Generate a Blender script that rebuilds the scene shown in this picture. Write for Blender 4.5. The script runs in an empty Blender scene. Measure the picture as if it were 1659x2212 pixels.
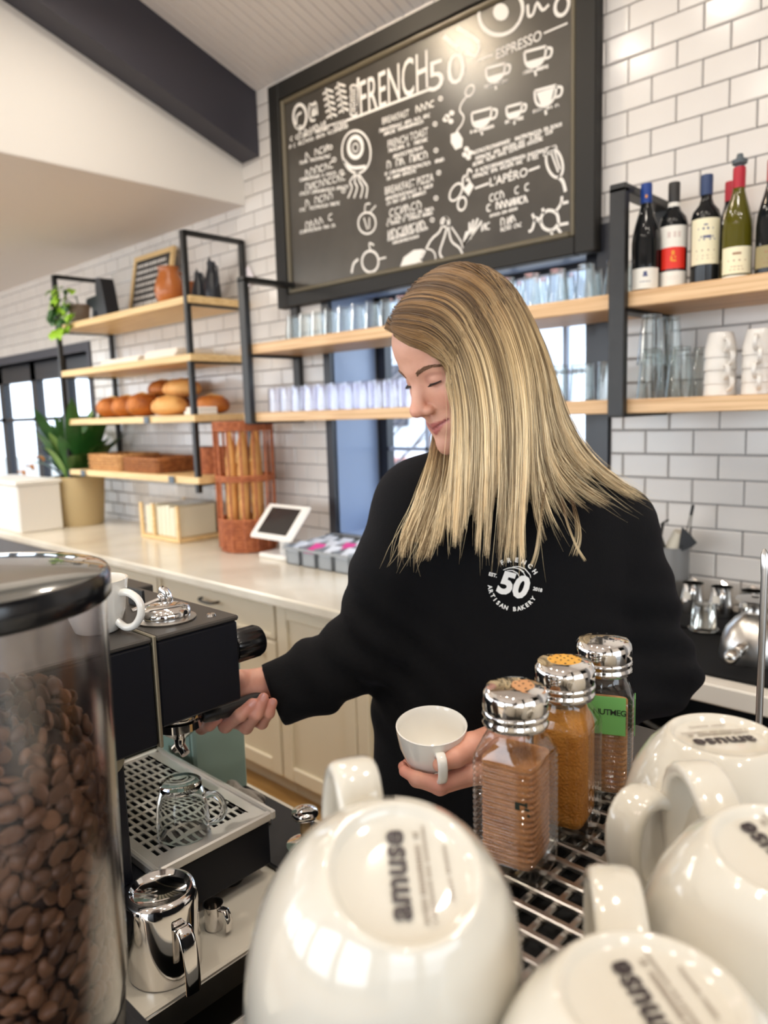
import bpy, bmesh, math, random
import numpy as np
from mathutils import Vector, Matrix

random.seed(7)
RNG = np.random.default_rng(7)
SC = bpy.context.scene
COL = SC.collection
PI = math.pi

# ------------------------------------------------------------------ camera
EYE = np.array([0.0, 0.0, 1.52])
CAM = np.array([[0.729096846, 0.069372740, -0.680885608],
                [0.683744286, -0.117716507, 0.720164269],
                [-0.030191708, -0.990621142, -0.133259948]])   # columns: right, down, forward
FPX = 1600.0
cam = bpy.data.cameras.new('camera')
cam.sensor_fit = 'VERTICAL'
cam.sensor_height = 24.0
cam.lens = 24.0 * FPX / 2212.0
cam.clip_start = 0.02
cam.clip_end = 200.0
cam.dof.use_dof = True
cam.dof.focus_distance = 0.75
cam.dof.aperture_fstop = 3.7
cam.dof.aperture_blades = 0
cam_o = bpy.data.objects.new('camera', cam)
COL.objects.link(cam_o)
cam_o.matrix_world = Matrix(((CAM[0, 0], -CAM[0, 1], -CAM[0, 2], EYE[0]),
                             (CAM[1, 0], -CAM[1, 1], -CAM[1, 2], EYE[1]),
                             (CAM[2, 0], -CAM[2, 1], -CAM[2, 2], EYE[2]),
                             (0, 0, 0, 1)))
SC.camera = cam_o

# ------------------------------------------------------------------ view + world
SC.view_settings.view_transform = 'Standard'
SC.view_settings.look = 'None'
SC.view_settings.gamma = 1.0
SC.view_settings.use_curve_mapping = False
SC.view_settings.exposure = 0.02
SC.cycles.max_bounces = 10
SC.cycles.diffuse_bounces = 5
SC.cycles.glossy_bounces = 5
SC.cycles.transmission_bounces = 8
SC.cycles.transparent_max_bounces = 24
SC.cycles.caustics_reflective = False
SC.cycles.caustics_refractive = False
SC.cycles.sample_clamp_indirect = 6.0

world = bpy.data.worlds.new('overcast_sky')
SC.world = world
world.use_nodes = True
wn = world.node_tree.nodes
bg = wn['Background']
tc = wn.new('ShaderNodeTexCoord')
sx = wn.new('ShaderNodeSeparateXYZ')
rp = wn.new('ShaderNodeValToRGB')
rp.color_ramp.elements[0].position = 0.45
rp.color_ramp.elements[0].color = (0.50, 0.52, 0.55, 1)
rp.color_ramp.elements[1].position = 0.56
rp.color_ramp.elements[1].color = (0.80, 0.90, 1.0, 1)
mr = wn.new('ShaderNodeMapRange')
mr.inputs['From Min'].default_value = -1
mr.inputs['From Max'].default_value = 1
wl = world.node_tree.links
wl.new(tc.outputs['Generated'], sx.inputs[0])
wl.new(sx.outputs['Z'], mr.inputs['Value'])
wl.new(mr.outputs[0], rp.inputs[0])
wl.new(rp.outputs[0], bg.inputs['Color'])
bg.inputs['Strength'].default_value = 5.0
# a hand's breadth of daylight for every ceiling lamp; the lamps themselves are built with the ceiling
LAMP_POWER = 6.8
LAMP_TINT = (1.0, 0.91, 0.79)
WINDOW_POWER = 30.0

# ------------------------------------------------------------------ helpers
def at(px, py, depth):
    """a surveyed point: sight line through the photo at a measured distance along the view axis"""
    return EYE + CAM @ np.array([(px - 829.5) / FPX, (py - 1106.0) / FPX, 1.0]) * depth

def at_y(px, py, y):
    r = CAM @ np.array([(px - 829.5) / FPX, (py - 1106.0) / FPX, 1.0])
    return EYE + r * (y / r[1])

def srgb(r, g, b):
    f = lambda c: (c / 255 / 12.92) if c / 255 <= 0.04045 else ((c / 255 + 0.055) / 1.055) ** 2.4
    return (f(r), f(g), f(b), 1.0)

MATS = {}
def pbr(name, col, rough=0.5, metal=0.0, spec=0.5, noise=None, bump=None, coat=0.0, sheen=0.0, sss=0.0, stretch=(1, 1, 1), emit=None):
    """principled material; noise=(scale, other colour, low, high) mixes in a second colour; bump=(scale, strength)"""
    m = bpy.data.materials.new(name); m.use_nodes = True
    n, l = m.node_tree.nodes, m.node_tree.links
    p = n['Principled BSDF']
    p.inputs['Base Color'].default_value = col
    p.inputs['Roughness'].default_value = rough
    p.inputs['Metallic'].default_value = metal
    p.inputs['Specular IOR Level'].default_value = spec
    p.inputs['Coat Weight'].default_value = coat
    p.inputs['Sheen Weight'].default_value = sheen
    if sss:
        p.inputs['Subsurface Weight'].default_value = sss
        p.inputs['Subsurface Radius'].default_value = (0.012, 0.004, 0.002)
        p.inputs['Subsurface Scale'].default_value = 0.6
    if emit:
        p.inputs['Emission Color'].default_value = emit[0]
        p.inputs['Emission Strength'].default_value = emit[1]
    if noise or bump:
        t = n.new('ShaderNodeTexCoord'); mp = n.new('ShaderNodeMapping')
        mp.inputs['Scale'].default_value = stretch
        l.new(t.outputs['Object'], mp.inputs[0])
    if noise:
        tx = n.new('ShaderNodeTexNoise'); tx.inputs['Scale'].default_value = noise[0]; tx.inputs['Detail'].default_value = 5
        r = n.new('ShaderNodeValToRGB')
        r.color_ramp.elements[0].position = noise[2]; r.color_ramp.elements[0].color = noise[1]
        r.color_ramp.elements[1].position = noise[3]; r.color_ramp.elements[1].color = col
        l.new(mp.outputs[0], tx.inputs['Vector']); l.new(tx.outputs['Fac'], r.inputs[0]); l.new(r.outputs[0], p.inputs['Base Color'])
    if bump:
        tb = n.new('ShaderNodeTexNoise'); tb.inputs['Scale'].default_value = bump[0]; tb.inputs['Detail'].default_value = 3
        bp = n.new('ShaderNodeBump'); bp.inputs['Strength'].default_value = bump[1]; bp.inputs['Distance'].default_value = 0.004
        l.new(mp.outputs[0], tb.inputs['Vector']); l.new(tb.outputs['Fac'], bp.inputs['Height']); l.new(bp.outputs[0], p.inputs['Normal'])
    MATS[name] = m
    return m

def clear(name, tint=(1, 1, 1, 1), rough=0.0, ior=1.45, gloss=1.0):
    """thin clear glass or plastic: see-through with a fresnel sheen"""
    m = bpy.data.materials.new(name); m.use_nodes = True
    n, l = m.node_tree.nodes, m.node_tree.links
    n.clear()
    o = n.new('ShaderNodeOutputMaterial'); mx = n.new('ShaderNodeMixShader')
    tr = n.new('ShaderNodeBsdfTransparent'); gl = n.new('ShaderNodeBsdfGlossy'); fr = n.new('ShaderNodeLayerWeight')
    tr.inputs[0].default_value = tint; gl.inputs['Roughness'].default_value = max(rough, 0.01); fr.inputs['Blend'].default_value = 0.5
    pw = n.new('ShaderNodeMath'); pw.operation = 'POWER'; pw.inputs[1].default_value = 3.5
    mt = n.new('ShaderNodeMath'); mt.operation = 'MULTIPLY_ADD'; mt.inputs[1].default_value = 0.42 * gloss; mt.inputs[2].default_value = 0.03 * gloss; mt.use_clamp = True
    l.new(fr.outputs['Facing'], pw.inputs[0]); l.new(pw.outputs[0], mt.inputs[0]); l.new(mt.outputs[0], mx.inputs[0])
    l.new(tr.outputs[0], mx.inputs[1]); l.new(gl.outputs[0], mx.inputs[2]); l.new(mx.outputs[0], o.inputs[0])
    MATS[name] = m
    return m

def wood(name, c1, c2, axis='X', rough=0.45):
    m = bpy.data.materials.new(name); m.use_nodes = True
    n, l = m.node_tree.nodes, m.node_tree.links
    p = n['Principled BSDF']; p.inputs['Roughness'].default_value = rough
    t = n.new('ShaderNodeTexCoord'); mp = n.new('ShaderNodeMapping')
    mp.inputs['Scale'].default_value = {'X': (1.5, 22, 60), 'Y': (22, 1.5, 60), 'Z': (22, 22, 1.5)}[axis]
    w = n.new('ShaderNodeTexNoise'); w.inputs['Scale'].default_value = 1.6; w.inputs['Detail'].default_value = 7; w.inputs['Distortion'].default_value = 0.7
    r = n.new('ShaderNodeValToRGB')
    r.color_ramp.elements[0].position = 0.32; r.color_ramp.elements[0].color = c2
    r.color_ramp.elements[1].position = 0.62; r.color_ramp.elements[1].color = c1
    l.new(t.outputs['Object'], mp.inputs[0]); l.new(mp.outputs[0], w.inputs['Vector']); l.new(w.outputs['Fac'], r.inputs[0]); l.new(r.outputs[0], p.inputs['Base Color'])
    MATS[name] = m
    return m

class MB:
    """collects vertices and faces of ONE mesh"""
    def __init__(s): s.v = []; s.f = []
    def add(s, vs, fs):
        k = len(s.v); s.v.extend([tuple(map(float, v)) for v in vs]); s.f.extend([tuple(i + k for i in f) for f in fs]); return s
    def box(s, lo, hi, b=0.0, R=None, o=(0, 0, 0)):
        lo = np.minimum(lo, hi).astype(float) if False else np.array([min(a, c) for a, c in zip(lo, hi)], float)
        hi = np.array([max(a, c) for a, c in zip(lo, hi)], float)
        if b <= 0:
            vs = [(x, y, z) for x in (lo[0], hi[0]) for y in (lo[1], hi[1]) for z in (lo[2], hi[2])]
            fs = [(0, 1, 3, 2), (4, 6, 7, 5), (0, 4, 5, 1), (2, 3, 7, 6), (0, 2, 6, 4), (1, 5, 7, 3)]
        else:
            b = min(b, 0.49 * float(np.min(hi - lo)))
            vs = []; idx = {}
            for sx_ in (0, 1):
                for sy_ in (0, 1):
                    for sz_ in (0, 1):
                        c = np.array([hi[0] if sx_ else lo[0], hi[1] if sy_ else lo[1], hi[2] if sz_ else lo[2]])
                        ins = np.array([-b if sx_ else b, -b if sy_ else b, -b if sz_ else b])
                        for ax in range(3):
                            q = c + ins; q[ax] = c[ax]
                            idx[(sx_, sy_, sz_, ax)] = len(vs); vs.append(q)
            fs = []
            def Q(*k): fs.append(tuple(idx[i] for i in k))
            for ax in range(3):
                u, w = [(1, 2), (2, 0), (0, 1)][ax]
                for sd in (0, 1):
                    ks = []
                    for a_, b_ in ((0, 0), (1, 0), (1, 1), (0, 1)):
                        k = [0, 0, 0]; k[ax] = sd; k[u] = a_; k[w] = b_; ks.append((*k, ax))
                    if not sd: ks.reverse()
                    Q(*ks)
            for ax in range(3):
                u, w = [(1, 2), (2, 0), (0, 1)][ax]
                for a_ in (0, 1):
                    for b_ in (0, 1):
                        k0 = [0, 0, 0]; k0[u] = a_; k0[w] = b_; k1 = list(k0); k1[ax] = 1
                        q = [(*k0, u), (*k1, u), (*k1, w), (*k0, w)]
                        if a_ ^ b_: q.reverse()
                        Q(*q)
            for sx_ in (0, 1):
                for sy_ in (0, 1):
                    for sz_ in (0, 1):
                        q = [(sx_, sy_, sz_, 0), (sx_, sy_, sz_, 1), (sx_, sy_, sz_, 2)]
                        if (sx_ + sy_ + sz_) % 2 == 0: q.reverse()
                        Q(*q)
        if R is not None:
            vs = [np.array(o) + np.array(R) @ np.array(v) for v in vs]
        elif any(o): vs = [np.array(o) + np.array(v) for v in vs]
        return s.add(vs, fs)
    def lathe(s, prof, seg=24, o=(0, 0, 0), R=None, closed=False, sx=1.0, sy=1.0):
        """revolve (r, z) points about z; r=0 ends close to a point"""
        vs = []; rings = []
        for r, z in prof:
            if r <= 1e-7:
                rings.append([len(vs)]); vs.append((0, 0, z))
            else:
                rings.append(list(range(len(vs), len(vs) + seg)))
                vs.extend([(r * sx * math.cos(2 * PI * i / seg), r * sy * math.sin(2 * PI * i / seg), z) for i in range(seg)])
        fs = []
        n = len(rings)
        for j in range(n if closed else n - 1):
            a, b = rings[j], rings[(j + 1) % n]
            if len(a) == 1 and len(b) == 1: continue
            for i in range(seg):
                k = (i + 1) % seg
                if len(a) == 1: fs.append((a[0], b[k], b[i]))
                elif len(b) == 1: fs.append((a[i], a[k], b[0]))
                else: fs.append((a[i], a[k], b[k], b[i]))
        vs = [np.array(v) for v in vs]
        if R is not None: vs = [np.array(R) @ v for v in vs]
        return s.add([v + np.array(o) for v in vs], fs)
    def tube(s, pts, r, seg=8, closed=False, flat=None, caps=True):
        """sweep a circle (or an ellipse flat=(normal, half width, half thickness)) along pts"""
        P = [np.array(p, float) for p in pts]; n = len(P)
        if 5 <= n <= 9 and not closed and not hasattr(r, '__len__'):     # round off bent handles
            Q = []
            for i in range(n - 1):
                p0, p1, p2, p3 = P[max(i - 1, 0)], P[i], P[i + 1], P[min(i + 2, n - 1)]
                for t in (0, .25, .5, .75): Q.append(.5 * (2 * p1 + (p2 - p0) * t + (2 * p0 - 5 * p1 + 4 * p2 - p3) * t * t + (3 * p1 - p0 - 3 * p2 + p3) * t ** 3))
            P = Q + [P[-1]]; n = len(P)
        rr = r if hasattr(r, '__len__') else [r] * n
        vs = []; up = None
        for i in range(n):
            a = P[i - 1] if (i > 0 or closed) else P[i]; b = P[(i + 1) % n] if (i < n - 1 or closed) else P[i]
            t = b - a; t /= (np.linalg.norm(t) + 1e-12)
            if up is None:
                up = np.array([0, 0, 1.0]) if abs(t[2]) < 0.9 else np.array([1.0, 0, 0])
            u = up - t * (up @ t); u /= (np.linalg.norm(u) + 1e-12); w = np.cross(t, u); up = u
            if flat is not None:
                fn = np.array(flat[0], float); w = fn - t * (fn @ t); w /= (np.linalg.norm(w) + 1e-12); u = np.cross(w, t)
            for k in range(seg):
                c, d = math.cos(2 * PI * k / seg), math.sin(2 * PI * k / seg)
                if flat is not None:
                    vs.append(P[i] + w * (flat[1] * np.sign(c) * abs(c) ** 0.6) + u * (flat[2] * np.sign(d) * abs(d) ** 0.6))
                else: vs.append(P[i] + (u * c + w * d) * rr[i])
        fs = []
        for i in range(n if closed else n - 1):
            j = (i + 1) % n
            for k in range(seg):
                q = (k + 1) % seg
                fs.append((i * seg + k, i * seg + q, j * seg + q, j * seg + k))
        if not closed and caps:
            fs.append(tuple(range(seg - 1, -1, -1))); fs.append(tuple((n - 1) * seg + k for k in range(seg)))
        return s.add(vs, fs)
    def bar(s, a, b, wdt, hgt, nrm=(0, 0, 1)):
        """square bar from a to b; nrm is the direction of its height"""
        a, b = np.array(a, float), np.array(b, float); t = (b - a) / np.linalg.norm(b - a)
        h = np.array(nrm, float); h -= t * (h @ t); h /= np.linalg.norm(h); w = np.cross(t, h)
        L = np.linalg.norm(b - a)
        return s.box((0, -wdt / 2, -hgt / 2), (L, wdt / 2, hgt / 2), min(wdt, hgt) * 0.08, np.array([t, w, h]).T, a)
    def prism(s, poly, z0, z1, R=None, o=(0, 0, 0)):
        n = len(poly)
        vs = [(x, y, z0) for x, y in poly] + [(x, y, z1) for x, y in poly]
        fs = [tuple(range(n - 1, -1, -1)), tuple(range(n, 2 * n))] + [(i, (i + 1) % n, n + (i + 1) % n, n + i) for i in range(n)]
        vs = [np.array(v, float) for v in vs]
        if R is not None: vs = [np.array(R) @ v for v in vs]
        return s.add([v + np.array(o) for v in vs], fs)

def wl(o):
    p = Vector((0, 0, 0))
    while o is not None:
        p = p + o.location; o = o.parent
    return p

def link(name, me, mat, parent=None, smooth=None):
    o = bpy.data.objects.new(name, me); COL.objects.link(o)
    if mat is not None: me.materials.append(mat)
    if smooth is not None:
        me.shade_smooth()
        if smooth < 180: me.set_sharp_from_angle(angle=math.radians(smooth))
    if parent is not None: o.parent = parent
    return o

def obj(name, mb, mat, parent=None, smooth=None, local=False):
    """link an MB as one mesh object; vertices are world coordinates unless local"""
    me = bpy.data.meshes.new(name)
    v = np.array(mb.v, float).reshape(-1, 3)
    if parent is not None and not local: v = v - np.array(wl(parent))
    me.from_pydata(v.tolist(), [], mb.f); me.update()
    return link(name, me, mat, parent, smooth)

def tag(o, label=None, cat=None, group=None, kind=None):
    if label: o['label'] = label
    if cat: o['category'] = cat
    if group: o['group'] = group
    if kind: o['kind'] = kind
    return o

def thing(name, label, cat, loc=(0, 0, 0), group=None):
    o = bpy.data.objects.new(name, None); COL.objects.link(o); o.empty_display_size = 0.05
    o.location = tuple(map(float, loc))
    return tag(o, label, cat, group)

def dup(root, loc, label, rz=None, group=None):
    r = root.copy(); COL.objects.link(r); r.location = tuple(map(float, loc)); r['label'] = label
    if rz is not None: r.rotation_euler = (0, 0, rz)
    if group: r['group'] = group
    def rec(src, dst):
        for ch in [c for c in bpy.data.objects if c.parent == src]:
            c = ch.copy(); COL.objects.link(c); c.parent = dst; rec(ch, c)
    rec(root, r)
    return r

def text_mesh(name, body, size, frame, mat, parent=None, bold=0.0, align='CENTER', spacing=1.0, shear=0.0, extrude=0.0):
    """flat lettering; frame = (origin, x direction, y direction)"""
    cu = bpy.data.curves.new(name, 'FONT'); cu.body = body; cu.size = size; cu.align_x = align; cu.align_y = 'CENTER'
    cu.offset = bold; cu.space_character = spacing; cu.shear = shear; cu.resolution_u = 3; cu.extrude = extrude
    to = bpy.data.objects.new(name, cu); COL.objects.link(to)
    dg = bpy.context.evaluated_depsgraph_get(); dg.update()
    me = bpy.data.meshes.new_from_object(to.evaluated_get(dg)); bpy.data.objects.remove(to)
    n = len(me.vertices); v = np.empty(n * 3); me.vertices.foreach_get('co', v); v = v.reshape(-1, 3)
    if frame is not None:
        o, x, y = [np.array(q, float) for q in frame]; z = np.cross(x, y)
        v = o + v[:, :1] * x + v[:, 1:2] * y + v[:, 2:3] * z
        if parent is not None: v = v - np.array(wl(parent))
        me.vertices.foreach_set('co', v.ravel()); me.update()
    me.materials.clear()
    if mat is None: return me
    me.name = name
    return link(name, me, mat, parent)

# ------------------------------------------------------------------ materials
white_paint = pbr('white_paint', srgb(232, 228, 222), 0.6)
ceiling_paint = pbr('ceiling_paint', srgb(222, 216, 212), 0.6)
tile_glaze = pbr('tile_glaze', srgb(224, 220, 215), 0.16, noise=(3.0, srgb(215, 210, 205), 0.3, 0.7), bump=(9.0, 0.05))
grout = pbr('grout', srgb(140, 138, 138), 0.9)
slate_paint = pbr('slate_paint', srgb(58, 57, 66), 0.5)
black_steel = pbr('black_steel', srgb(36, 36, 36), 0.42, noise=(30, srgb(28, 28, 28), 0.3, 0.7))
window_black = pbr('window_black', srgb(30, 31, 38), 0.3)
window_reveal = pbr('window_reveal', srgb(146, 162, 190), 0.3)  # dark gloss paint with the blue window light it mirrors put into the colour
oak = wood('oak', srgb(226, 190, 146), srgb(196, 154, 108))
pale_pine = wood('pale_pine', srgb(236, 206, 152), srgb(214, 178, 122))
chalk_slate = pbr('chalk_slate', srgb(60, 56, 51), 0.30, noise=(3.5, srgb(76, 72, 66), 0.35, 0.7))
chalk = pbr('chalk', srgb(232, 228, 222), 0.9)
board_frame = pbr('board_frame', srgb(34, 33, 31), 0.5, spec=.3)
bead_gold = pbr('bead_gold', srgb(98, 90, 72), 0.4)
floor_wood = wood('floor_wood', srgb(176, 140, 86), srgb(146, 110, 62))
cream_paint = pbr('cream_paint', srgb(232, 222, 198), 0.45)
marble = pbr('marble', srgb(232, 226, 212), 0.18, noise=(2.4, srgb(206, 196, 178), 0.28, 0.62))
chrome = pbr('chrome', (0.82, 0.80, 0.78, 1), 0.08, 1.0)
brushed = pbr('brushed', (0.62, 0.60, 0.57, 1), 0.28, 1.0, bump=(400, 0.03), stretch=(1, 1, 20))
dull_steel = pbr('dull_steel', (0.42, 0.40, 0.36, 1), 0.35, 1.0)
glass = clear('glass', (0.95, 0.97, 0.97, 1), gloss=2.6)
window_glass = clear('window_glass', (0.93, 0.96, 1.0, 1), gloss=0.8)
clear_plastic = clear('clear_plastic', (0.93, 0.93, 0.93, 1), rough=0.08, gloss=1.2)
porcelain = pbr('porcelain', srgb(210, 205, 193), 0.10, coat=0.6)
print_dark = pbr('print_dark', srgb(50, 40, 42), 0.4)
print_grey = pbr('print_grey', srgb(150, 138, 124), 0.4)
# ================================================================== the setting
WALL_Y = 2.40
def structure(name, mb, mat, smooth=None):
    return tag(obj(name, mb, mat, None, smooth), kind='structure')

WIN1 = (-2.575, -1.235, 0.95, 2.075)      # x0, x1, z0, z1 of the opening behind the shelves
WIN2 = (-8.70, -5.02, 1.0, 2.0)

# wall_back: plaster body with two window openings, tiles laid on it
b = MB()
x0w, x1w, zt = -9.0, 2.6, 3.12
for (xa, xb, za, zb) in ((x0w, WIN2[0], 0, zt), (WIN2[0], WIN2[1], 0, WIN2[2]), (WIN2[0], WIN2[1], WIN2[3], zt),
                         (WIN2[1], WIN1[0], 0, zt), (WIN1[0], WIN1[1], 0, WIN1[2]), (WIN1[0], WIN1[1], WIN1[3], zt), (WIN1[1], x1w, 0, zt)):
    b.box((xa, WALL_Y + 0.006, za), (xb, WALL_Y + 0.40, zb))
wall_back = structure('wall_back', b, grout)

PX, PZ, GAP = 0.157, 0.0785, 0.0042
def tile_rects():
    out = []
    k0 = int((0.80 - 1.4355) / PZ) - 1
    for k in range(k0, 24):
        za = 1.4355 + k * PZ; zb = za + PZ
        if za < 0.80 or za > 3.1: continue
        off = -1.0601 if (k % 2) else -1.0601 + PX / 2
        j0 = int((-7.2 - off) / PX); j1 = int((1.4 - off) / PX)
        for j in range(j0, j1):
            xa = off + j * PX; xb = xa + PX
            if xb < -3.35 and za > 2.60: continue
            cuts = [(xa, xb, za, zb)]
            for w in (WIN1, WIN2):
                nx = []
                for (a, c, d, e) in cuts:
                    if c <= w[0] - 0.05 or a >= w[1] + 0.05 or e <= w[2] - 0.05 or d >= w[3] + 0.05: nx.append((a, c, d, e)); continue
                    if a < w[0] - 0.05: nx.append((a, w[0] - 0.05, d, e))
                    if c > w[1] + 0.05: nx.append((w[1] + 0.05, c, d, e))
                    if d < w[2] - 0.05 and a >= w[0] - 0.05 and c <= w[1] + 0.05: nx.append((a, c, d, w[2] - 0.05))
                    if e > w[3] + 0.05 and a >= w[0] - 0.05 and c <= w[1] + 0.05: nx.append((a, c, w[3] + 0.05, e))
                cuts = nx
            for c in cuts:
                if c[1] - c[0] > 0.015 and c[3] - c[2] > 0.015: out.append(c)
    return out
def tile_geo(mb, r, jitter=0.0, org=(0, 0, 0)):
    xa, xb, za, zb = r; g = GAP / 2; e = 0.004
    y0, y1 = WALL_Y + 0.0062, WALL_Y - 0.002 + jitter
    vs = [(xa + g, y0, za + g), (xb - g, y0, za + g), (xb - g, y0, zb - g), (xa + g, y0, zb - g),
          (xa + g, y1 + 0.002, za + g), (xb - g, y1 + 0.002, za + g), (xb - g, y1 + 0.002, zb - g), (xa + g, y1 + 0.002, zb - g),
          (xa + g + e, y1, za + g + e), (xb - g - e, y1, za + g + e), (xb - g - e, y1, zb - g - e), (xa + g + e, y1, zb - g - e)]
    vs = [(v[0] - org[0], v[1] - org[1], v[2] - org[2]) for v in vs]
    fs = [(8, 9, 10, 11)]
    for i in range(4):
        k = (i + 1) % 4
        fs.append((i, k, 4 + k, 4 + i)); fs.append((4 + i, 4 + k, 8 + k, 8 + i))
    mb.add(vs, fs)
rects = tile_rects()
def tile_rank(r):
    cx, cz = (r[0] + r[1]) / 2, (r[2] + r[3]) / 2
    hid = 0
    if -2.9 < cx < -1.22 and 2.03 < cz: hid = 5
    if -1.1 < cx < -0.75 and cz < 1.1: hid = 5
    if cx > -0.36: hid = 5
    return hid + abs(cx + 0.75)
rects.sort(key=tile_rank)
bank = {}
for r in rects[:300]:
    w, h = round(r[1] - r[0], 3), round(r[3] - r[2], 3)
    c = ((r[0] + r[1]) / 2, WALL_Y, (r[2] + r[3]) / 2)
    if (w, h) not in bank:
        t = MB(); tile_geo(t, r, 0.0, c); me = bpy.data.meshes.new('tile'); me.from_pydata(t.v, [], t.f); me.update(); me.materials.append(tile_glaze); bank[(w, h)] = me
    o = bpy.data.objects.new('tile', bank[(w, h)]); COL.objects.link(o); o.parent = wall_back
    o.location = (c[0], c[1] + random.uniform(-0.0008, 0.0004), c[2])
    o.rotation_euler = (random.uniform(-0.004, 0.004), 0, random.uniform(-0.004, 0.004))
t = MB()
for r in rects[300:]: tile_geo(t, r, random.uniform(-0.0006, 0.0004))
tag(obj('far_tiles', t, tile_glaze, wall_back), kind='stuff')

# gable wall, lower ceiling, sloped boarded ceiling, rafter
SL = 0.335
def roof(y): return 3.075 + SL * (WALL_Y - y)
g = MB(); g.prism([(-5.0, 2.58), (2.40, 2.58), (2.40, 3.09), (-1.2, roof(-1.2) + 0.02), (-5.0, 3.1)], -3.22, -3.17, R=np.array([[0, 0, 1], [1, 0, 0], [0, 1, 0]]))
structure('wall_left', g, white_paint)
structure('ceiling', MB().box((-9, -5, 2.575), (-3.172, 2.40, 2.62)), ceiling_paint)
sl = MB()
sl.add([(-3.2, WALL_Y, roof(WALL_Y) + 0.01), (2.6, WALL_Y, roof(WALL_Y) + 0.01), (2.6, -1.2, roof(-1.2) + 0.01), (-3.2, -1.2, roof(-1.2) + 0.01),
        (2.6, -5, 3.1), (-3.2, -5, 3.1)], [(0, 3, 2, 1), (3, 5, 4, 2)])
vault = structure('ceiling_vault', sl, ceiling_paint)
L = math.hypot(3.6, 3.6 * SL); tdir = np.array([0, -3.6, 3.6 * SL]) / L; nd = np.array([0, SL, 1.0]); nd /= np.linalg.norm(nd)
me = None
n_boards = 70
for i in range(n_boards):
    xa = -3.17 + i * 0.05
    if me is None:
        q = MB(); R = np.array([(1, 0, 0), tdir, -nd]).T
        q.box((0.0015, 0, 0.0), (0.0485, L, 0.009), 0.003, R, (0, 0, 0))
        me = bpy.data.meshes.new('ceiling_board'); me.from_pydata([tuple(map(float, v)) for v in q.v], [], q.f); me.update(); me.materials.append(ceiling_paint)
    o = bpy.data.objects.new('ceiling_board', me); COL.objects.link(o); o.parent = vault; o.location = (xa, WALL_Y, roof(WALL_Y) + 0.009)
bm_ = MB(); bx0, bx1 = -3.168, -3.03
bm_.prism([(2.395, roof(2.395) - 0.30), (2.395, roof(2.395)), (-1.2, roof(-1.2)), (-1.2, roof(-1.2) - 0.30)], bx0, bx1, R=np.array([[0, 0, 1], [1, 0, 0], [0, 1, 0]]))
structure('trim_1', bm_, slate_paint)
structure('floor', MB().box((-9, -5, -0.05), (2.6, 2.45, 0.0)), floor_wood)
# the side of the room behind the camera: glazed shopfront between piers
r = MB()
for xa, xb in ((-9, -8.4), (-6.2, -5.7), (-3.6, -3.1), (-0.9, -0.4), (2.0, 2.6)): r.box((xa, -5.1, 0), (xb, -5.0, 3.1))
r.box((-9, -5.1, 0), (2.6, -5.0, 0.5)); r.box((-9, -5.1, 2.5), (2.6, -5.0, 3.1))
structure('wall_front', r, white_paint)
r = MB(); r.box((2.6, -5, 0), (2.7, 2.45, 0.8)); r.box((2.6, -5, 2.3), (2.7, 2.45, 4.5)); r.box((2.6, 1.0, 0), (2.7, 2.45, 4.5)); r.box((2.6, -5, 0), (2.7, -3.2, 4.5)); r.box((2.6, -1.3, 0), (2.7, -0.8, 4.5))
structure('wall_right', r, white_paint)
r = MB(); r.box((-9.1, -5, 0), (-9, 2.45, 0.5)); r.box((-9.1, -5, 2.4), (-9, 2.45, 2.7)); r.box((-9.1, 0.5, 0), (-9, 2.45, 2.7)); r.box((-9.1, -2.4, 0), (-9, -2.0, 2.7))
structure('wall_end', r, white_paint)

# window behind the shelves: deep dark lining coloured with reflected sky, sash with glazing bars
x0, x1, z0, z1 = WIN1
f = MB(); yf = WALL_Y - 0.012
f.box((x0 - 0.045, yf, z0 - 0.045), (x0, WALL_Y + 0.012, z1 + 0.045)); f.box((x1, yf, z0 - 0.045), (x1 + 0.045, WALL_Y + 0.012, z1 + 0.045))
f.box((x0, yf, z1), (x1, WALL_Y + 0.012, z1 + 0.045)); f.box((x0 - 0.045, yf - 0.03, z0 - 0.045), (x1 + 0.045, WALL_Y + 0.012, z0))
win1 = structure('window_1', f, window_black)
f = MB()
f.box((x0, WALL_Y + 0.012, z0), (x0 + 0.004, WALL_Y + 0.29, z1)); f.box((x1 - 0.004, WALL_Y + 0.012, z0), (x1, WALL_Y + 0.29, z1))
f.box((x0, WALL_Y + 0.012, z1 - 0.004), (x1, WALL_Y + 0.29, z1)); f.box((x0, WALL_Y + 0.012, z0), (x1, WALL_Y + 0.29, z0 + 0.004))
obj('window_lining', f, window_reveal, win1)
f = MB(); ys = WALL_Y + 0.30
f.box((x0, ys, z0), (x0 + 0.06, ys + 0.05, z1)); f.box((x1 - 0.10, ys - 0.2, z0), (x1, ys + 0.05, z1)); f.box((x0, ys, z1 - 0.025), (x1, ys + 0.05, z1)); f.box((x0, ys, z0), (x1, ys + 0.05, z0 + 0.07))
obj('window_frame', f, window_black, win1)
bar_grey = pbr('bar_grey', srgb(150, 160, 180), 0.4)
for k in range(1, 5):
    xx = x0 + 0.06 + (x1 - x0 - 0.12) * k / 5
    obj('glazing_bar', MB().box((xx - 0.009, ys + 0.012, z0 + 0.07), (xx + 0.009, ys + 0.034, z1 - 0.025)), bar_grey, win1)
for k in (1.34, 1.66):
    obj('glazing_bar', MB().box((x0 + 0.06, ys + 0.012, k - 0.009), (x1 - 0.06, ys + 0.034, k + 0.009)), bar_grey, win1)
obj('window_pane', MB().box((x0 + 0.06, ys + 0.021, z0 + 0.07), (x1 - 0.06, ys + 0.025, z1 - 0.025)), window_glass, win1)

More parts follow.
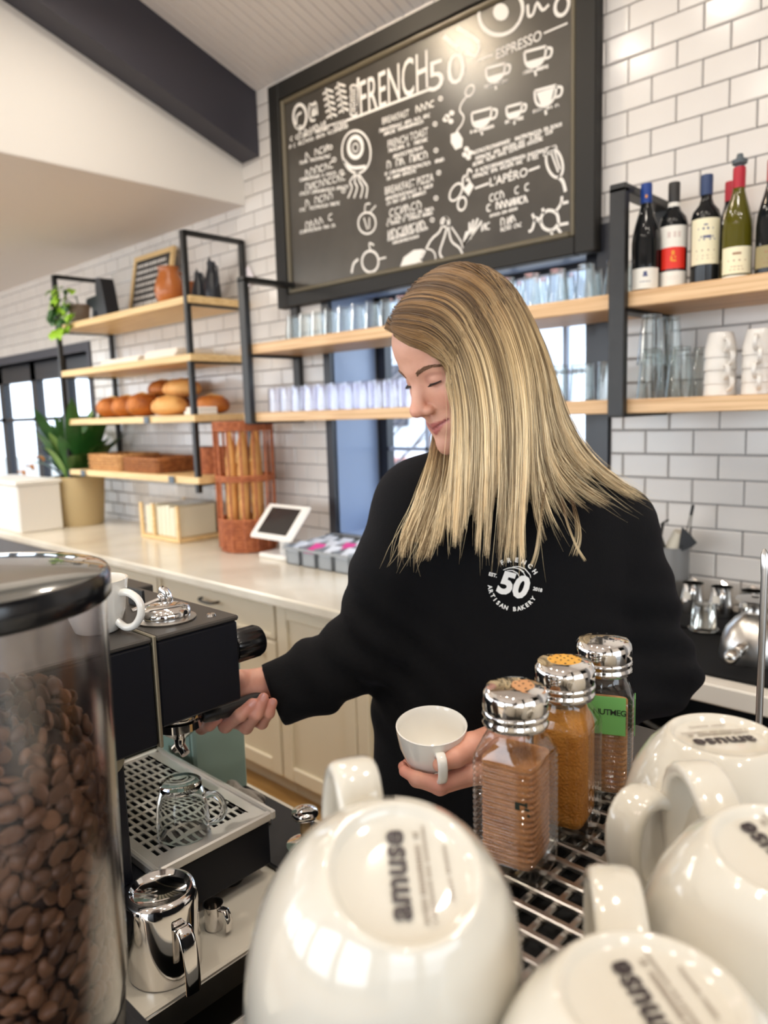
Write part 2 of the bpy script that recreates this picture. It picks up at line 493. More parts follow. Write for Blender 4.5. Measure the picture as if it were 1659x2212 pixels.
# the farther window on the left
x0, x1, z0, z1 = WIN2
f = MB()
f.box((x0 - 0.06, yf, z0 - 0.06), (x0, WALL_Y + 0.1, z1 + 0.06)); f.box((x1, yf, z0 - 0.06), (x1 + 0.05, WALL_Y + 0.1, z1 + 0.06))
f.box((x0, yf, z1), (x1, WALL_Y + 0.1, z1 + 0.06)); f.box((x0, yf, z0 - 0.06), (x1, WALL_Y + 0.1, z0))
win2 = structure('window_2', f, slate_paint)
f = MB()
for xx in (x1 - 0.10, x1 - 0.62, x1 - 1.2, x1 - 1.9, x1 - 2.6): f.box((xx - 0.05, WALL_Y + 0.1, z0), (xx + 0.05, WALL_Y + 0.16, z1))
f.box((x0, WALL_Y + 0.1, z1 - 0.14), (x1, WALL_Y + 0.16, z1))
obj('window_frame', f, window_black, win2)
obj('window_pane', MB().box((x0, WALL_Y + 0.12, z0), (x1, WALL_Y + 0.124, z1)), window_glass, win2)
for zz in (1.55,):
    obj('glazing_bar', MB().box((x0, WALL_Y + 0.10, zz - 0.015), (x1, WALL_Y + 0.15, zz + 0.015)), window_black, win2)

# outdoors: yard, fence wall, pale house, bare trees
structure('ground', MB().box((-40, 2.9, -0.3), (20, 45, -0.2)), pbr('yard', srgb(150, 146, 138), 0.9))
house_white = pbr('house_white', srgb(226, 230, 236), 0.7)
brick_red = pbr('brick_red', srgb(214, 150, 138), 0.8)
h = thing('house', 'pale house with a reddish base seen through the window behind the woman', 'building', (-14.0, 13.0, -0.2))
obj('wall', MB().box((-20, 13, -0.2), (-7, 14, 3.4)), house_white, h)
obj('brick_base', MB().box((-19.9, 12.8, -0.2), (-7.1, 12.99, 0.45)), brick_red, h)
obj('roof', MB().prism([(-20.6, 3.4), (-6.4, 3.4), (-8.5, 5.6), (-18.5, 5.6)], -14.3, -12.6, R=np.array([[1, 0, 0], [0, 0, -1], [0, 1, 0]])), pbr('roof_grey', srgb(150, 156, 170), 0.7), h)
for k in range(4):
    obj('window', MB().box((-18.6 + k * 2.9, 12.9, 1.2), (-17.2 + k * 2.9, 12.995, 2.6), 0.03), slate_paint, h)
bark = pbr('bark', srgb(120, 112, 112), 0.9)
def bare_tree(x, y, label, seed):
    rg = random.Random(seed); t = thing('bare_tree', label, 'tree', (x, y, -0.2), 'bare trees outside the window')
    tr = MB(); tr.tube([(x, y, -0.2), (x + 0.05, y, 1.2), (x - 0.05, y + .05, 2.6), (x, y, 4.2)], [0.11, 0.09, 0.06, 0.02], 7)
    obj('trunk', tr, bark, t, 60)
    br = MB()
    for i in range(34):
        z = rg.uniform(0.5, 3.8); a = rg.uniform(0, 2 * PI); ln = rg.uniform(0.5, 1.4)
        p0 = np.array([x, y, z]); p1 = p0 + np.array([math.cos(a) * ln * .5, math.sin(a) * ln * .5, ln * .45]); p2 = p1 + np.array([math.cos(a + .4) * ln * .4, math.sin(a + .4) * ln * .4, ln * .5])
        br.tube([p0, p1, p2], [0.022, 0.014, 0.005], 5)
        for q in range(3):
            a2 = a + rg.uniform(-1, 1); p3 = p1 + np.array([math.cos(a2) * .4, math.sin(a2) * .4, rg.uniform(.1, .6)]); br.tube([p1, p3], [0.009, 0.003], 4)
    tag(obj('branches', br, bark, t), kind='stuff')
bare_tree(-6.3, 6.4, 'bare tree with thin grey branches, the nearer one behind the window panes', 3)
bare_tree(-8.9, 9.2, 'bare tree standing farther back in the yard, close to the pale house', 5)

# ceiling lamps: small warm downlights that give the room its evening glow
lamp_glow = pbr('lamp_glow', (1, 0.9, 0.75, 1), 0.5, emit=((1, 0.88, 0.7, 1), 14.0))
def downlight(x, y, z, label, tilt=0.0):
    t = thing('ceiling_lamp', label, 'lamp', (x, y, z), 'ceiling downlights')
    obj('lamp_housing', MB().lathe([(0.052, 0.0), (0.058, 0.0), (0.058, 0.05), (0.030, 0.06), (0.012, 0.06), (0.012, 0.16), (0.0, 0.16)], 20, (x, y, z)), white_paint, t, 40)
    obj('lamp_lens', MB().lathe([(0.0, 0.006), (0.050, 0.006)], 20, (x, y, z)), lamp_glow, t)
    d = bpy.data.lights.new('lamp_beam', 'AREA'); d.shape = 'DISK'; d.size = 0.10; d.energy = LAMP_POWER; d.color = LAMP_TINT; d.spread = math.radians(170)
    lo = bpy.data.objects.new('lamp_beam', d); COL.objects.link(lo); lo.parent = t; lo.location = (0, 0, -0.004)
k = 0
for (x, y) in ((-2.45, 1.42), (-1.35, 0.95), (-0.3, 0.8), (0.8, 0.8), (-2.2, 0.1), (-1.1, 0.0), (0.1, -0.1), (1.2, -0.2), (-1.9, -1.6), (-0.6, -1.7), (0.7, -1.8)):
    downlight(x, y, roof(max(y, -1.2)) - 0.17 if y > -1.3 else 3.9, 'small warm white downlight hung under the sloped boarded ceiling'); k += 1
for (x, y) in ((-4.2, 1.2), (-5.6, 0.9), (-4.4, -0.8)):
    downlight(x, y, 2.415, 'small warm white downlight under the lower flat ceiling')
# track spot aimed at the menu board, and an unseen panel added for the board's lower glare
t = thing('track_spot', 'small track spotlight under the sloped ceiling aimed at the top of the menu board', 'lamp', (-2.42, 1.46, 3.36))
aim = Vector((-1.85, 2.36, 2.92)) - Vector((-2.42, 1.46, 3.36)); qr = aim.to_track_quat('-Z', 'Y'); RM = np.array(qr.to_matrix())
obj('spot_housing', MB().lathe([(.034, -.002), (.040, 0), (.040, .07), (.02, .085), (0, .086)], 20, (-2.42, 1.46, 3.36), R=RM), white_paint, t, 40)
obj('spot_lens', MB().lathe([(0, .006), (.034, .006)], 20, (-2.42, 1.46, 3.36), R=RM), lamp_glow, t)
d = bpy.data.lights.new('spot_beam', 'AREA'); d.shape = 'DISK'; d.size = .07; d.energy = 3.2; d.color = (1, .80, .56); d.spread = math.radians(110)
lo = bpy.data.objects.new('spot_beam', d); COL.objects.link(lo); lo.parent = t; lo.rotation_mode = 'QUATERNION'; lo.rotation_quaternion = qr; lo.location = aim.normalized() * .004
t = thing('added_glare_panel', 'unseen flat light panel added under the lower ceiling to put glare on the menu board', 'lamp', (-4.75, .55, 2.55))
obj('panel_frame', MB().box((-5.1, .05, 2.552), (-4.4, 1.05, 2.574), .004), white_paint, t)
obj('panel_diffuser', MB().box((-5.07, .08, 2.549), (-4.43, 1.02, 2.5515)), pbr('panel_glow', (1, .97, .92, 1), .5, emit=((1, .96, .88, 1), 12.0)), t)
# daylight that falls in through the shopfront glazing
for i, (x, w) in enumerate(((-7.3, 2.0), (-4.65, 1.9), (-2.0, 2.0), (0.8, 2.2))):
    d = bpy.data.lights.new('shopfront_daylight', 'AREA'); d.shape = 'RECTANGLE'; d.size = w; d.size_y = 1.9; d.energy = WINDOW_POWER; d.color = (0.86, 0.93, 1.0)
    lo = bpy.data.objects.new('shopfront_daylight', d); COL.objects.link(lo); lo.location = (x, -4.95, 1.5); lo.rotation_euler = (PI / 2, 0, 0)
# ================================================================== menu board
BY = 2.366
board = thing('menu_board', 'large black framed chalkboard menu with white chalk drawings high on the tiled wall', 'menu board', (-2.05, 2.38, 2.03))
bx0, bx1, bz0, bz1 = -2.885, -1.222, 2.03, 3.035
f = MB(); w = 0.075
for lo, hi in (((bx0, 2.345, bz0), (bx0 + w, 2.395, bz1)), ((bx1 - w, 2.345, bz0), (bx1, 2.395, bz1)),
               ((bx0 + w, 2.345, bz0), (bx1 - w, 2.395, bz0 + w * 0.8)), ((bx0 + w, 2.345, bz1 - w), (bx1 - w, 2.395, bz1))):
    f.box(lo, hi, 0.004)
obj('board_frame', f, board_frame, board)
f = MB(); a = w; c = 0.022
for lo, hi in (((bx0 + a, 2.352, bz0 + a * .8), (bx0 + a + c, 2.38, bz1 - a)), ((bx1 - a - c, 2.352, bz0 + a * .8), (bx1 - a, 2.38, bz1 - a)),
               ((bx0 + a + c, 2.352, bz0 + a * .8), (bx1 - a - c, 2.38, bz0 + a * .8 + c)), ((bx0 + a + c, 2.352, bz1 - a - c), (bx1 - a - c, 2.38, bz1 - a))):
    f.box(lo, hi, 0.007)
obj('frame_moulding', f, bead_gold, board)
obj('slate_panel', MB().box((bx0 + .07, BY + 0.001, bz0 + .05), (bx1 - .07, 2.392, bz1 - .07)), chalk_slate, board)
CH = MB()           # all freehand chalk lines of the drawings
def chalk_line(pts, wd=0.007, y=BY, mb=None):
    mb = CH if mb is None else mb
    P = [at_y(px, py, y)[[0, 2]] for px, py in pts]
    Q = []
    for i in range(len(P) - 1):
        for t in (0, 1 / 3, 2 / 3):
            p0 = P[max(i - 1, 0)]; p1 = P[i]; p2 = P[i + 1]; p3 = P[min(i + 2, len(P) - 1)]
            Q.append(0.5 * (2 * p1 + (p2 - p0) * t + (2 * p0 - 5 * p1 + 4 * p2 - p3) * t * t + (3 * p1 - p0 - 3 * p2 + p3) * t ** 3))
    Q.append(P[-1])
    vs = []
    for i, q in enumerate(Q):
        d = Q[min(i + 1, len(Q) - 1)] - Q[max(i - 1, 0)]; d = d / (np.linalg.norm(d) + 1e-9); nrm = np.array([-d[1], d[0]])
        for s in (-1, 1):
            v = q + nrm * wd / 2 * s; vs.append((v[0], y - 0.0006, v[1]))
    mb.add(vs, [(2 * i, 2 * i + 1, 2 * i + 3, 2 * i + 2) for i in range(len(Q) - 1)])
def ring(cx, cy, rx, ry, wd=0.007, rot=0.0, n=14, a0=0, a1=2 * PI):
    chalk_line([(cx + rx * math.cos(a) * math.cos(rot) - ry * math.sin(a) * math.sin(rot), cy + rx * math.cos(a) * math.sin(rot) + ry * math.sin(a) * math.cos(rot)) for a in [a0 + (a1 - a0) * i / n for i in range(n + 1)]], wd)
def fill(pts, y=BY):
    P = [at_y(px, py, y) for px, py in pts]
    CH.add([(p[0], y - 0.0005, p[2]) for p in P], [tuple(range(len(P)))])
def words_on_board(body, pl, pr, hpx, bold=0.0):
    a, c = at_y(*pl, BY), at_y(*pr, BY); me = text_mesh('chalk_words', body, 1.0, None, None, bold=bold)
    v = np.empty(len(me.vertices) * 3); me.vertices.foreach_get('co', v); v = v.reshape(-1, 3)
    lo, hi = v.min(0), v.max(0); mid = (lo + hi) / 2
    hz = hpx * abs(at_y(pl[0], pl[1] - 10, BY)[2] - a[2]) / 10
    cx, cz = (a + c)[[0, 2]] / 2; dz = (c - a)[2] / (c - a)[0]
    o = np.zeros_like(v); o[:, 0] = (v[:, 0] - mid[0]) / (hi[0] - lo[0]) * (c[0] - a[0])
    o[:, 2] = (v[:, 1] - mid[1]) / (hi[1] - lo[1]) * hz + cz + o[:, 0] * dz; o[:, 0] += cx; o[:, 1] = BY - 0.0008
    me.vertices.foreach_set('co', (o - np.array(wl(board))).ravel()); me.update()
    return link('chalk_words', me, chalk, board)
def flush(name):
    global CH
    if CH.v: obj(name, CH, chalk, board)
    CH = MB()
SCR = MB()
def scribble(pl, pr, hpx, wd=0.0035, seed=0):
    """handwriting too small to read in the photograph: a run of short pen strokes"""
    rg = random.Random(seed + int(pl[0] * 7 + pl[1])); n = max(4, int(abs(pr[0] - pl[0]) / max(hpx * 0.6, 3)))
    pts = []
    for i in range(n):
        t0 = (i + 0.1) / n; t1 = (i + 0.75) / n
        if rg.random() < 0.12: continue
        q = lambda t, s: (pl[0] + (pr[0] - pl[0]) * t, pl[1] + (pr[1] - pl[1]) * t + s * hpx / 2)
        k = rg.random()
        if k < .5: pp = [q(t0, 1), q(t0, -1), q(t1, rg.uniform(-.6, 1)), q(t1, 1)]
        elif k < .8: pp = [q(t1, -.8), q(t0, -.6), q(t0, .7), q(t1, .9)]
        else: pp = [q(t0, -1), q(t0, 1), q((t0 + t1) / 2, 0), q(t1, -1), q(t1, 1)]
        chalk_line(pp, wd, BY, SCR)
words_on_board('FRENCH', (778, 215), (924, 148), 78, 0.0)
words_on_board('50', (926, 168), (1005, 142), 66, 0.0)
for a, c, h in (((745, 262), (928, 193), 3),): chalk_line([a, c], 0.010)
chalk_line([(774, 168), (770, 245)], 0.014)
words_on_board('BREAKFAST', (826, 262), (884, 243), 15, 0.01); scribble((888, 240), (940, 222), 15, .005)
scribble((820, 283), (930, 248), 8); scribble((830, 290), (915, 262), 7)
words_on_board('FRENCH TOAST', (838, 312), (925, 283), 17, 0.01); scribble((840, 326), (925, 300), 8); scribble((845, 340), (915, 318), 8)
scribble((836, 357), (925, 333), 16, .005); scribble((832, 376), (960, 344), 8); scribble((832, 388), (900, 368), 7)
words_on_board('BREAKFAST PIZZA', (832, 413), (937, 382), 17, 0.01); scribble((834, 430), (935, 400), 8); scribble((836, 440), (920, 415), 7)
scribble((842, 460), (912, 440), 17, .005); scribble((838, 476), (938, 450), 8); scribble((836, 485), (935, 460), 7)
scribble((838, 506), (920, 482), 16, .005); scribble((838, 518), (925, 492), 7); scribble((845, 526), (905, 510), 6)
scribble((645, 296), (705, 268), 18, .006); scribble((628, 300), (755, 262), 9, .005); scribble((625, 318), (752, 272), 8)
chalk_line([(708, 272), (745, 260)], .006)
for y0_, ww in ((338, 50), (375, 62), (405, 88), (440, 70), (488, 60)): scribble((660, y0_), (660 + ww, y0_ - 14 - ww * .12), 15, .005, 3); scribble((648, y0_ + 14), (665 + ww, y0_ - 2), 7)
for p in ((714, 318), (722, 345), (738, 372), (742, 412), (952, 213), (940, 268), (942, 325), (948, 373), (942, 428), (934, 475)): ring(p[0], p[1], 4, 4, .005, n=6)
words_on_board('ESPRESSO', (1072, 118), (1170, 75), 22, 0.01)
chalk_line([(1030, 132), (1066, 118)], .006); chalk_line([(1175, 72), (1226, 50)], .006)
words_on_board("L'APÉRO", (1058, 392), (1140, 368), 24, 0.02)
chalk_line([(1026, 407), (1056, 396)], .008); chalk_line([(1142, 369), (1166, 360)], .008)
scribble((1058, 428), (1145, 402), 17, .005); scribble((1042, 452), (1142, 428), 16, .006); scribble((1055, 468), (1118, 450), 6); scribble((1040, 492), (1092, 478), 16, .005); scribble((1086, 482), (1125, 465), 16, .005); scribble((1082, 496), (1128, 484), 9)
for k in range(5): scribble((1022 + (k % 2) * 6, 330 + k * 13), (1214 - (k % 3) * 20, 268 + k * 15), 8, .004, k)
tag(obj('chalk_rules', CH, chalk, board), kind='stuff'); CH = MB()
# avocado with its stone and its foot of leaves
ring(770, 328, 31, 46, .009, -0.08); ring(768, 318, 15, 22, .018, 0); ring(768, 319, 6, 9, .006)
for d in (-14, -4, 7, 16): chalk_line([(772, 372), (770 + d, 392), (776 + d * 1.1, 405), (770 + d * 1.3, 428)], .008)
chalk_line([(742, 345), (760, 362), (790, 360)], .014)
flush('chalk_avocado')
# flask, pear and bulb low on the left
ring(793, 482, 19, 23, .008); chalk_line([(788, 460), (790, 442), (800, 440)], .006); chalk_line([(800, 458), (812, 444)], .006); chalk_line([(786, 470), (794, 496)], .006); chalk_line([(798, 470), (798, 494)], .006)
ring(800, 565, 18, 23, .010); chalk_line([(800, 540), (798, 525), (808, 530)], .007); chalk_line([(818, 560), (834, 556)], .007); chalk_line([(760, 590), (764, 570), (774, 560)], .012)
flush('chalk_fruit')
# bust, sprig and fern
fill([(862, 584), (872, 556), (894, 540), (914, 538), (908, 562), (890, 580)]); chalk_line([(905, 570), (930, 520), (950, 500), (962, 470), (968, 480), (960, 512), (950, 545), (958, 560)], .009)
ring(962, 480, 9, 10, .008); ring(925, 556, 16, 18, .006); chalk_line([(968, 486), (975, 520), (992, 535), (1000, 552), (996, 558)], .008); chalk_line([(975, 490), (995, 520), (1000, 536)], .006)
for d in (-26, -12, 4, 18): chalk_line([(1000, 530), (1018 + d * .2, 505), (1030 + d * .6, 470 + abs(d) * .4)], .009)
fill([(1000, 522), (1006, 500), (1022, 498), (1018, 516)])
flush('chalk_bottle')
# olive branch / bee
for a_ in ((985, 415, 20, 34, .5), (1008, 398, 14, 30, -.2), (998, 440, 16, 24, .2)): ring(a_[0], a_[1], a_[2] * .55, a_[3] * .6, .008, a_[4])
fill([(1002, 408), (1016, 392), (1024, 402), (1012, 424)]); chalk_line([(1008, 392), (1012, 366), (1020, 372)], .008)
flush('chalk_olives')
# tea spoon, tea bag and sugar drops
ring(1015, 196, 8, 13, .007, .5); chalk_line([(1008, 208), (996, 226), (994, 240), (1002, 252), (998, 268), (988, 282), (984, 292)], .007)
fill([(974, 290), (990, 284), (1000, 300), (998, 318), (984, 324), (974, 308)])
for p in ((966, 252), (976, 244), (974, 262), (962, 258), (1008, 322), (1016, 330), (1004, 334), (1012, 340)): fill([(p[0] + 6 * math.cos(k), p[1] + 6 * math.sin(k)) for k in np.linspace(5.5, 0, 7)])
flush('chalk_tea_bag')
# five cups
def cup_drawing(x, y, s, full):
    chalk_line([(x - s, y - s * .45), (x - s * .9, y + s * .45), (x - s * .45, y + s * .85), (x + s * .4, y + s * .55), (x + s * .8, y - s * .2), (x + s * .85, y - s * .95)], .009)
    chalk_line([(x - s, y - s * .45), (x + s * .85, y - s * .95)], .009)
    chalk_line([(x + s * .85, y - s * .8), (x + s * 1.35, y - s * .75), (x + s * 1.25, y - s * .1), (x + s * .75, y + .1 * s)], .009)
    k = full
    fill([(x - s * .85, y + s * .45 - k * s), (x + s * .72, y - .02 * s - k * s), (x + s * .4, y + s * .5), (x - s * .45, y + s * .8)][::-1])
    scribble((x - s * 1.1, y + s * 1.35), (x + s * 1.1, y + s * .75), 6, .005)
    chalk_line([(x - s * .1, y + s * 1.1), (x, y + s * 1.6)], .009)
for q in ((1072, 158, 22, .05), (1158, 124, 25, .05), (1042, 255, 23, .1), (1112, 240, 18, .15), (1180, 208, 25, .75)): cup_drawing(*q); flush('chalk_cup')
# whisk, molecule
ring(1198, 352, 17, 32, .009, -.25); chalk_line([(1206, 382), (1216, 392), (1222, 414)], .012); chalk_line([(1190, 328), (1206, 372)], .006); chalk_line([(1198, 326), (1210, 366)], .006)
flush('chalk_whisk')
hx = [(1188 + 20 * math.cos(k * PI / 3 + .3), 476 + 22 * math.sin(k * PI / 3 + .3)) for k in range(7)]; chalk_line(hx, .011)
for q in ([(1168, 482), (1158, 470), (1150, 495), (1142, 500)], [(1158, 480), (1150, 462)], [(1200, 458), (1212, 440), (1214, 424)], [(1212, 440), (1228, 436)], [(1206, 486), (1228, 482)], [(1190, 498), (1194, 510)], [(1204, 492), (1212, 504)], [(1176, 462), (1172, 450)]): chalk_line(q, .010)
flush('chalk_molecule')
# eggs, bottle and the words by the top edge
ring(1082, 25, 46, 52, .013, .5); fill([(1082 + 17 * math.cos(k), 26 + 19 * math.sin(k)) for k in np.linspace(2 * PI * 11 / 12, 0, 12)])
flush('chalk_egg')
chalk_line([(958, 78), (990, 106)], .014); chalk_line([(988, 60), (1034, 92), (1026, 122), (1006, 112)], .012)
flush('chalk_bottle_top')
scribble((640, 262), (700, 235), 34, .010); ring(648, 252, 14, 26, .014); scribble((668, 240), (686, 232), 30, .012)
for cx_, cy_ in ((708, 222), (734, 210)):
    for k in range(5): chalk_line([(cx_ + k * 2, cy_ - 28 + k * 13), (cx_ - 10 + k * 2, cy_ - 18 + k * 13)], .009); chalk_line([(cx_ + k * 2, cy_ - 28 + k * 13), (cx_ + 12 + k * 2, cy_ - 24 + k * 13)], .009)
    chalk_line([(cx_ - 4, cy_ - 32), (cx_ + 8, cy_ + 34)], .008); flush('chalk_sprig')
for k in range(7): ring(764 + (k % 2), 190 + k * 9, 7, 6, .008, n=7)
flush('chalk_garland')
chalk_line([(1140, 10), (1142, 34), (1152, 30), (1160, 6), (1172, 22), (1186, 10)], .010); ring(1214, 12, 14, 22, .012, .3)
flush('chalk_flourish'); tag(obj('chalk_handwriting', SCR, chalk, board), kind='stuff')

# ================================================================== wall shelves
def long_shelf(z1, z0, label):
    t = thing('wall_shelf', label, 'shelf', (-1.4, 2.25, z0))
    obj('shelf_board', MB().box((-2.87, 2.10, z0), (-1.012, 2.398, z1), 0.003), oak, t)
    obj('shelf_board', MB().box((-1.008, 2.10, z0), (0.55, 2.398, z1), 0.003), oak, t)
long_shelf(1.845, 1.80, 'upper long oak wall shelf carrying tumblers and wine bottles')
long_shelf(1.537, 1.495, 'lower long oak wall shelf carrying tumblers and white mugs')
def bracket(x, label):
    t = thing('shelf_bracket', label, 'bracket', (x, 2.25, 1.49), 'black steel shelf frames')
    h = 0.024
    obj('front_upright', MB().box((x - h, 2.070, 1.488), (x + h, 2.099, 2.13), 0.002), black_steel, t)
    obj('rear_upright', MB().box((x - h, 2.372, 1.488), (x + h, 2.397, 2.13), 0.002), black_steel, t)
    obj('top_bar', MB().box((x - h, 2.070, 2.118), (x + h, 2.397, 2.142), 0.002), black_steel, t)
    for z in (1.790, 1.486): obj('support_bar', MB().box((x - h, 2.08, z - 0.002), (x + h, 2.39, z + 0.009), 0.002), black_steel, t)
bracket(-1.010, 'black steel shelf frame beside the blue-capped wine bottle')
bracket(-2.800, 'black steel shelf frame between the bread shelves and the menu board')

# tumblers
def tumbler_mb(r0, r1, h, seg=18, facet=0.0, th=0.0022):
    m = MB(); pr = [(0, 0.008), (r0 - th, 0.008), (r1 - th, h), (r1, h), (r0 * 1.02, 0.012), (r0, 0.0), (0, 0)]
    return m.lathe(pr, seg)
def inverted(mb, h): mb.v = [(x, y, h - z) for x, y, z in mb.v]; mb.f = [tuple(reversed(q)) for q in mb.f]; return mb
tw = thing('tumbler', 'x', 'glass', (0, 0, 0), 'upturned tumblers on the upper wall shelf')
obj('tumbler_body', inverted(tumbler_mb(0.026, 0.036, 0.115, 14), 0.115), glass, tw, 40, local=True)
m = MB()
for k in range(8):
    a = 2 * PI * k / 8; m.tube([(0.0365 * math.cos(a), 0.0365 * math.sin(a), 0.006), (0.034 * math.cos(a), 0.034 * math.sin(a), 0.07)], 0.0016, 5)
obj('moulded_ribs', m, glass, tw, 60, local=True)
places = []
xs = [-1.075, -1.175, -1.275, -1.372, -1.468]
for i, x in enumerate(xs): places.append((x, 2.20, ['clear ribbed tumbler on the upper shelf next to the steel bracket', 'second clear tumbler from the steel bracket on the upper shelf', 'third clear tumbler from the steel bracket on the upper shelf', 'fourth clear tumbler from the bracket, half behind the blonde hair', 'clear tumbler behind the top of the blonde hair on the upper shelf'][i]))
for i in range(13): places.append((-1.62 - i * 0.082, 2.20, 'small clear tumbler in the row left of the woman on the upper shelf'))
for i, (x, y, lb) in enumerate(places):
    if i == 0: tw.location = (x, y, 1.845); tw['label'] = lb
    else: dup(tw, (x, y, 1.845), lb)
for i in range(6): dup(tw, (-1.10 - i * 0.1, 2.30, 1.845), 'clear tumbler in the second row at the back of the upper shelf')
tl = thing('tumbler', 'straight clear tumbler on the lower shelf next to the steel bracket', 'glass', (-1.085, 2.19, 1.537), 'upturned tumblers on the lower wall shelf')
obj('tumbler_body', inverted(tumbler_mb(0.036, 0.040, 0.118, 14), 0.118), glass, tl, 40, local=True)
obj('thick_foot', MB().lathe([(0, 0.112), (0.0335, 0.112), (0.0345, 0.118), (0, 0.118)], 14), glass, tl, 40, local=True)
for i in range(4): dup(tl, (-1.18 - i * 0.094, 2.19, 1.537), ['second straight tumbler from the bracket on the lower shelf', 'third straight tumbler from the bracket, touching the hair outline', 'straight tumbler behind the hair on the lower shelf, fourth from the bracket', 'straight tumbler behind the hair on the lower shelf, fifth from the bracket'][i])
milk_glass = clear('milk_glass', (0.94, 0.935, 0.965, 1), gloss=2.8)
tv = thing('tumbler', 'straight pale tumbler in the crowded row left of the face on the lower shelf', 'glass', (-1.62, 2.17, 1.537), 'pale tumblers left of the face on the lower shelf')
obj('tumbler_body', inverted(tumbler_mb(0.034, 0.038, 0.112, 14), 0.112), milk_glass, tv, 40, local=True)
for i in range(1, 14): dup(tv, (-1.62 - i * 0.084, 2.17, 1.537), tv['label'])
for i in range(13): dup(tv, (-1.66 - i * 0.084, 2.27, 1.537), 'pale tumbler in the second row behind the crowded row on the lower shelf')

# wine bottles
def bottle(x, label, col, cap, shape, labels, wax=None, y=2.20, stopper=False):
    t = thing('wine_bottle', label, 'bottle', (x, y, 1.845), 'wine bottles on the upper shelf')
    o = (x, y, 1.845); R = 0.0385
    if shape == 'bordeaux': pr = [(0, 0.004), (0.030, 0.0), (R - 0.002, 0.002), (R, 0.010), (R, 0.185), (0.034, 0.203), (0.020, 0.220), (0.0150, 0.235), (0.0145, 0.297), (0.0, 0.297)]
    else: pr = [(0, 0.004), (0.030, 0.0), (R - 0.002, 0.002), (R, 0.010), (R, 0.135), (0.036, 0.160), (0.029, 0.190), (0.021, 0.217), (0.0155, 0.238), (0.0145, 0.297), (0, 0.297)]
    k = 0.95 if shape == 'low' else 1.0
    obj('bottle_glass', MB().lathe([(r, z * k) for r, z in pr], 26, o), col, t, 40)
    obj('capsule', MB().lathe([(0.0158, 0.245), (0.0160, 0.250), (0.0162, 0.292), (0.0155, 0.299), (0, 0.300)], 18, o), cap, t, 40)
    if wax: obj('neck_band', MB().lathe([(0.0163, 0.228), (0.0164, 0.243)], 18, o), wax, t)
    if stopper: obj('pump_stopper', MB().lathe([(0.010, 0.298), (0.012, 0.304), (0.019, 0.308), (0.020, 0.318), (0.010, 0.322), (0.007, 0.334), (0.0, 0.335)], 18, o), pbr('stopper_grey', srgb(84, 92, 98), 0.5), t, 40)
    for (z0, z1, mt, half) in labels:
        m = MB(); vs = []; n = 10
        a0 = math.atan2(-y, -x - 0.0) + 0.0
        for i in range(n + 1):
            a = a0 - half + 2 * half * i / n
            for z in (z0, z1): vs.append((x + (R + 0.0005) * math.cos(a), y + (R + 0.0005) * math.sin(a), 1.845 + z))
        m.add(vs, [(2 * i, 2 * i + 2, 2 * i + 3, 2 * i + 1) for i in range(n)])
        obj('paper_label', m, mt, t, 180)
    return t
glass_black = pbr('glass_black', (0.008, 0.009, 0.010, 1), 0.07, spec=.3)
glass_olive = pbr('glass_olive', (0.085, 0.075, 0.006, 1), 0.07, spec=.4)
lab_white = pbr('lab_white', srgb(236, 232, 222), 0.6); lab_cream = pbr('lab_cream', srgb(236, 228, 196), 0.6); lab_red = pbr('lab_red', srgb(222, 44, 26), 0.5)
lab_tan = pbr('lab_tan', srgb(150, 138, 100), 0.6); lab_ink = pbr('lab_ink', srgb(70, 78, 120), 0.6); lab_gold = pbr('lab_gold', srgb(226, 150, 40), 0.4); lab_brown = pbr('lab_brown', srgb(150, 112, 84), 0.6)
cap_blue = pbr('cap_blue', srgb(22, 62, 138), 0.35); cap_dblue = pbr('cap_dblue', srgb(48, 66, 104), 0.35); cap_black = pbr('cap_black', srgb(46, 44, 42), 0.4); cap_red = pbr('cap_red', srgb(176, 28, 48), 0.4)
def label_marks(t, marks, mt, R=0.0392):
    x, y, z = t.location; a0 = math.atan2(-y, -x); m = MB()
    for (da, z0, w_, h_) in marks:
        vs = []
        for i in range(4):
            a = a0 + (da + w_ * (i / 3 - .5)) / R
            for zz in (z0 - h_ / 2, z0 + h_ / 2): vs.append((x + R * math.cos(a), y + R * math.sin(a), z + zz))
        m.add(vs, [(2 * i, 2 * i + 2, 2 * i + 3, 2 * i + 1) for i in range(3)])
    obj('label_print', m, mt, t)
t = bottle(-0.960, 'dark wine bottle with blue capsule and low white label', glass_black, cap_blue, 'burgundy', [(0.004, 0.062, lab_white, 1.15)], y=2.15)
label_marks(t, [(0, 0.047, 0.010, 0.010), (0, 0.040, 0.014, 0.004), (0.0, 0.024, 0.03, 0.002)], lab_ink)
label_marks(t, [(0, 0.262, 0.006, 0.008)], lab_gold, 0.0166)
t = bottle(-0.900, 'dark wine bottle with bright red and white label', glass_black, cap_black, 'bordeaux', [(0.115, 0.175, lab_white, 1.15), (0.056, 0.116, lab_red, 0.95), (0.006, 0.050, lab_white, 1.15)], wax=lab_white)
label_marks(t, [(0.000, 0.100, 0.008, 0.012), (-0.004, 0.084, 0.006, 0.014), (0.004, 0.078, 0.010, 0.005), (0.006, 0.088, 0.004, 0.006)], lab_gold)
label_marks(t, [(0, 0.034, 0.034, 0.002), (0, 0.028, 0.028, 0.0015), (-0.012, 0.150, 0.010, 0.016), (0.004, 0.150, 0.008, 0.016), (0.016, 0.150, 0.008, 0.016)], pbr('lab_faint', srgb(214, 198, 190), 0.6))
t = bottle(-0.809, 'dark wine bottle with tall cream label and dark blue capsule', glass_black, cap_dblue, 'bordeaux', [(0.055, 0.178, lab_cream, 1.15)])
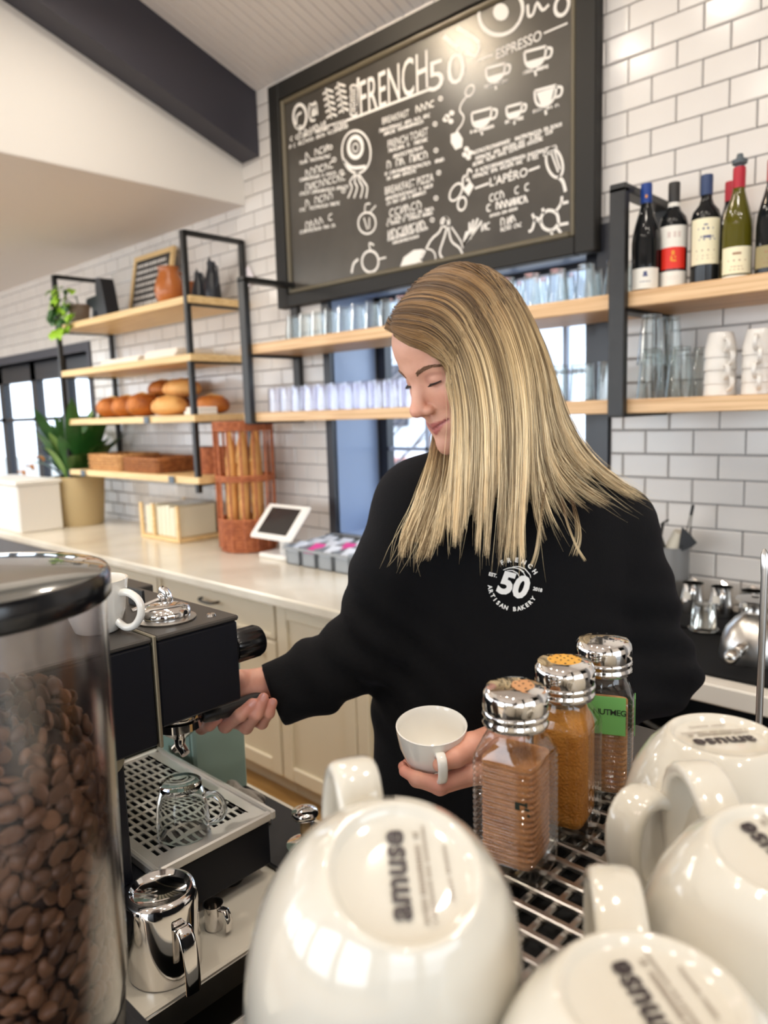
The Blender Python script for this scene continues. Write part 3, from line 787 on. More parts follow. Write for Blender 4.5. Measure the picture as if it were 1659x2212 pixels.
label_marks(t, [(0.0, 0.150, 0.040, 0.006), (0.004, 0.128, 0.034, 0.007), (0.004, 0.121, 0.044, 0.004), (0, 0.160, 0.01, 0.004)], lab_ink)
label_marks(t, [(0, 0.092, 0.05, 0.004), (0, 0.078, 0.04, 0.002), (0, 0.070, 0.046, 0.002)], lab_brown)
t = bottle(-0.724, 'olive green wine bottle with red capsule and grey pump stopper', glass_olive, cap_red, 'burgundy', [(0.018, 0.088, lab_cream, 1.15), (0.004, 0.013, lab_white, 1.15)], stopper=True)
label_marks(t, [(0, 0.070, 0.022, 0.006), (0, 0.052, 0.046, 0.004), (0, 0.036, 0.03, 0.002), (0, 0.028, 0.036, 0.002)], lab_brown)
bottle(-0.785, 'wine bottle with red capsule half hidden behind the olive green bottle', glass_black, cap_red, 'burgundy', [(0.02, 0.08, lab_tan, 1.1)], y=2.32)
t = bottle(-0.638, 'dark wine bottle with red capsule and tan label at the right edge of the photo', glass_black, cap_red, 'burgundy', [(0.022, 0.078, lab_tan, 1.15)])
label_marks(t, [(0, 0.062, 0.03, 0.005), (0, 0.045, 0.044, 0.003), (0, 0.034, 0.036, 0.002)], lab_brown)

# stacked pint glasses and white mugs on the lower shelf, right of the bracket
pg = thing('pint_glass', 'x', 'glass', (0, 0, 0), 'pint glasses stacked right of the bracket')
obj('pint_body', inverted(tumbler_mb(0.028, 0.042, 0.145, 20), 0.145), glass, pg, 40, local=True)
obj('thick_foot', MB().lathe([(0, 0.135), (0.0265, 0.135), (0.028, 0.145), (0, 0.145)], 18), glass, pg, 40, local=True)
first = True
for (x, y, z, lb) in ((-0.955, 2.19, 1.537, 'lower pint glass of the tall stack beside the steel bracket'), (-0.955, 2.19, 1.637, 'upper pint glass of the tall stack beside the steel bracket'),
                      (-0.868, 2.19, 1.537, 'single pint glass between the tall stack and the white mugs'), (-0.945, 2.30, 1.537, 'rear lower pint glass behind the tall stack'), (-0.945, 2.30, 1.637, 'rear upper pint glass behind the tall stack'), (-0.842, 2.30, 1.537, 'single pint glass at the back of the lower shelf')):
    if first: pg.location = (x, y, z); pg['label'] = lb; first = False
    else: dup(pg, (x, y, z), lb)
stack_white = pbr('stack_white', srgb(226, 222, 216), 0.15)
sm = thing('white_mug', 'x', 'mug', (0, 0, 0), 'white mugs stacked upside down')
sm_b = MB().lathe([(0.0405, 0.0), (0.043, 0.002), (0.0415, 0.025), (0.036, 0.052), (0.0325, 0.066), (0.0305, 0.070), (0.026, 0.071), (0.025, 0.067), (0, 0.067)], 26)
obj('mug_body', sm_b, stack_white, sm, 40, local=True)
hp = [(0.040, 0, 0.045), (0.052, 0, 0.052), (0.064, 0, 0.045), (0.067, 0, 0.032), (0.060, 0, 0.020), (0.043, 0, 0.014)]
obj('handle', MB().tube(hp, 0.005, 8, flat=((0, 1, 0), 0.006, 0.0035)), stack_white, sm, 60, local=True)
first = True
for sx_, lb in ((-0.756, 'left stack'), (-0.655, 'right stack')):
    for k, (dz, nm) in enumerate(((0.0, 'bottom'), (0.032, 'middle'), (0.070, 'third'), (0.105, 'top'))):
        lab = '%s white mug upside down in the %s on the lower shelf' % (nm, lb); p = (sx_, 2.19, 1.537 + dz)
        if first: sm.location = p; sm['label'] = lab; first = False; sm.rotation_euler = (0, 0, -0.75)
        else: dup(sm, p, lab, rz=-0.75 - 0.2 * (k % 2) - (0.5 if sx_ > -.7 else 0))

# ================================================================== bread shelf unit on the left
unit = thing('shelf_unit', 'black steel shelf unit with four pale wooden boards holding bread', 'shelf unit', (-3.9, 2.2, 1.16))
ux0, ux1 = -4.62, -3.183
for x in (ux0, ux1):
    for y in (2.035, 2.372): obj('upright', MB().box((x - 0.013, y - 0.013, 1.15), (x + 0.013, y + 0.013, 2.405), 0.001), black_steel, unit)
    obj('top_bar', MB().box((x - 0.013, 2.035, 2.385), (x + 0.013, 2.372, 2.408), 0.001), black_steel, unit)
UZ = (2.105, 1.830, 1.537, 1.230)
for z in UZ:
    obj('shelf_board', MB().box((-4.60, 2.02 if z < 2 else 2.03, z - 0.036), (-3.16, 2.392, z), 0.003), pale_pine, unit)
    for x in (ux0, ux1): obj('support_bar', MB().box((x - 0.012, 2.04, z - 0.046), (x + 0.012, 2.37, z - 0.037)), black_steel, unit)
tag_grey = pbr('tag_grey', srgb(92, 104, 116), 0.5)
for (px, py, z) in ((318, 915, 1.519), (181, 1030, 1.212), (372, 1041, 1.212)):
    p = at_y(px, py, 2.015); tag(obj('price_tag', MB().box((p[0] - 0.025, 2.009, z - 0.019), (p[0] + 0.025, 2.014, z + 0.016), 0.001), tag_grey), 'small slate grey price tag clipped to the %s bread shelf edge' % {318: 'third', 181: 'lowest (left end of the)', 372: 'lowest (right end of the)'}[px], 'price tag', 'price tags on the bread shelves')

leaf_lime = pbr('leaf_lime', srgb(150, 196, 48), 0.4); leaf_green = pbr('leaf_green', srgb(52, 104, 40), 0.4, noise=(8, srgb(30, 74, 26), 0.3, 0.7)); leaf_pale = pbr('leaf_pale', srgb(120, 150, 80), 0.4)
def leaf(mb, base, tip, width, bend=(0, 0, 0.05), side=None, n=6):
    base, tip, bend = [np.array(q, float) for q in (base, tip, bend)]; d = tip - base
    s = np.cross(d, (0, 0, 1.0)) if side is None else np.array(side, float); s = s / (np.linalg.norm(s) + 1e-9)
    vs = []
    for i in range(n + 1):
        t = i / n; c = base + d * t + bend * (4 * t * (1 - t)); w_ = width * (math.sin(PI * min(1, t * 0.97 + 0.03)) ** 0.75) * 0.5 + 0.001
        dip = np.array([0, 0, -0.15 * w_])
        vs += [c - s * w_ + dip * 0, c + dip * 1.5, c + s * w_]
    fs = []
    for i in range(n):
        for k in (0, 1): fs.append((3 * i + k, 3 * i + k + 1, 3 * i + 4 + k, 3 * i + 3 + k))
    mb.add(vs, fs)
# trailing plant at the left end of the top board
pt = at_y(150, 650, 2.12)
tp = thing('trailing_plant', 'lime green plant trailing over the left end of the top bread shelf', 'plant', (-4.50, 2.12, 2.105))
obj('pot', MB().lathe([(0, 0.0), (0.05, 0.0), (0.062, 0.10), (0.066, 0.10), (0.066, 0.115), (0.056, 0.115), (0.05, 0.10), (0, 0.10)], 18, (-4.50, 2.12, 2.105)), pbr('pot_tan', srgb(150, 132, 116), 0.7), tp, 40)
rg = random.Random(4)
for k in range(44):
    m = MB(); x = -4.525 + rg.uniform(-.07, .12); z = 2.33 - rg.random() ** 0.8 * 0.27
    y = 2.03 + rg.uniform(-0.04, 0.03)
    leaf(m, (x, y, z), (x + rg.uniform(-.05, .05), y - rg.uniform(.01, .05), z - rg.uniform(.04, .08)), 0.068, (0, -0.01, 0.012), side=(1, rg.uniform(-.5, .5), rg.uniform(-.4, .4)), n=4)
    obj('leaf', m, leaf_lime if k % 3 else leaf_green, tp, 180)
obj('stem', MB().tube([(-4.50, 2.12, 2.205), (-4.53, 2.06, 2.25), (-4.55, 2.01, 2.14), (-4.56, 2.0, 1.99)], 0.005, 6).tube([(-4.50, 2.12, 2.205), (-4.44, 2.08, 2.26), (-4.40, 2.05, 2.25)], 0.004, 6), leaf_green, tp)
# black angular ornament
bo = thing('black_ornament', 'black angular ornament on the top bread shelf beside the green plant', 'ornament', (-4.2, 2.13, 2.105))
bk = pbr('satin_black', srgb(34, 38, 46), 0.35)
p0, p1 = at_y(228, 600, 2.12), at_y(240, 648, 2.12)
Rz = np.array([[1, 0, 0], [0, 0, -1], [0, 1, 0]])
obj('slab', MB().prism([(-4.195, 2.1052), (-4.075, 2.1052), (-4.115, 2.28), (-4.13, 2.325), (-4.175, 2.33), (-4.195, 2.29)], -2.16, -2.08, R=Rz), bk, bo)
obj('arm', MB().prism([(-4.19, 2.135), (-4.19, 2.24), (-4.33, 2.235), (-4.345, 2.21)], -2.15, -2.09, R=Rz), bk, bo)
obj('foot', MB().prism([(-4.30, 2.1052), (-4.26, 2.1052), (-4.25, 2.205), (-4.285, 2.205)], -2.14, -2.10, R=Rz), bk, bo)
# leaning letter board
lb = thing('letter_board', 'small wood framed blackboard with white writing on the top bread shelf', 'sign', (-3.95, 2.3, 2.105))
LR = np.array([[1, 0, 0], [0, math.cos(.18), -math.sin(.18) * -1], [0, -math.sin(.18) * 1, math.cos(.18)]]).T
def lean(v): return v
fx0, fx1, fz0, fz1 = -4.19, -3.75, 0.0, 0.375
m = MB(); R_ = np.array([[1, 0, 0], [0, math.cos(0.2), math.sin(0.2)], [0, -math.sin(0.2), math.cos(0.2)]])
og = (0, 2.27, 2.106)
for lo, hi in (((fx0, -.01, 0), (fx0 + .03, .012, fz1)), ((fx1 - .03, -.01, 0), (fx1, .012, fz1)), ((fx0 + .03, -.01, 0), (fx1 - .03, .012, .03)), ((fx0 + .03, -.01, fz1 - .03), (fx1 - .03, .012, fz1))): m.box(lo, hi, .003, R_, og)
obj('wood_frame', m, pale_pine, lb)
obj('blackboard', MB().box((fx0 + .028, -.004, .028), (fx1 - .028, .008, fz1 - .028), 0, R_, og), pbr('board_dark', srgb(48, 46, 46), 0.5), lb)
m = MB(); rg = random.Random(9)
for r_ in range(7):
    x = fx0 + .05
    while x < fx1 - .07:
        w_ = rg.uniform(.012, .03); m.box((x, -.0055, fz1 - .072 - r_ * .038), (x + w_, -.0042, fz1 - .055 - r_ * .038), 0, R_, og); x += w_ + .010
tag(obj('white_letters', m, chalk, lb), kind='stuff')
# clay jug and black jugs
clay = pbr('clay', srgb(190, 112, 52), 0.3, noise=(6, srgb(160, 88, 40), 0.3, 0.7))
j = thing('clay_jug', 'round orange clay jug in front of the letter board', 'jug', (-3.47, 2.12, 2.105))
obj('jug_body', MB().lathe([(r * .9, z * .93) for r, z in [(0, 0), (0.06, 0.0), (0.078, 0.03), (0.086, 0.07), (0.076, 0.12), (0.060, 0.155), (0.055, 0.175), (0.063, 0.195), (0.059, 0.196), (0.050, 0.176), (0.054, 0.15), (0, 0.10)]], 28, (-3.47, 2.12, 2.105)), clay, j, 60)
obj('handle', MB().tube([(-3.47, 2.17, 2.27), (-3.47, 2.20, 2.262), (-3.47, 2.215, 2.22), (-3.47, 2.19, 2.17)], 0.009, 8), clay, j, 60)
for i, (x, y, h_, lbv) in enumerate(((-3.46, 2.29, 0.20, 'black jug with pointed spout behind the shelf upright'), (-3.31, 2.27, 0.235, 'slender black jug with tall pointed spout by the shelf end'))):
    j = thing('black_jug', lbv, 'jug', (x, y, 2.105), 'black jugs on the top bread shelf')
    obj('jug_body', MB().lathe([(0, 0), (0.038, 0), (0.046, h_ * .12), (0.042, h_ * .35), (0.028, h_ * .6), (0.020, h_ * .75), (0.022, h_ * .86), (0.012, h_ * .87), (0.012, h_ * .7), (0, h_ * .5)], 22, (x, y, 2.105)), bk, j, 60)
    obj('spout', MB().add([(x - .02, y - .008, 2.105 + h_ * .8), (x - .02, y + .008, 2.105 + h_ * .8), (x + .012, y, 2.105 + h_ * .82), (x - .012, y, 2.105 + h_), (x - .03, y, 2.105 + h_ * .9)], [(0, 1, 2), (0, 2, 3), (1, 3, 2), (0, 3, 4), (1, 4, 3), (0, 4, 1)]), bk, j)
    obj('handle', MB().tube([(x + .018, y, 2.105 + h_ * .82), (x + .05, y, 2.105 + h_ * .72), (x + .055, y, 2.105 + h_ * .45), (x + .042, y, 2.105 + h_ * .3)], 0.006, 7), bk, j, 60)
tag(obj('clay_beaker', MB().lathe([(0, 0), (0.03, 0), (0.034, 0.09), (0.036, 0.14), (0.032, 0.14), (0.03, 0.09), (0, 0.02)], 20, (-3.56, 2.30, 2.105)), clay, None, 60), 'small clay beaker behind the black jugs', 'beaker')
# white paper bags lying flat on the second board
paper = pbr('paper', srgb(240, 234, 224), 0.8)
for i, (xa, xb, n) in enumerate(((-4.25, -3.80, 3), (-3.75, -3.42, 4))):
    for k in range(n):
        tag(obj('paper_bag', MB().box((xa + .012 * (k % 2), 2.09 + .008 * k, 1.8305 + k * .0135), (xb - .01 * (k % 2), 2.34, 1.8435 + k * .0135), .004), paper), '%s flat white paper bag in the %s pile on the second bread shelf' % (['bottom', 'second', 'third', 'fourth'][k], ['left', 'right'][i]), 'paper bag', 'flat paper bags on the second bread shelf')
# loaves
crust = pbr('crust', srgb(196, 116, 40), 0.55, noise=(14, srgb(140, 70, 20), 0.35, 0.65), bump=(60, 0.4))
crust2 = pbr('crust2', srgb(232, 178, 106), 0.6, noise=(10, srgb(202, 132, 62), 0.3, 0.6), bump=(60, 0.4))
scored = pbr('scored', srgb(232, 190, 120), 0.8)
def loaf(x, y, z, lx, ly, lz, label, mt, rz=0.0):
    t = thing('bread_loaf', label, 'bread', (x, y, z), 'loaves on the third bread shelf')
    m = MB(); n, k = 18, 10; vs = []
    for i in range(n):
        a = 2 * PI * i / n
        for j2 in range(1, k):
            th = PI * j2 / k; r = math.sin(th) ** 0.8; zz = -math.cos(th); zz = zz * (1.0 if zz > 0 else 0.72)
            wob = 1 + 0.03 * math.sin(3 * a + x * 30)
            vx, vy = lx * r * math.cos(a) * wob, ly * r * math.sin(a) * wob
            vs.append((x + vx * math.cos(rz) - vy * math.sin(rz), y + vx * math.sin(rz) + vy * math.cos(rz), z + lz * 0.72 + zz * lz))
    c0 = len(vs); vs += [(x, y, z), (x, y, z + lz * 1.72)]; q = k - 1; fs = []
    for i in range(n):
        i2 = (i + 1) % n
        for j2 in range(q - 1): fs.append((i * q + j2, i2 * q + j2, i2 * q + j2 + 1, i * q + j2 + 1))
        fs.append((c0, i2 * q, i * q)); fs.append((i * q + q - 1, i2 * q + q - 1, c0 + 1))
    obj('crust', m.add(vs, fs), mt, t, 180)
    for s in (-.4, 0, .4):
        mm = MB(); cx = x + lx * s * math.cos(rz); cy = y + lx * s * math.sin(rz); hh = z + lz * (0.74 + math.sqrt(max(0, 1 - s * s)) * 0.985)
        dx, dy = -math.sin(rz) * ly * .45 + .01, math.cos(rz) * ly * .45
        obj('score_cut', mm.tube([(cx - dx, cy - dy, hh - lz * .12), (cx, cy, hh + .001), (cx + dx, cy + dy, hh - lz * .12)], [.002, .006, .002], 6), scored, t, 180)
Z3 = 1.537
loaf(-4.19, 2.13, Z3, .085, .10, .070, 'leftmost round loaf of the front row on the third bread shelf', crust)
loaf(-4.01, 2.13, Z3, .085, .10, .072, 'second round loaf of the front row on the third bread shelf', crust)
loaf(-3.82, 2.12, Z3, .095, .10, .075, 'third, darkest round loaf of the front row on the third bread shelf', crust)
loaf(-3.55, 2.12, Z3, .125, .085, .060, 'long loaf at the right of the front row on the third bread shelf', crust2)
loaf(-3.30, 2.22, Z3, .10, .09, .058, 'brown loaf just behind the right upright of the third bread shelf', crust)
loaf(-3.75, 2.29, Z3, .12, .08, .065, 'loaf at the back under the pile on the third bread shelf', crust)
loaf(-3.61, 2.24, Z3 + .098, .13, .085, .058, 'pale long loaf lying on top of the pile on the third bread shelf', crust2, .15)
loaf(-3.86, 2.27, Z3 + .105, .11, .08, .058, 'dark loaf lying on top at the back of the pile on the third bread shelf', crust, -.1)
for k in range(2): tag(obj('paper_packet', MB().box((-3.16 - .14 + k * .02, 2.05, Z3 + .0005 + k * .019), (-3.165, 2.16, Z3 + .019 + k * .019), .004), paper), ['lower', 'upper'][k] + ' small white paper packet at the right end of the third bread shelf', 'paper packet', 'paper packets by the loaves')
# wicker trays and basket
wick = pbr('wicker', srgb(176, 112, 60), 0.7, noise=(40, srgb(130, 76, 36), 0.35, 0.65)); wick_lt = pbr('wicker_light', srgb(214, 164, 106), 0.7, noise=(40, srgb(170, 116, 62), 0.35, 0.65)); wick_red = pbr('wicker_red', srgb(190, 112, 68), 0.65, noise=(40, srgb(152, 80, 44), 0.35, 0.65))
def weave_rect(t, x0, x1, y0, y1, z, h_, mt, rows=6):
    for r_ in range(rows):
        zz = z + h_ * (r_ + .5) / rows; a = .003 * (1 if r_ % 2 else -1)
        pts = []
        for (xa, ya), (xb, yb) in (((x0, y0), (x1, y0)), ((x1, y0), (x1, y1)), ((x1, y1), (x0, y1)), ((x0, y1), (x0, y0))):
            n = 8
            for i in range(n): tt = i / n; s = a * math.cos(PI * i); pts.append((xa + (xb - xa) * tt + (s if xa == xb else 0), ya + (yb - ya) * tt + (s if ya == yb else 0), zz))
        obj('woven_strand', MB().tube(pts, h_ / rows * .56, 5, True), mt, t, 180)
    obj('tray_base', MB().box((x0, y0, z), (x1, y1, z + .006)), mt, t)
    obj('rolled_rim', MB().tube([(x0, y0, z + h_), (x1, y0, z + h_), (x1, y1, z + h_), (x0, y1, z + h_)], .009, 7, True), mt, t, 60)
Z4 = 1.230
t = thing('wicker_tray', 'light wicker tray at the left on the lowest bread shelf', 'basket', (-4.19, 2.18, Z4)); weave_rect(t, -4.40, -4.01, 2.06, 2.30, Z4 + .001, .085, wick_lt)
t = thing('wicker_tray', 'darker wicker tray in the middle of the lowest bread shelf', 'basket', (-3.78, 2.18, Z4)); weave_rect(t, -3.97, -3.60, 2.06, 2.30, Z4 + .001, .075, wick)
t = thing('wicker_basket', 'round brown wicker basket at the right end of the lowest bread shelf', 'basket', (-3.30, 2.24, Z4))
for r_ in range(9):
    n = 24; rr = .085 + .022 * math.sin(PI * (r_ + 1) / 11)
    obj('woven_ring', MB().tube([(-3.30 + (rr + .003 * (1 if (i + r_) % 2 else -1)) * math.cos(2 * PI * i / n), 2.24 + (rr + .003 * (1 if (i + r_) % 2 else -1)) * math.sin(2 * PI * i / n), Z4 + .009 + r_ * .015) for i in range(n)], .0085, 5, True), wick_red, t, 180)
obj('basket_base', MB().lathe([(0, .001), (.09, .001), (.09, .008), (0, .008)], 20, (-3.30, 2.24, Z4)), wick_red, t)

# ================================================================== back counter
CZ = 0.86
ctr = thing('back_counter', 'long pale marble counter top along the tiled wall', 'counter', (-3.4, 2.05, CZ - .04))
obj('counter_slab', MB().box((-7.0, 1.655, CZ - .04), (-1.36, 2.396, CZ), .006), marble, ctr)
ctr2 = thing('back_counter', 'white counter top with black mat at the right behind the woman', 'counter', (-.3, 2.05, CZ - .05))
obj('counter_slab', MB().box((-1.355, 1.74, CZ - .05), (.9, 2.396, CZ), .004), pbr('counter_white', srgb(226, 220, 210), .35), ctr2)
def shaker_cabinet(x0, x1, label, drawer=True):
    t = thing('base_cabinet', label, 'cabinet', ((x0 + x1) / 2, 2.05, 0), 'cream cabinets under the back counter'); yf_ = 1.74
    obj('carcass', MB().box((x0, yf_, .09), (x1, 2.39, CZ - .041)), cream_paint, t)
    obj('plinth', MB().box((x0, yf_ + .05, 0), (x1, 2.35, .09)), cream_paint, t)
    def front(nm, xa, xb, za, zb, rail, hnd):
        d = obj(nm, MB().box((xa, yf_ - .012, za), (xb, yf_ - .0005, zb), .002), cream_paint, t)
        m = MB()
        for lo, hi in (((xa, yf_ - .024, za), (xa + rail, yf_ - .012, zb)), ((xb - rail, yf_ - .024, za), (xb, yf_ - .012, zb)), ((xa + rail, yf_ - .024, za), (xb - rail, yf_ - .012, za + rail)), ((xa + rail, yf_ - .024, zb - rail), (xb - rail, yf_ - .012, zb))): m.box(lo, hi, .004)
        obj('frame_rails', m, cream_paint, d)
        if hnd: cx, cz = hnd; obj('handle', MB().tube([(cx - .06, yf_ - .024, cz), (cx - .058, yf_ - .045, cz), (cx - .03, yf_ - .052, cz - .004), (cx + .03, yf_ - .052, cz - .004), (cx + .058, yf_ - .045, cz), (cx + .06, yf_ - .024, cz)], .006, 7), black_steel, d, 60)
    ztop = CZ - .046
    if drawer:
        front('drawer', x0 + .004, x1 - .004, ztop - .155, ztop, .022, ((x0 + x1) / 2, ztop - .06)); ztop -= .16
    xm = (x0 + x1) / 2
    front('door', x0 + .004, xm - .002, .10, ztop - .004, .06, None); front('door', xm + .002, x1 - .004, .10, ztop - .004, .06, None)
shaker_cabinet(-2.215, -1.36, 'cream panelled cabinet right below the tablet, beside the black sleeve', False)
shaker_cabinet(-3.08, -2.22, 'cream cabinet with a black drawer handle seen past the espresso machine')
shaker_cabinet(-3.95, -3.085, 'cream cabinet farther left, mostly behind the coffee grinder')
dark_void = pbr('dark_void', srgb(22, 22, 24), .6)
t = thing('open_shelf_base', 'black open base under the white counter at the right', 'cabinet', (-.3, 2.1, 0))
m = MB(); m.box((-1.35, 1.8, .0), (-1.32, 2.39, CZ - .051)); m.box((.86, 1.8, 0), (.9, 2.39, CZ - .051)); obj('side_panel', m, dark_void, t)
obj('back_panel', MB().box((-1.32, 2.36, 0), (.86, 2.39, CZ - .051)), dark_void, t); obj('lower_shelf', MB().box((-1.32, 1.8, .45), (.86, 2.36, .48)), dark_void, t)
cab_grey = pbr('cable_grey', srgb(88, 88, 84), .5)
for k, (dz, lbv) in enumerate(((0, 'upper grey cable looping in the dark under the white counter'), (-.06, 'lower grey cable looping in the dark under the white counter'))):
    tag(obj('cable', MB().tube([(-.85 + .05 * k, 1.90 + .03 * k, .66 + dz), (-.7, 1.86 + .03 * k, .64 + dz), (-.5, 1.88 + .03 * k, .59 + dz), (-.25, 1.9 + .03 * k, .56 + dz), (.2, 1.92 + .04 * k, .488)], .007, 7), cab_grey, None, 60), lbv, 'cable')
# plant in a burlap pot, white box
PP = (-4.72, 2.12, CZ)
pot = thing('potted_plant', 'leafy green plant in a burlap covered pot on the left counter', 'plant', PP)
burlap = pbr('burlap', srgb(186, 164, 122), .9, bump=(180, .5))
obj('burlap_pot', MB().lathe([(0, 0), (.135, 0), (.142, .02), (.155, .16), (.165, .30), (.155, .315), (.145, .30), (.13, .25), (0, .25)], 28, PP), burlap, pot, 60)
rg = random.Random(12)
for k in range(46):
    a = rg.uniform(0, 2 * PI); el = rg.uniform(.35, 1.35); ln = rg.uniform(.30, .62)
    b0 = np.array([PP[0] + .07 * math.cos(a), PP[1] + .06 * math.sin(a), CZ + .27])
    d = np.array([math.cos(a) * math.cos(el), math.sin(a) * math.cos(el) * .55, math.sin(el)]) * ln
    tp_ = b0 + d; tp_[1] = min(tp_[1], 2.37)
    obj('leaf', (lambda q: (leaf(q, b0, tp_, rg.uniform(.06, .10), (0, 0, .05)), q)[1])(MB()), [leaf_green, leaf_green, leaf_green, leaf_pale][k % 4], pot, 180)
for k, (px, py) in enumerate(((58, 1010), (40, 1022), (80, 990))):
    e = at_y(px, py, 2.0); obj('flower', (lambda q: (leaf(q, e + np.array([.06, .02, -.02]), e, .05, (0, 0, .03)), q)[1])(MB()), pbr('petal_orange%d' % k, srgb(214, 140, 70), .5), pot, 180)
wb = thing('display_box', 'plain white box at the left end of the counter beside the plant', 'box', (-5.0, 1.95, CZ))
obj('box_body', MB().box((-5.35, 1.70, CZ + .001), (-4.615, 1.96, CZ + .29), .008), pbr('box_white', srgb(232, 228, 220), .5), wb)
obj('lid', MB().box((-5.36, 1.69, CZ + .291), (-4.605, 1.97, CZ + .315), .006), pbr('box_white_lid', srgb(238, 235, 228), .5), wb)
# crate of packets with a clear case on top
cr = thing('wooden_crate', 'small wooden crate on the counter below the bread shelves', 'crate', (-3.66, 2.2, CZ))
cx0, cx1, cy0, cy1 = -3.86, -3.46, 2.07, 2.36
obj('crate_base', MB().box((cx0, cy0, CZ + .001), (cx1, cy1, CZ + .022), .003), pale_pine, cr)
for x in (cx0 + .012, (cx0 + cx1) / 2 - .06, cx1 - .012): obj('post', MB().box((x - .012, cy0, CZ + .02), (x + .012, cy0 + .014, CZ + .20), .002), pale_pine, cr)
for x in (cx0 + .012, cx1 - .012): obj('post', MB().box((x - .012, cy1 - .014, CZ + .02), (x + .012, cy1, CZ + .20), .002), pale_pine, cr)
packet = pbr('packet', srgb(232, 226, 204), .8)
for k in range(8):
    x = cx0 + .03 + k * .043
    tag(obj('paper_packet', MB().box((x, cy0 + .02, CZ + .0225), (x + .037, cy1 - .03, CZ + .185 + .006 * (k % 3)), .005), packet), 'cream paper packet standing in the wooden crate on the counter', 'paper packet', 'packets standing in the crate')
cc = thing('clear_case', 'clear plastic case standing on the packets in the crate', 'case', (-3.64, 2.2, CZ + .199))
obj('case_walls', MB().box((-3.80, 2.10, CZ + .2), (-3.49, 2.32, CZ + .32), .006), clear_plastic, cc); obj('case_rim', MB().tube([(-3.80, 2.10, CZ + .32), (-3.49, 2.10, CZ + .32), (-3.49, 2.32, CZ + .32), (-3.80, 2.32, CZ + .32)], .005, 6, True), pbr('rim_grey', srgb(170, 168, 160), .5), cc)
# tall baguette basket
BK = (-3.02, 2.20, CZ)
bs = thing('baguette_basket', 'tall reddish wicker basket for baguettes on the counter', 'basket', BK)
def wring(z, r, mt=wick_red, th=.009): return MB().tube([(BK[0] + (r + .003 * (1 if i % 2 else -1)) * math.cos(2 * PI * i / 28), BK[1] + (r + .003 * (1 if i % 2 else -1)) * math.sin(2 * PI * i / 28), CZ + z) for i in range(28)], th, 6, True)
for k in range(10): obj('woven_ring', wring(.010 + k * .0165, .128 + .0012 * k), wick_red, bs, 180)
for z in (.355, .370, .60, .615, .63): obj('woven_ring', wring(z, .140), wick_red, bs, 180)
for k in range(14):
    a = 2 * PI * k / 14 + .15
    obj('stake', MB().tube([(BK[0] + .140 * math.cos(a), BK[1] + .140 * math.sin(a), CZ + .02), (BK[0] + .143 * math.cos(a), BK[1] + .143 * math.sin(a), CZ + .635)], .006, 6), wick_red, bs, 60)
obj('basket_base', MB().lathe([(0, .001), (.128, .001), (.128, .01), (0, .01)], 24, BK), wick_red, bs)
rg = random.Random(5)
for k, (dx, dy, tx, ty, h_) in enumerate(((-.062, -.050, .02, .0, .58), (-.005, -.082, .01, .0, .55), (.055, -.058, .01, .0, .60), (.080, .0, .0, .0, .57), (0, -.012, .01, 0, .61), (-.070, .02, .0, .0, .52), (.03, .055, .0, 0, .58))):
    t = thing('baguette', ['pale baguette leaning at the left in the tall basket', 'baguette at the front of the tall basket', 'longest pale baguette in the tall basket', 'baguette at the right side of the tall basket', 'baguette in the middle of the tall basket', 'shorter baguette at the back left of the tall basket', 'baguette at the back of the tall basket'][k], 'bread', (BK[0] + dx, BK[1] + dy, CZ + .015), 'baguettes in the tall basket')
    m = MB(); pts = [(BK[0] + dx + tx * s, BK[1] + dy + ty * s, CZ + .017 + h_ * s) for s in np.linspace(0, 1, 9)]
    obj('crust', m.tube(pts, [.010, .020, .024, .0255, .0255, .0255, .024, .019, .007], 10), crust2, t, 180)
    for s in (.25, .42, .59, .76):
        c = np.array([BK[0] + dx + tx * s, BK[1] + dy + ty * s - .0245, CZ + .017 + h_ * s]); obj('score_cut', MB().tube([c + np.array([-.014, .006, -.03]), c, c + np.array([.014, .006, .03])], [.002, .006, .002], 6), scored, t, 180)
# tablet on its stand
TB = (-2.60, 2.10, CZ)
tb = thing('tablet_stand', 'white point of sale tablet tilted on a white stand', 'tablet', TB)
tw_ = pbr('tablet_white', srgb(238, 234, 228), .3)
tR = np.array([[1, 0, 0], [0, math.cos(.83), -math.sin(.83)], [0, math.sin(.83), math.cos(.83)]])
tO = (-2.675, 2.062, .962)
obj('tablet_frame', MB().box((-.150, 0, -.012), (.150, .195, .006), .012, tR, tO), tw_, tb)
obj('screen', MB().box((-.105, .025, .0062), (.105, .170, .0072), 0, tR, tO), pbr('screen_dark', srgb(48, 46, 46), .15), tb)
obj('neck', MB().tube([(-2.69, 2.16, .87), (-2.69, 2.16, .95), (-2.68, 2.13, 1.02)], .022, 10), tw_, tb, 60)
obj('foot', MB().box((-2.80, 2.09, CZ + .001), (-2.60, 2.25, CZ + .024), .006), tw_, tb)
# grey organiser with cards
og_ = thing('organiser', 'grey plastic organiser with open bins full of cards on the counter', 'organiser', (-2.35, 2.2, CZ))
grey_pl = pbr('grey_plastic', srgb(150, 154, 158), .5)
for k in range(4):
    x = -2.565 + k * .105
    m = MB(); m.box((x, 2.07, CZ + .002), (x + .085, 2.075, CZ + .07), .001); m.box((x, 2.07, CZ + .002), (x + .004, 2.36, CZ + .085)); m.box((x + .081, 2.07, CZ + .002), (x + .085, 2.36, CZ + .085)); m.box((x, 2.07, CZ + .002), (x + .085, 2.36, CZ + .006)); m.box((x, 2.355, CZ + .002), (x + .085, 2.36, CZ + .085))
    obj('bin', m, grey_pl, og_)
obj('rim', MB().tube([(-2.57, 2.06, CZ + .075), (-2.16, 2.06, CZ + .075), (-2.16, 2.37, CZ + .09), (-2.57, 2.37, CZ + .09)], .007, 6, True), grey_pl, og_)
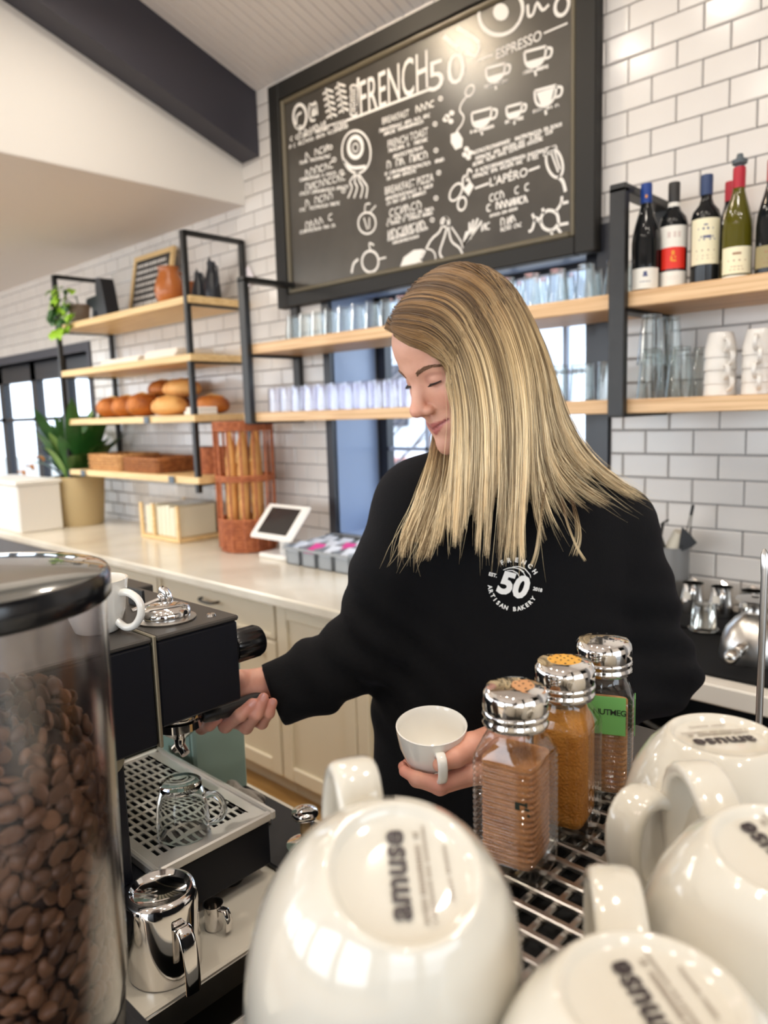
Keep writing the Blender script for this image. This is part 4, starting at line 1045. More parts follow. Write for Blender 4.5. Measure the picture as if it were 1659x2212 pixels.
card_w = pbr('card_white', srgb(214, 220, 232), .6); card_p = pbr('card_pink', srgb(214, 70, 150), .5)
rg = random.Random(2)
for k in range(12):
    x = -2.555 + (k % 4) * .105; yy = 2.10 + (k // 4) * .085
    pk = k in (1, 6, 7)
    RR = np.array([[1, 0, 0], [0, math.cos(.35), -math.sin(.35)], [0, math.sin(.35), math.cos(.35)]])
    tag(obj('card', MB().box((0, 0, 0), (.066, .085, .004), .001, RR, (x, yy - .03, CZ + .062)), card_p if pk else card_w), ('pink' if pk else 'pale') + ' card lying in the grey organiser, row %d from the front, bin %d' % (k // 4 + 1, k % 4 + 1), 'card', 'cards in the grey organiser')
# white papers tacked up by the shelf end
tag(obj('paper_note', MB().box((-.035, 0, -.045), (.035, .002, .045), 0, np.array([[.85, 0, -.5], [0, 1, 0], [.5, 0, .85]]), at_y(536, 598, 2.385)), pbr('note_white', srgb(240, 232, 236), .7)), 'small white note stuck on the tiles right of the bread shelves', 'note')

# right part of the counter: mat, pitchers, utensils
rubber = pbr('rubber_mat', srgb(15, 15, 16), .75, spec=.2, bump=(300, .2))
tag(obj('counter_mat', MB().box((-1.1, 1.79, CZ + .0005), (.5, 2.37, CZ + .008), .002), rubber), 'black rubber mat on the white counter at the right', 'mat')
obj_mat2 = tag(obj('counter_mat', MB().box((-1.05, 2.12, CZ + .0085), (.45, 2.36, CZ + .016), .003), rubber), 'thinner black mat lying on the back half of the larger mat', 'mat')
def pitcher_parts(t, o, R, h_, mt, hang, loc=False):
    pr = [(0, .002), (R * .96, 0), (R, .004), (R * .99, h_ * .45), (R * .86, h_ * .80), (R * .88, h_), (R * .86, h_), (R * .83, h_ * .8), (R * .95, h_ * .4), (R * .93, .006), (0, .006)]
    obj('pitcher_body', MB().lathe(pr, 28, o), mt, t, 50)
    c, s = math.cos(hang), math.sin(hang)
    q = lambda r, z: (o[0] + r * c, o[1] + r * s, o[2] + z)
    obj('handle', MB().tube([q(R * .9, h_ * .9), q(R * 1.35, h_ * .93), q(R * 1.6, h_ * .80), q(R * 1.55, h_ * .40), q(R * 1.25, h_ * .22), q(R * .98, h_ * .2)], .004, 8, flat=((-s, c, 0), .007, .0022)), mt, t, 60)
    sp = MB(); c2, s2 = math.cos(hang + PI), math.sin(hang + PI); n2 = (-s2, c2)
    q2 = lambda r, z, w_: (o[0] + r * c2 + n2[0] * w_, o[1] + r * s2 + n2[1] * w_, o[2] + z)
    sp.add([q2(R * .8, h_ * .99, R * .45), q2(R * .8, h_ * .99, -R * .45), q2(R * 1.22, h_ * 1.08, 0), q2(R * .86, h_ * .72, 0)], [(0, 3, 2), (1, 2, 3)])
    obj('spout', sp, mt, t)
for k, x in enumerate((-.935, -.848, -.762, -.676, -.590, -.50)):
    t = thing('milk_pitcher', ['steel milk pitcher partly behind the black sleeve, first of the row', 'steel milk pitcher left of the clear plastic cup, second of the row', 'steel milk pitcher behind the clear plastic cup, third of the row', 'steel milk pitcher behind the flared steel collar, fourth of the row', 'steel milk pitcher right behind the steel dome, fifth of the row', 'steel milk pitcher last of the row, at the right edge of the photo'][k], 'pitcher', (x, 2.28, CZ + .016), 'milk pitchers on the back counter')
    pitcher_parts(t, (x, 2.28, CZ + .0165), .036, .092, chrome, -1.2)
    obj('paper_sticker', MB().box((x - .012, 2.236, CZ + .065), (x + .010, 2.2375, CZ + .088)), lab_white, t)
uh = thing('utensil_holder', 'grey metal cylinder holding black kitchen tools beside the sleeve', 'holder', (-.925, 2.33, CZ + .016))
obj('cylinder', MB().lathe([(0, 0), (.042, 0), (.042, .19), (.039, .19), (.039, .01), (0, .01)], 24, (-.925, 2.33, CZ + .0165)), pbr('holder_grey', srgb(128, 128, 128), .4), uh, 50)
bkpl = pbr('black_plastic', srgb(24, 24, 26), .4)
t = thing('spatula', 'black hook shaped spatula leaning out of the utensil holder to the left', 'kitchen tool', (-.94, 2.32, CZ + .05)); obj('blade', MB().tube([(-.945, 2.31, 1.04), (-.962, 2.30, 1.10), (-.955, 2.30, 1.145), (-.94, 2.30, 1.155)], .006, 8, flat=((0, 1, 0), .011, .003)), bkpl, t, 60); obj('handle', MB().tube([(-.93, 2.33, CZ + .03), (-.945, 2.31, 1.05)], .005, 8), bkpl, t)
t = thing('spatula', 'broad black spatula with pointed tip leaning out of the utensil holder to the right', 'kitchen tool', (-.91, 2.32, CZ + .05)); obj('blade', MB().prism([(-.905, 1.055), (-.865, 1.075), (-.848, 1.09), (-.87, 1.115), (-.895, 1.135), (-.90, 1.10)], -2.306, -2.300, R=np.array([[1, 0, 0], [0, 0, -1], [0, 1, 0]])), bkpl, t); obj('handle', MB().tube([(-.92, 2.33, CZ + .03), (-.895, 2.303, 1.08)], .005, 8), bkpl, t)
t = thing('tongs', 'thin wire tongs standing up out of the utensil holder', 'kitchen tool', (-.9, 2.32, CZ + .05)); obj('wire_arm', MB().tube([(-.925, 2.34, CZ + .03), (-.893, 2.32, 1.10), (-.868, 2.31, 1.20)], .0022, 6), dull_steel, t); obj('wire_arm', MB().tube([(-.915, 2.34, CZ + .03), (-.880, 2.32, 1.10), (-.866, 2.31, 1.20)], .0022, 6), dull_steel, t); obj('black_tip', MB().tube([(-.872, 2.312, 1.175), (-.866, 2.31, 1.207)], .005, 8), bkpl, t)
t = thing('paper_cup', 'upturned off white paper cup on top of the tools in the holder', 'cup', (-.935, 2.33, 1.066))
obj('cup_wall', MB().lathe([(.033, 0), (.026, .062), (.0, .062), (0, .060), (.024, .06), (.031, 0)], 20, (-.928, 2.335, 1.055), R=np.array([[.94, 0, .34], [0, 1, 0], [-.34, 0, .94]])), pbr('cup_card', srgb(206, 200, 184), .6), t, 50)
glass_cup = pbr('cup_clear', (.95, .97, .95, 1), .03); glass_cup.node_tree.nodes['Principled BSDF'].inputs['Transmission Weight'].default_value = 1.0
t = thing('plastic_cup', 'small clear plastic cup upside down on the black mat', 'cup', (-.757, 2.15, CZ + .0085))
obj('cup_wall', MB().lathe([(.041, 0), (.042, .003), (.036, .006), (.030, .070), (.028, .075), (0, .075), (0, .073), (.027, .073), (.0285, .069), (.0345, .005), (.040, .001), (.041, 0)], 26, (-.757, 2.12, CZ + .0165)), glass_cup, t, 50)
t = thing('steel_dome', 'shiny steel dome with a flared collar and knobbed handle on the black mat', 'strainer', (-.575, 1.97, CZ + .0085))
DO = (-.575, 1.965, CZ + .0085)
obj('dome', MB().lathe([(.078, 0), (.080, .012), (.077, .045), (.066, .078), (.048, .102), (.030, .116), (.022, .120), (.020, .112), (.044, .098), (.074, .045), (.076, 0)], 32, DO), brushed, t, 60)
obj('collar', MB().lathe([(.022, .119), (.017, .130), (.020, .145), (.046, .152), (.046, .157), (.014, .160), (.010, .16)], 28, DO), brushed, t, 60)
hd = np.array([-.10, -1, -.16]); hd /= np.linalg.norm(hd); h0 = np.array(DO) + np.array([.0, -.068, .052])
obj('handle', MB().tube([h0, h0 + hd * .02, h0 + hd * .022, h0 + hd * .045, h0 + hd * .047, h0 + hd * .058, h0 + hd * .085, h0 + hd * .094], [.010, .010, .014, .013, .010, .016, .017, .008], 14), brushed, t, 60)
# ================================================================== front counter with the espresso machine
FZ = 0.90
fc = thing('front_counter', 'marble counter top under the espresso machine, ending beside the steel pitchers', 'counter', (-2.5, .2, FZ - .038))
obj('counter_slab', MB().box((-5.0, -.25, FZ - .038), (-.676, .70, FZ), .003), marble, fc)
obj('edge_trim', MB().box((-.676, -.25, FZ - .036), (-.672, .70, FZ - .003), .001), dull_steel, fc)
t = thing('dark_cabinet', 'dark cabinet under the marble counter of the espresso machine', 'cabinet', (-2.5, .2, 0))
obj('carcass', MB().box((-5.0, -.2, 0), (-.72, .64, FZ - .039)), dark_void, t)
obj('side_panel', MB().box((-.719, -.2, .02), (-.714, .64, FZ - .045)), black_steel, t)

body_black = pbr('body_black', srgb(14, 16, 24), .45, spec=.28, bump=(900, .06))
black_top_lit = pbr('black_top_lit', srgb(58, 54, 50), .42, bump=(900, .06))  # same satin black as the body, bright reflections on top put into the colour
seam_metal = pbr('seam_metal', srgb(150, 142, 122), .35, .6)
em = thing('espresso_machine', 'black espresso machine with a chrome drip tray, worked by the woman', 'espresso machine', (-.9, .3, FZ))
EX0, EX1 = -1.05, -.759
for x in (-.80, -1.01):
    for y in (.14, .52): obj('foot', MB().lathe([(0, 0), (.018, 0), (.016, .02), (0, .02)], 16, (x, y, FZ + .0005)), bkpl, em)
obj('base', MB().box((EX0, .09, FZ + .0205), (EX1, .562, .984), .003), body_black, em)
obj('column', MB().box((EX0 + .01, .10, .985), (EX1 - .012, .372, 1.142), .002), body_black, em)
obj('rear_housing', MB().box((EX0, .02, 1.143), (EX1, .4105, 1.2665), .003), body_black, em)
obj('housing_top', MB().box((EX0 - .001, .02, 1.267), (EX1 + .001, .4105, 1.2735), .002), black_top_lit, em)
obj('seam_strip', MB().box((EX0, .411, 1.14), (EX1 + .0015, .4155, 1.2745), .001), seam_metal, em)
obj('head', MB().box((EX0, .416, 1.162), (EX1, .529, 1.2665), .003), body_black, em)
obj('head_top', MB().box((EX0 - .001, .416, 1.267), (EX1 + .0012, .5305, 1.2735), .002), black_top_lit, em)
obj('badge', MB().prism([(.016 * math.cos(a), .016 * math.sin(a)) for a in np.linspace(PI, 2 * PI, 13)], 0, .002, R=np.array([[0, 0, 1], [1, 0, 0], [0, 1, 0]]), o=(EX1 - .010, .355, 1.1415)), seam_metal, em)
tray_steel = pbr('tray_steel', (.88, .86, .82, 1), .36, .75)
tray = obj('drip_tray', MB().box((EX0 + .002, .392, .9845), (EX1 - .002, .560, .9875)), pbr('tray_dark', srgb(14, 14, 15), .5), em)
m = MB(); ty0, ty1, tx0, tx1 = .390, .570, EX0 - .004, EX1 + .004
for lo, hi in (((tx0, ty0, .9835), (tx1, ty0 + .008, .9965)), ((tx0, ty1 - .008, .9835), (tx1, ty1, .9965)), ((tx0, ty0 + .008, .9835), (tx0 + .008, ty1 - .008, .9965)), ((tx1 - .008, ty0 + .008, .9835), (tx1, ty1 - .008, .9965))): m.box(lo, hi, .002)
obj('tray_rim', m, tray_steel, tray)
m = MB()
for lo, hi in (((tx0 + .008, ty0 + .008, .990), (tx1 - .008, ty0 + .022, .9922)), ((tx0 + .008, ty1 - .028, .990), (tx1 - .008, ty1 - .008, .992)), ((tx1 - .032, ty0 + .022, .9902), (tx1 - .008, ty1 - .028, .9922))): m.box(lo, hi)
obj('tray_border', m, tray_steel, tray)
y = ty0 + .020
gx0, gx1, gy0, gy1 = tx0 + .008, tx1 - .030, ty0 + .019, ty1 - .026
for k in range(14): yy = gy0 + (gy1 - gy0) * k / 13; obj('tray_bar', MB().box((gx0, yy - .0021, .990), (gx1, yy + .0021, .992)), tray_steel, tray)
for k in range(13): xx = gx0 + (gx1 - gx0) * k / 12; obj('tray_bar', MB().box((xx - .0030, gy0, .9903), (xx + .0030, gy1, .9921)), tray_steel, tray)
# fittings on top of the machine
bc = (-.815, .462, 1.2738)
obj('boiler_flange', MB().lathe([(0, 0), (.036, 0), (.037, .002), (.030, .004), (0, .004)], 30, bc), brushed, em, 50)
obj('boiler_cap', MB().lathe([(.0, .004), (.030, .004), (.0305, .010), (.0285, .015), (.022, .0175), (.010, .0185), (0, .0185)], 30, bc), chrome, em, 60)
va = at(285, 1325, .93); vb = at(352, 1291, .955)
va[2] = max(va[2], 1.283)
obj('valve_stem', MB().tube([va, vb], [.0026, .0026], 10), chrome, em, 60)
vd = (vb - va) / np.linalg.norm(vb - va)
obj('valve_wheel', MB().tube([vb - vd * .006, vb - vd * .005, vb - vd * .001, vb, vb + vd * .002, vb + vd * .0022, vb + vd * .005, vb + vd * .0052, vb + vd * .008], [.004, .006, .007, .013, .0145, .012, .012, .0145, .012], 20), chrome, em, 50)
bk_ = at(300, 1290, .955); bk_[2] = 1.2738
obj('pipe_bracket', MB().box((-.925, .425, 1.2738), (-.885, .445, 1.292), .001), black_steel, em); obj('bracket_plate', MB().box((-.925, .47, 1.2738), (-.885, .474, 1.298), .001), black_steel, em)
for (x, y) in ((EX1 - .022, .505), (EX0 + .025, .505)): obj('screw', MB().lathe([(0, 0), (.006, 0), (.005, .003), (0, .0035)], 12, (x, y, 1.2737)), chrome, em, 50)
kc = np.array([-.785, .5305, 1.224]); kR = np.array([[1, 0, 0], [0, 0, 1], [0, -1, 0]])
kn = MB(); prof = [(.0205, .004), (.0215, .006), (.0215, .042), (.0195, .047), (0, .048)]
vs = []; sg = 48
for r, z in prof[:-1]:
    for i in range(sg):
        rr = r * (1 - (.06 if (i % 6) in (0, 1) and z < .045 else 0)); vs.append(kc + kR @ np.array([rr * math.cos(2 * PI * i / sg), rr * math.sin(2 * PI * i / sg), z]))
vs.append(kc + kR @ np.array([0, 0, .048])); n_ = len(prof) - 1
kn.add(vs, [(j * sg + i, j * sg + (i + 1) % sg, (j + 1) * sg + (i + 1) % sg, (j + 1) * sg + i) for j in range(n_ - 1) for i in range(sg)] + [((n_ - 1) * sg + i, (n_ - 1) * sg + (i + 1) % sg, n_ * sg) for i in range(sg)])
gloss_black = pbr('gloss_black', srgb(16, 16, 18), .18)
obj('steam_knob', kn, gloss_black, em, 40)
obj('knob_collar', MB().lathe([(.016, 0), (.018, .001), (.018, .006), (0, .006)], 24, kc - np.array([0, .001, 0]), R=kR), bkpl, em)
obj('group_head', MB().lathe([(0, 0), (.026, 0), (.030, .004), (.030, .022), (.027, .026), (0, .026)], 28, (-.83, .478, 1.136)), chrome, em, 50)
# portafilter held by the woman
pf = thing('portafilter', 'chrome portafilter with black handle gripped by the woman', 'portafilter', (-.83, .478, 1.11))
PF0, PF1 = np.array([-.812, .505, 1.133]), np.array([-.803, .628, 1.131])
obj('basket', MB().lathe([(.0, .0), (.012, .002), (.024, .012), (.030, .016), (.030, .026), (0, .026)], 28, (-.83, .478, 1.109)), chrome, pf, 50)
obj('spout', MB().tube([(-.83, .478, 1.112), (-.83, .478, 1.098), (-.818, .478, 1.090)], [.008, .007, .006], 12).tube([(-.83, .478, 1.100), (-.842, .478, 1.090)], .006, 12), chrome, pf, 60)
hdv = (PF1 - PF0)
obj('handle', MB().tube([PF0 + hdv * s for s in (-.02, 0, .1, .3, .6, .85, .97, 1.0)], [.006, .008, .0095, .0105, .0115, .012, .010, .004], 18), bkpl, pf, 60)

# glass mug on the drip tray
GO = np.array([-.808, .462, .9925])
gm = thing('glass_mug', 'small clear glass mug upside down on the chrome drip tray', 'mug', GO)
gl2 = pbr('glass_thick', (.97, .99, .98, 1), 0.0); gl2.node_tree.nodes['Principled BSDF'].inputs['Transmission Weight'].default_value = 1.0; gl2.node_tree.nodes['Principled BSDF'].inputs['IOR'].default_value = 1.46
obj('glass_body', MB().lathe([(.031, 0), (.033, .002), (.0335, .02), (.031, .045), (.027, .058), (.026, .068), (.023, .070), (0, .068), (0, .060), (.022, .060), (.0245, .054), (.029, .04), (.031, .02), (.031, 0)], 32, GO), gl2, gm, 50)
hx_ = np.array([.80, .60, 0]); hx_ /= np.linalg.norm(hx_)
obj('handle', MB().tube([GO + hx_ * r + np.array([0, 0, z]) for r, z in ((.030, .050), (.043, .054), (.053, .045), (.055, .032), (.048, .020), (.033, .014))], .0042, 10), gl2, gm, 60)

# steel pitchers standing upside down on the marble
def inverted_pitcher(o, R, h_, hang, label, group=None):
    t = thing('milk_pitcher', label, 'pitcher', o, group)
    pr = [(R * .96, 0), (R * 1.0, .003), (R * 1.0, h_ * .5), (R * 1.02, h_ - .014), (R * .99, h_ - .006), (R * .92, h_ - .001), (R * .82, h_), (R * .74, h_ - .004), (R * .70, h_ - .006), (0, h_ - .008)]
    obj('pitcher_body', MB().lathe(pr, 40, o), chrome, t, 60)
    c, s = math.cos(hang), math.sin(hang); q = lambda r, z: (o[0] + r * c, o[1] + r * s, o[2] + z)
    obj('handle', MB().tube([q(R * .99, h_ * .72), q(R * 1.25, h_ * .74), q(R * 1.48, h_ * .60), q(R * 1.58, h_ * .30), q(R * 1.56, h_ * .05)], .004, 10, flat=((-s, c, 0), .009, .0022)), chrome, t, 60)
inverted_pitcher((-.722, .378, FZ + .0005), .0405, .098, -.05, 'chrome milk pitcher upside down in front of the drip tray', 'pitchers upside down on the marble')
inverted_pitcher((-.745, .235, FZ + .0005), .040, .098, .25, 'chrome milk pitcher mostly hidden behind the bean hopper, only its handle showing', 'pitchers upside down on the marble')
t = thing('steel_jigger', 'small steel measuring cup behind the upturned pitcher', 'measuring cup', (-.735, .452, FZ))
obj('cup', MB().lathe([(0, .002), (.010, 0), (.011, .002), (.0125, .032), (.0112, .032), (.0100, .004), (0, .004)], 24, (-.735, .452, FZ + .0005)), chrome, t, 50)
obj('handle', MB().tube([(-.7225, .454, FZ + .030), (-.713, .456, FZ + .031), (-.709, .457, FZ + .020), (-.711, .457, FZ + .006)], .003, 8, flat=((-.2, .98, 0), .005, .0018)), chrome, t, 60)

# mat, tamper, cloth, mint grinder column, cream canister, dark box
def perforated():
    m = pbr('perforated_rubber', srgb(24, 24, 25), .55); n, l = m.node_tree.nodes, m.node_tree.links
    tc_ = n.new('ShaderNodeTexCoord'); v = n.new('ShaderNodeTexVoronoi'); v.inputs['Scale'].default_value = 170; v.inputs['Randomness'].default_value = 0.0
    r = n.new('ShaderNodeValToRGB'); r.color_ramp.elements[0].position = .18; r.color_ramp.elements[0].color = srgb(74, 74, 74); r.color_ramp.elements[1].position = .3; r.color_ramp.elements[1].color = srgb(20, 20, 21)
    l.new(tc_.outputs['Object'], v.inputs['Vector']); l.new(v.outputs['Distance'], r.inputs[0]); l.new(r.outputs[0], n['Principled BSDF'].inputs['Base Color']); return m
tag(obj('bar_mat', MB().box((-1.10, .572, FZ + .0005), (-.685, .684, FZ + .008), .002), perforated()), 'black dotted rubber bar mat on the marble in front of the espresso machine', 'mat')
TP = (-.762, .625, FZ + .0085)
tm = thing('tamper', 'coffee tamper with a chrome mushroom top standing on the dotted mat', 'tamper', TP)
obj('tamper_base', MB().lathe([(0, 0), (.027, 0), (.028, .002), (.028, .010), (.012, .016), (0, .017)], 26, TP), chrome, tm, 50)
obj('stem', MB().lathe([(.007, .015), (.0075, .034), (.007, .046), (0, .046)], 16, TP), pbr('stem_tan', srgb(206, 176, 130), .4), tm, 60)
obj('knob', MB().lathe([(0, .044), (.008, .045), (.017, .050), (.0195, .055), (.018, .060), (.010, .063), (0, .064)], 28, TP), chrome, tm, 60)
MZ = FZ + .0005
mint = pbr('mint_paint', srgb(168, 196, 184), .4); mint_d = pbr('mint_edge', srgb(146, 174, 162), .4)
mg = thing('mint_canister', 'mint green rectangular tin standing behind the chrome drip tray', 'tin', (-1.03, .635, MZ))
obj('tin_body', MB().box((-1.075, .585, MZ + .0078), (-.975, .682, 1.13), .004), mint, mg)
obj('side_panel', MB().box((-1.067, .5835, .93), (-.985, .5848, 1.12), .0005), mint_d, mg)
obj('tin_lid', MB().box((-1.078, .583, 1.1305), (-.972, .684, 1.14), .003), mint, mg)
cream_pl = pbr('cream_plastic', srgb(236, 226, 200), .5)
cn = thing('cup_sleeve_stack', 'stack of ribbed cream paper sleeves between the machine and the mint tin', 'stack', (-1.12, .63, MZ))
for k in range(5): obj('paper_sleeve', MB().box((-1.185 + k * .021, .59 + .004 * (k % 2), MZ + .0078), (-1.168 + k * .021, .67, 1.11), .004), cream_pl, cn)
t = thing('dark_box', 'flat topped black box farther along the counter behind the espresso machine', 'box', (-1.3, .55, MZ))
obj('box_body', MB().box((-1.46, .46, MZ), (-1.105, .605, 1.236), .003), pbr('olive_black', srgb(52, 54, 44), .4), t); obj('lid', MB().box((-1.462, .458, 1.2362), (-1.103, .607, 1.25), .002), black_top_lit, t)
for k in range(6): obj('side_slat', MB().box((-1.104, .475 + k * .02, 1.0), (-1.101, .487 + k * .02, 1.22), .001), cream_paint, t)
# grey cloth heap
m = MB(); n, k = 40, 14; vs = []
for j in range(k):
    for i in range(n):
        a = 2 * PI * i / n; th = PI / 2 * j / (k - 1); r = math.cos(th)
        f_ = 1 + .22 * math.sin(5 * a + 2 * th) * r + .13 * math.sin(9 * a + 4 * th + 1) * r
        vs.append((-.925 + .058 * r * f_ * math.cos(a), .628 + .032 * r * f_ * math.sin(a), FZ + .009 + .036 * math.sin(th) * (1 + .25 * math.sin(3 * a) * r)))
m.add(vs, [(j * n + i, j * n + (i + 1) % n, (j + 1) * n + (i + 1) % n, (j + 1) * n + i) for j in range(k - 1) for i in range(n)] + [tuple(range(n - 1, -1, -1))])
tag(obj('bar_cloth', m, pbr('cloth_grey', srgb(168, 160, 150), .9, bump=(220, .5)), None, 180), 'crumpled grey bar cloth lying beside the drip tray and the mint tin', 'cloth')
# white cup on top of the espresso machine
WC = np.array([-.836, .384, 1.2742])
cup_white = pbr('cup_white', srgb(236, 233, 226), .1, coat=.6)
wc = thing('white_cup', 'white cup on top of the espresso machine, its loop handle showing past the hopper', 'cup', WC)
obj('cup_body', MB().lathe([(.0, .003), (.024, .0), (.026, .002), (.034, .025), (.0385, .062), (.0365, .062), (.032, .026), (.022, .006), (0, .006)], 34, WC), cup_white, wc, 60)
hx_ = np.array([.90, .44, 0]); hx_ /= np.linalg.norm(hx_)
obj('handle', MB().tube([WC + hx_ * r + np.array([0, 0, z]) for r, z in ((.030, .046), (.046, .048), (.060, .039), (.062, .024), (.053, .010), (.040, .006), (.028, .013))], .0045, 10), cup_white, wc, 60)

# ================================================================== grinder hopper with beans, left foreground
t = thing('side_counter', 'second counter carrying the grinder, the cups and the shakers', 'counter', (.3, .2, FZ - .04))
obj('counter_slab', MB().box((-.60, -.3, FZ - .04), (1.3, .70, FZ), .003), marble, t)
obj('carcass', MB().box((-.56, -.26, 0), (1.26, .64, FZ - .041)), dark_void, t)
HO = np.array([-.4965, .141, 1.13])
gr = thing('coffee_grinder', 'coffee grinder with a big clear hopper, cut by the left edge of the photo', 'grinder', (HO[0], HO[1], FZ))
obj('grinder_body', MB().box((HO[0] - .085, HO[1] - .085, FZ + .001), (HO[0] + .085, HO[1] + .085, 1.10), .012), body_black, gr)
obj('hopper_collar', MB().lathe([(0, 1.10 - 1.13), (.076, 1.10 - 1.13), (.078, -.002), (0, -.002)], 40, HO), bkpl, gr, 50)
hopper_plastic = clear('hopper_plastic', (.93, .91, .91, 1), .16, gloss=3.0)
obj('hopper', MB().lathe([(.0775, 0), (.081, .02), (.0865, .278), (.0845, .278), (.079, .02), (.0755, .0)], 72, HO), hopper_plastic, gr, 60)
smoke = bpy.data.materials.new('smoked_lid'); smoke.use_nodes = True
pb = smoke.node_tree.nodes['Principled BSDF']; pb.inputs['Base Color'].default_value = srgb(92, 92, 88); pb.inputs['Roughness'].default_value = .12; pb.inputs['Coat Weight'].default_value = 1.0; pb.inputs['Coat Roughness'].default_value = .04
obj('lid', MB().lathe([(.0, .303), (.03, .3028), (.06, .3015), (.085, .298), (.0885, .2965)], 72, HO), smoke, gr, 60)
obj('lid_band', MB().lathe([(.0885, .2970), (.0900, .294), (.0900, .281), (.0885, .279), (.0868, .279), (.0868, .2965)], 72, HO, closed=True), gloss_black, gr, 40)
# beans: the shell against the clear wall and the heaped top
def bean_mesh():
    m = MB(); n, k = 8, 6; vs = []
    for j in range(1, k):
        th = PI * j / k
        for i in range(n):
            a = 2 * PI * i / n
            x = .0076 * math.cos(th); y_ = .0056 * math.sin(th) * math.cos(a); z = .0040 * math.sin(th) * math.sin(a)
            if z < -.0004: z = -.0004 - (.0007 if abs(y_) < .0015 else 0) * -1
            vs.append((x, y_, z))
    c = len(vs); vs += [(.0076, 0, 0), (-.0076, 0, 0)]
    fs = [(j * n + i, (j + 1) * n + i, (j + 1) * n + (i + 1) % n, j * n + (i + 1) % n) for j in range(k - 2) for i in range(n)]
    fs += [(c, i, (i + 1) % n) for i in range(n)] + [(c + 1, (k - 2) * n + (i + 1) % n, (k - 2) * n + i) for i in range(n)]
    m.add(vs, fs); me = bpy.data.meshes.new('coffee_bean'); me.from_pydata(m.v, [], m.f); me.update(); me.shade_smooth(); return me
def bean_mat():
    m = pbr('roasted_bean', srgb(104, 66, 40), .38); n, l = m.node_tree.nodes, m.node_tree.links
    g_ = n.new('ShaderNodeNewGeometry'); oi = n.new('ShaderNodeObjectInfo'); ad = n.new('ShaderNodeMath'); ad.operation = 'ADD'; fr_ = n.new('ShaderNodeMath'); fr_.operation = 'FRACT'
    l.new(g_.outputs['Random Per Island'], ad.inputs[0]); l.new(oi.outputs['Random'], ad.inputs[1]); l.new(ad.outputs[0], fr_.inputs[0])
    r = n.new('ShaderNodeValToRGB'); r.color_ramp.elements[0].color = srgb(88, 62, 46); r.color_ramp.elements[1].color = srgb(152, 112, 82)
    l.new(fr_.outputs[0], r.inputs[0]); l.new(r.outputs[0], n['Principled BSDF'].inputs['Base Color']); return m
roast = bean_mat(); bme = bean_mesh(); bme.materials.append(roast)
def rand_rot():
    q = RNG.normal(size=4); q /= np.linalg.norm(q); w, x, y_, z = q
    return np.array([[1 - 2 * (y_ * y_ + z * z), 2 * (x * y_ - z * w), 2 * (x * z + y_ * w)], [2 * (x * y_ + z * w), 1 - 2 * (x * x + z * z), 2 * (y_ * z - x * w)], [2 * (x * z - y_ * w), 2 * (y_ * z + x * w), 1 - 2 * (x * x + y_ * y_)]])
beans = []
def top_h(x, y_): return .205 + .030 * (-x * .6 - y_ * .6) / .08 + .012 * math.sin(60 * x) * math.cos(50 * y_)
tries = 0
cell = {}
while len(beans) < 2600 and tries < 60000:
    tries += 1
    z = RNG.uniform(.008, .24); a = RNG.uniform(0, 2 * PI); rw = .077 + (.0835 - .077) * z / .278 - .0076
    r = rw - abs(RNG.normal(0, .006)) if RNG.random() < .86 else rw * math.sqrt(RNG.random())
    x, y_ = r * math.cos(a), r * math.sin(a); th = top_h(x, y_)
    if z > th or (r < rw - .016 and z < th - .014): continue
    key = (int(x / .0085), int(y_ / .0085), int(z / .0085)); ok = True
    for dx in (-1, 0, 1):
        for dy in (-1, 0, 1):
            for dz in (-1, 0, 1):
                for q in cell.get((key[0] + dx, key[1] + dy, key[2] + dz), ()):
                    if (q[0] - x) ** 2 + (q[1] - y_) ** 2 + (q[2] - z) ** 2 < .0082 ** 2: ok = False
    if not ok: continue
    cell.setdefault(key, []).append((x, y_, z)); beans.append((x, y_, z, a))
toward = -HO[:2] / np.linalg.norm(HO[:2])
beans.sort(key=lambda b: -(b[0] * toward[0] + b[1] * toward[1]) - (.3 if (b[0] ** 2 + b[1] ** 2) > .066 ** 2 else 0))
bv = np.empty(len(bme.vertices) * 3); bme.vertices.foreach_get('co', bv); bv = bv.reshape(-1, 3); bf = [tuple(p.vertices) for p in bme.polygons]
mb = MB()
for i, (x, y_, z, a) in enumerate(beans):
    R = rand_rot()
    if RNG.random() < .75:   # most lie flat against the wall
        nrm = np.array([math.cos(a), math.sin(a), 0]); u = np.array([-math.sin(a), math.cos(a), 0]); w = np.array([0, 0, 1.0]); tt = RNG.uniform(0, 2 * PI); sg_ = 1 if RNG.random() < .6 else -1
        R = np.array([u * math.cos(tt) + w * math.sin(tt), (w * math.cos(tt) - u * math.sin(tt)) * sg_, nrm * sg_]).T
    if i < 300:
        o = bpy.data.objects.new('coffee_bean', bme); COL.objects.link(o); M4 = Matrix([list(map(float, R[k])) + [float(HO[k] + (x, y_, z)[k])] for k in range(3)] + [[0, 0, 0, 1]]); o.matrix_world = M4
        tag(o, 'roasted brown coffee bean against the clear wall of the hopper', 'coffee bean', 'coffee beans in the hopper')
    else: mb.add((bv @ R.T) + HO + np.array([x, y_, z]), bf)
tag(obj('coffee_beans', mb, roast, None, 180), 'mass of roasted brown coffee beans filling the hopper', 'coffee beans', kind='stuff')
tag(obj('bean_core', MB().lathe([(0, .004), (.064, .004), (.068, .17), (.05, .185), (0, .19)], 30, HO), pbr('bean_dark', srgb(52, 33, 22), .7), None, 60), 'dark inner heap of coffee beans deep in the hopper', 'coffee beans', kind='stuff')

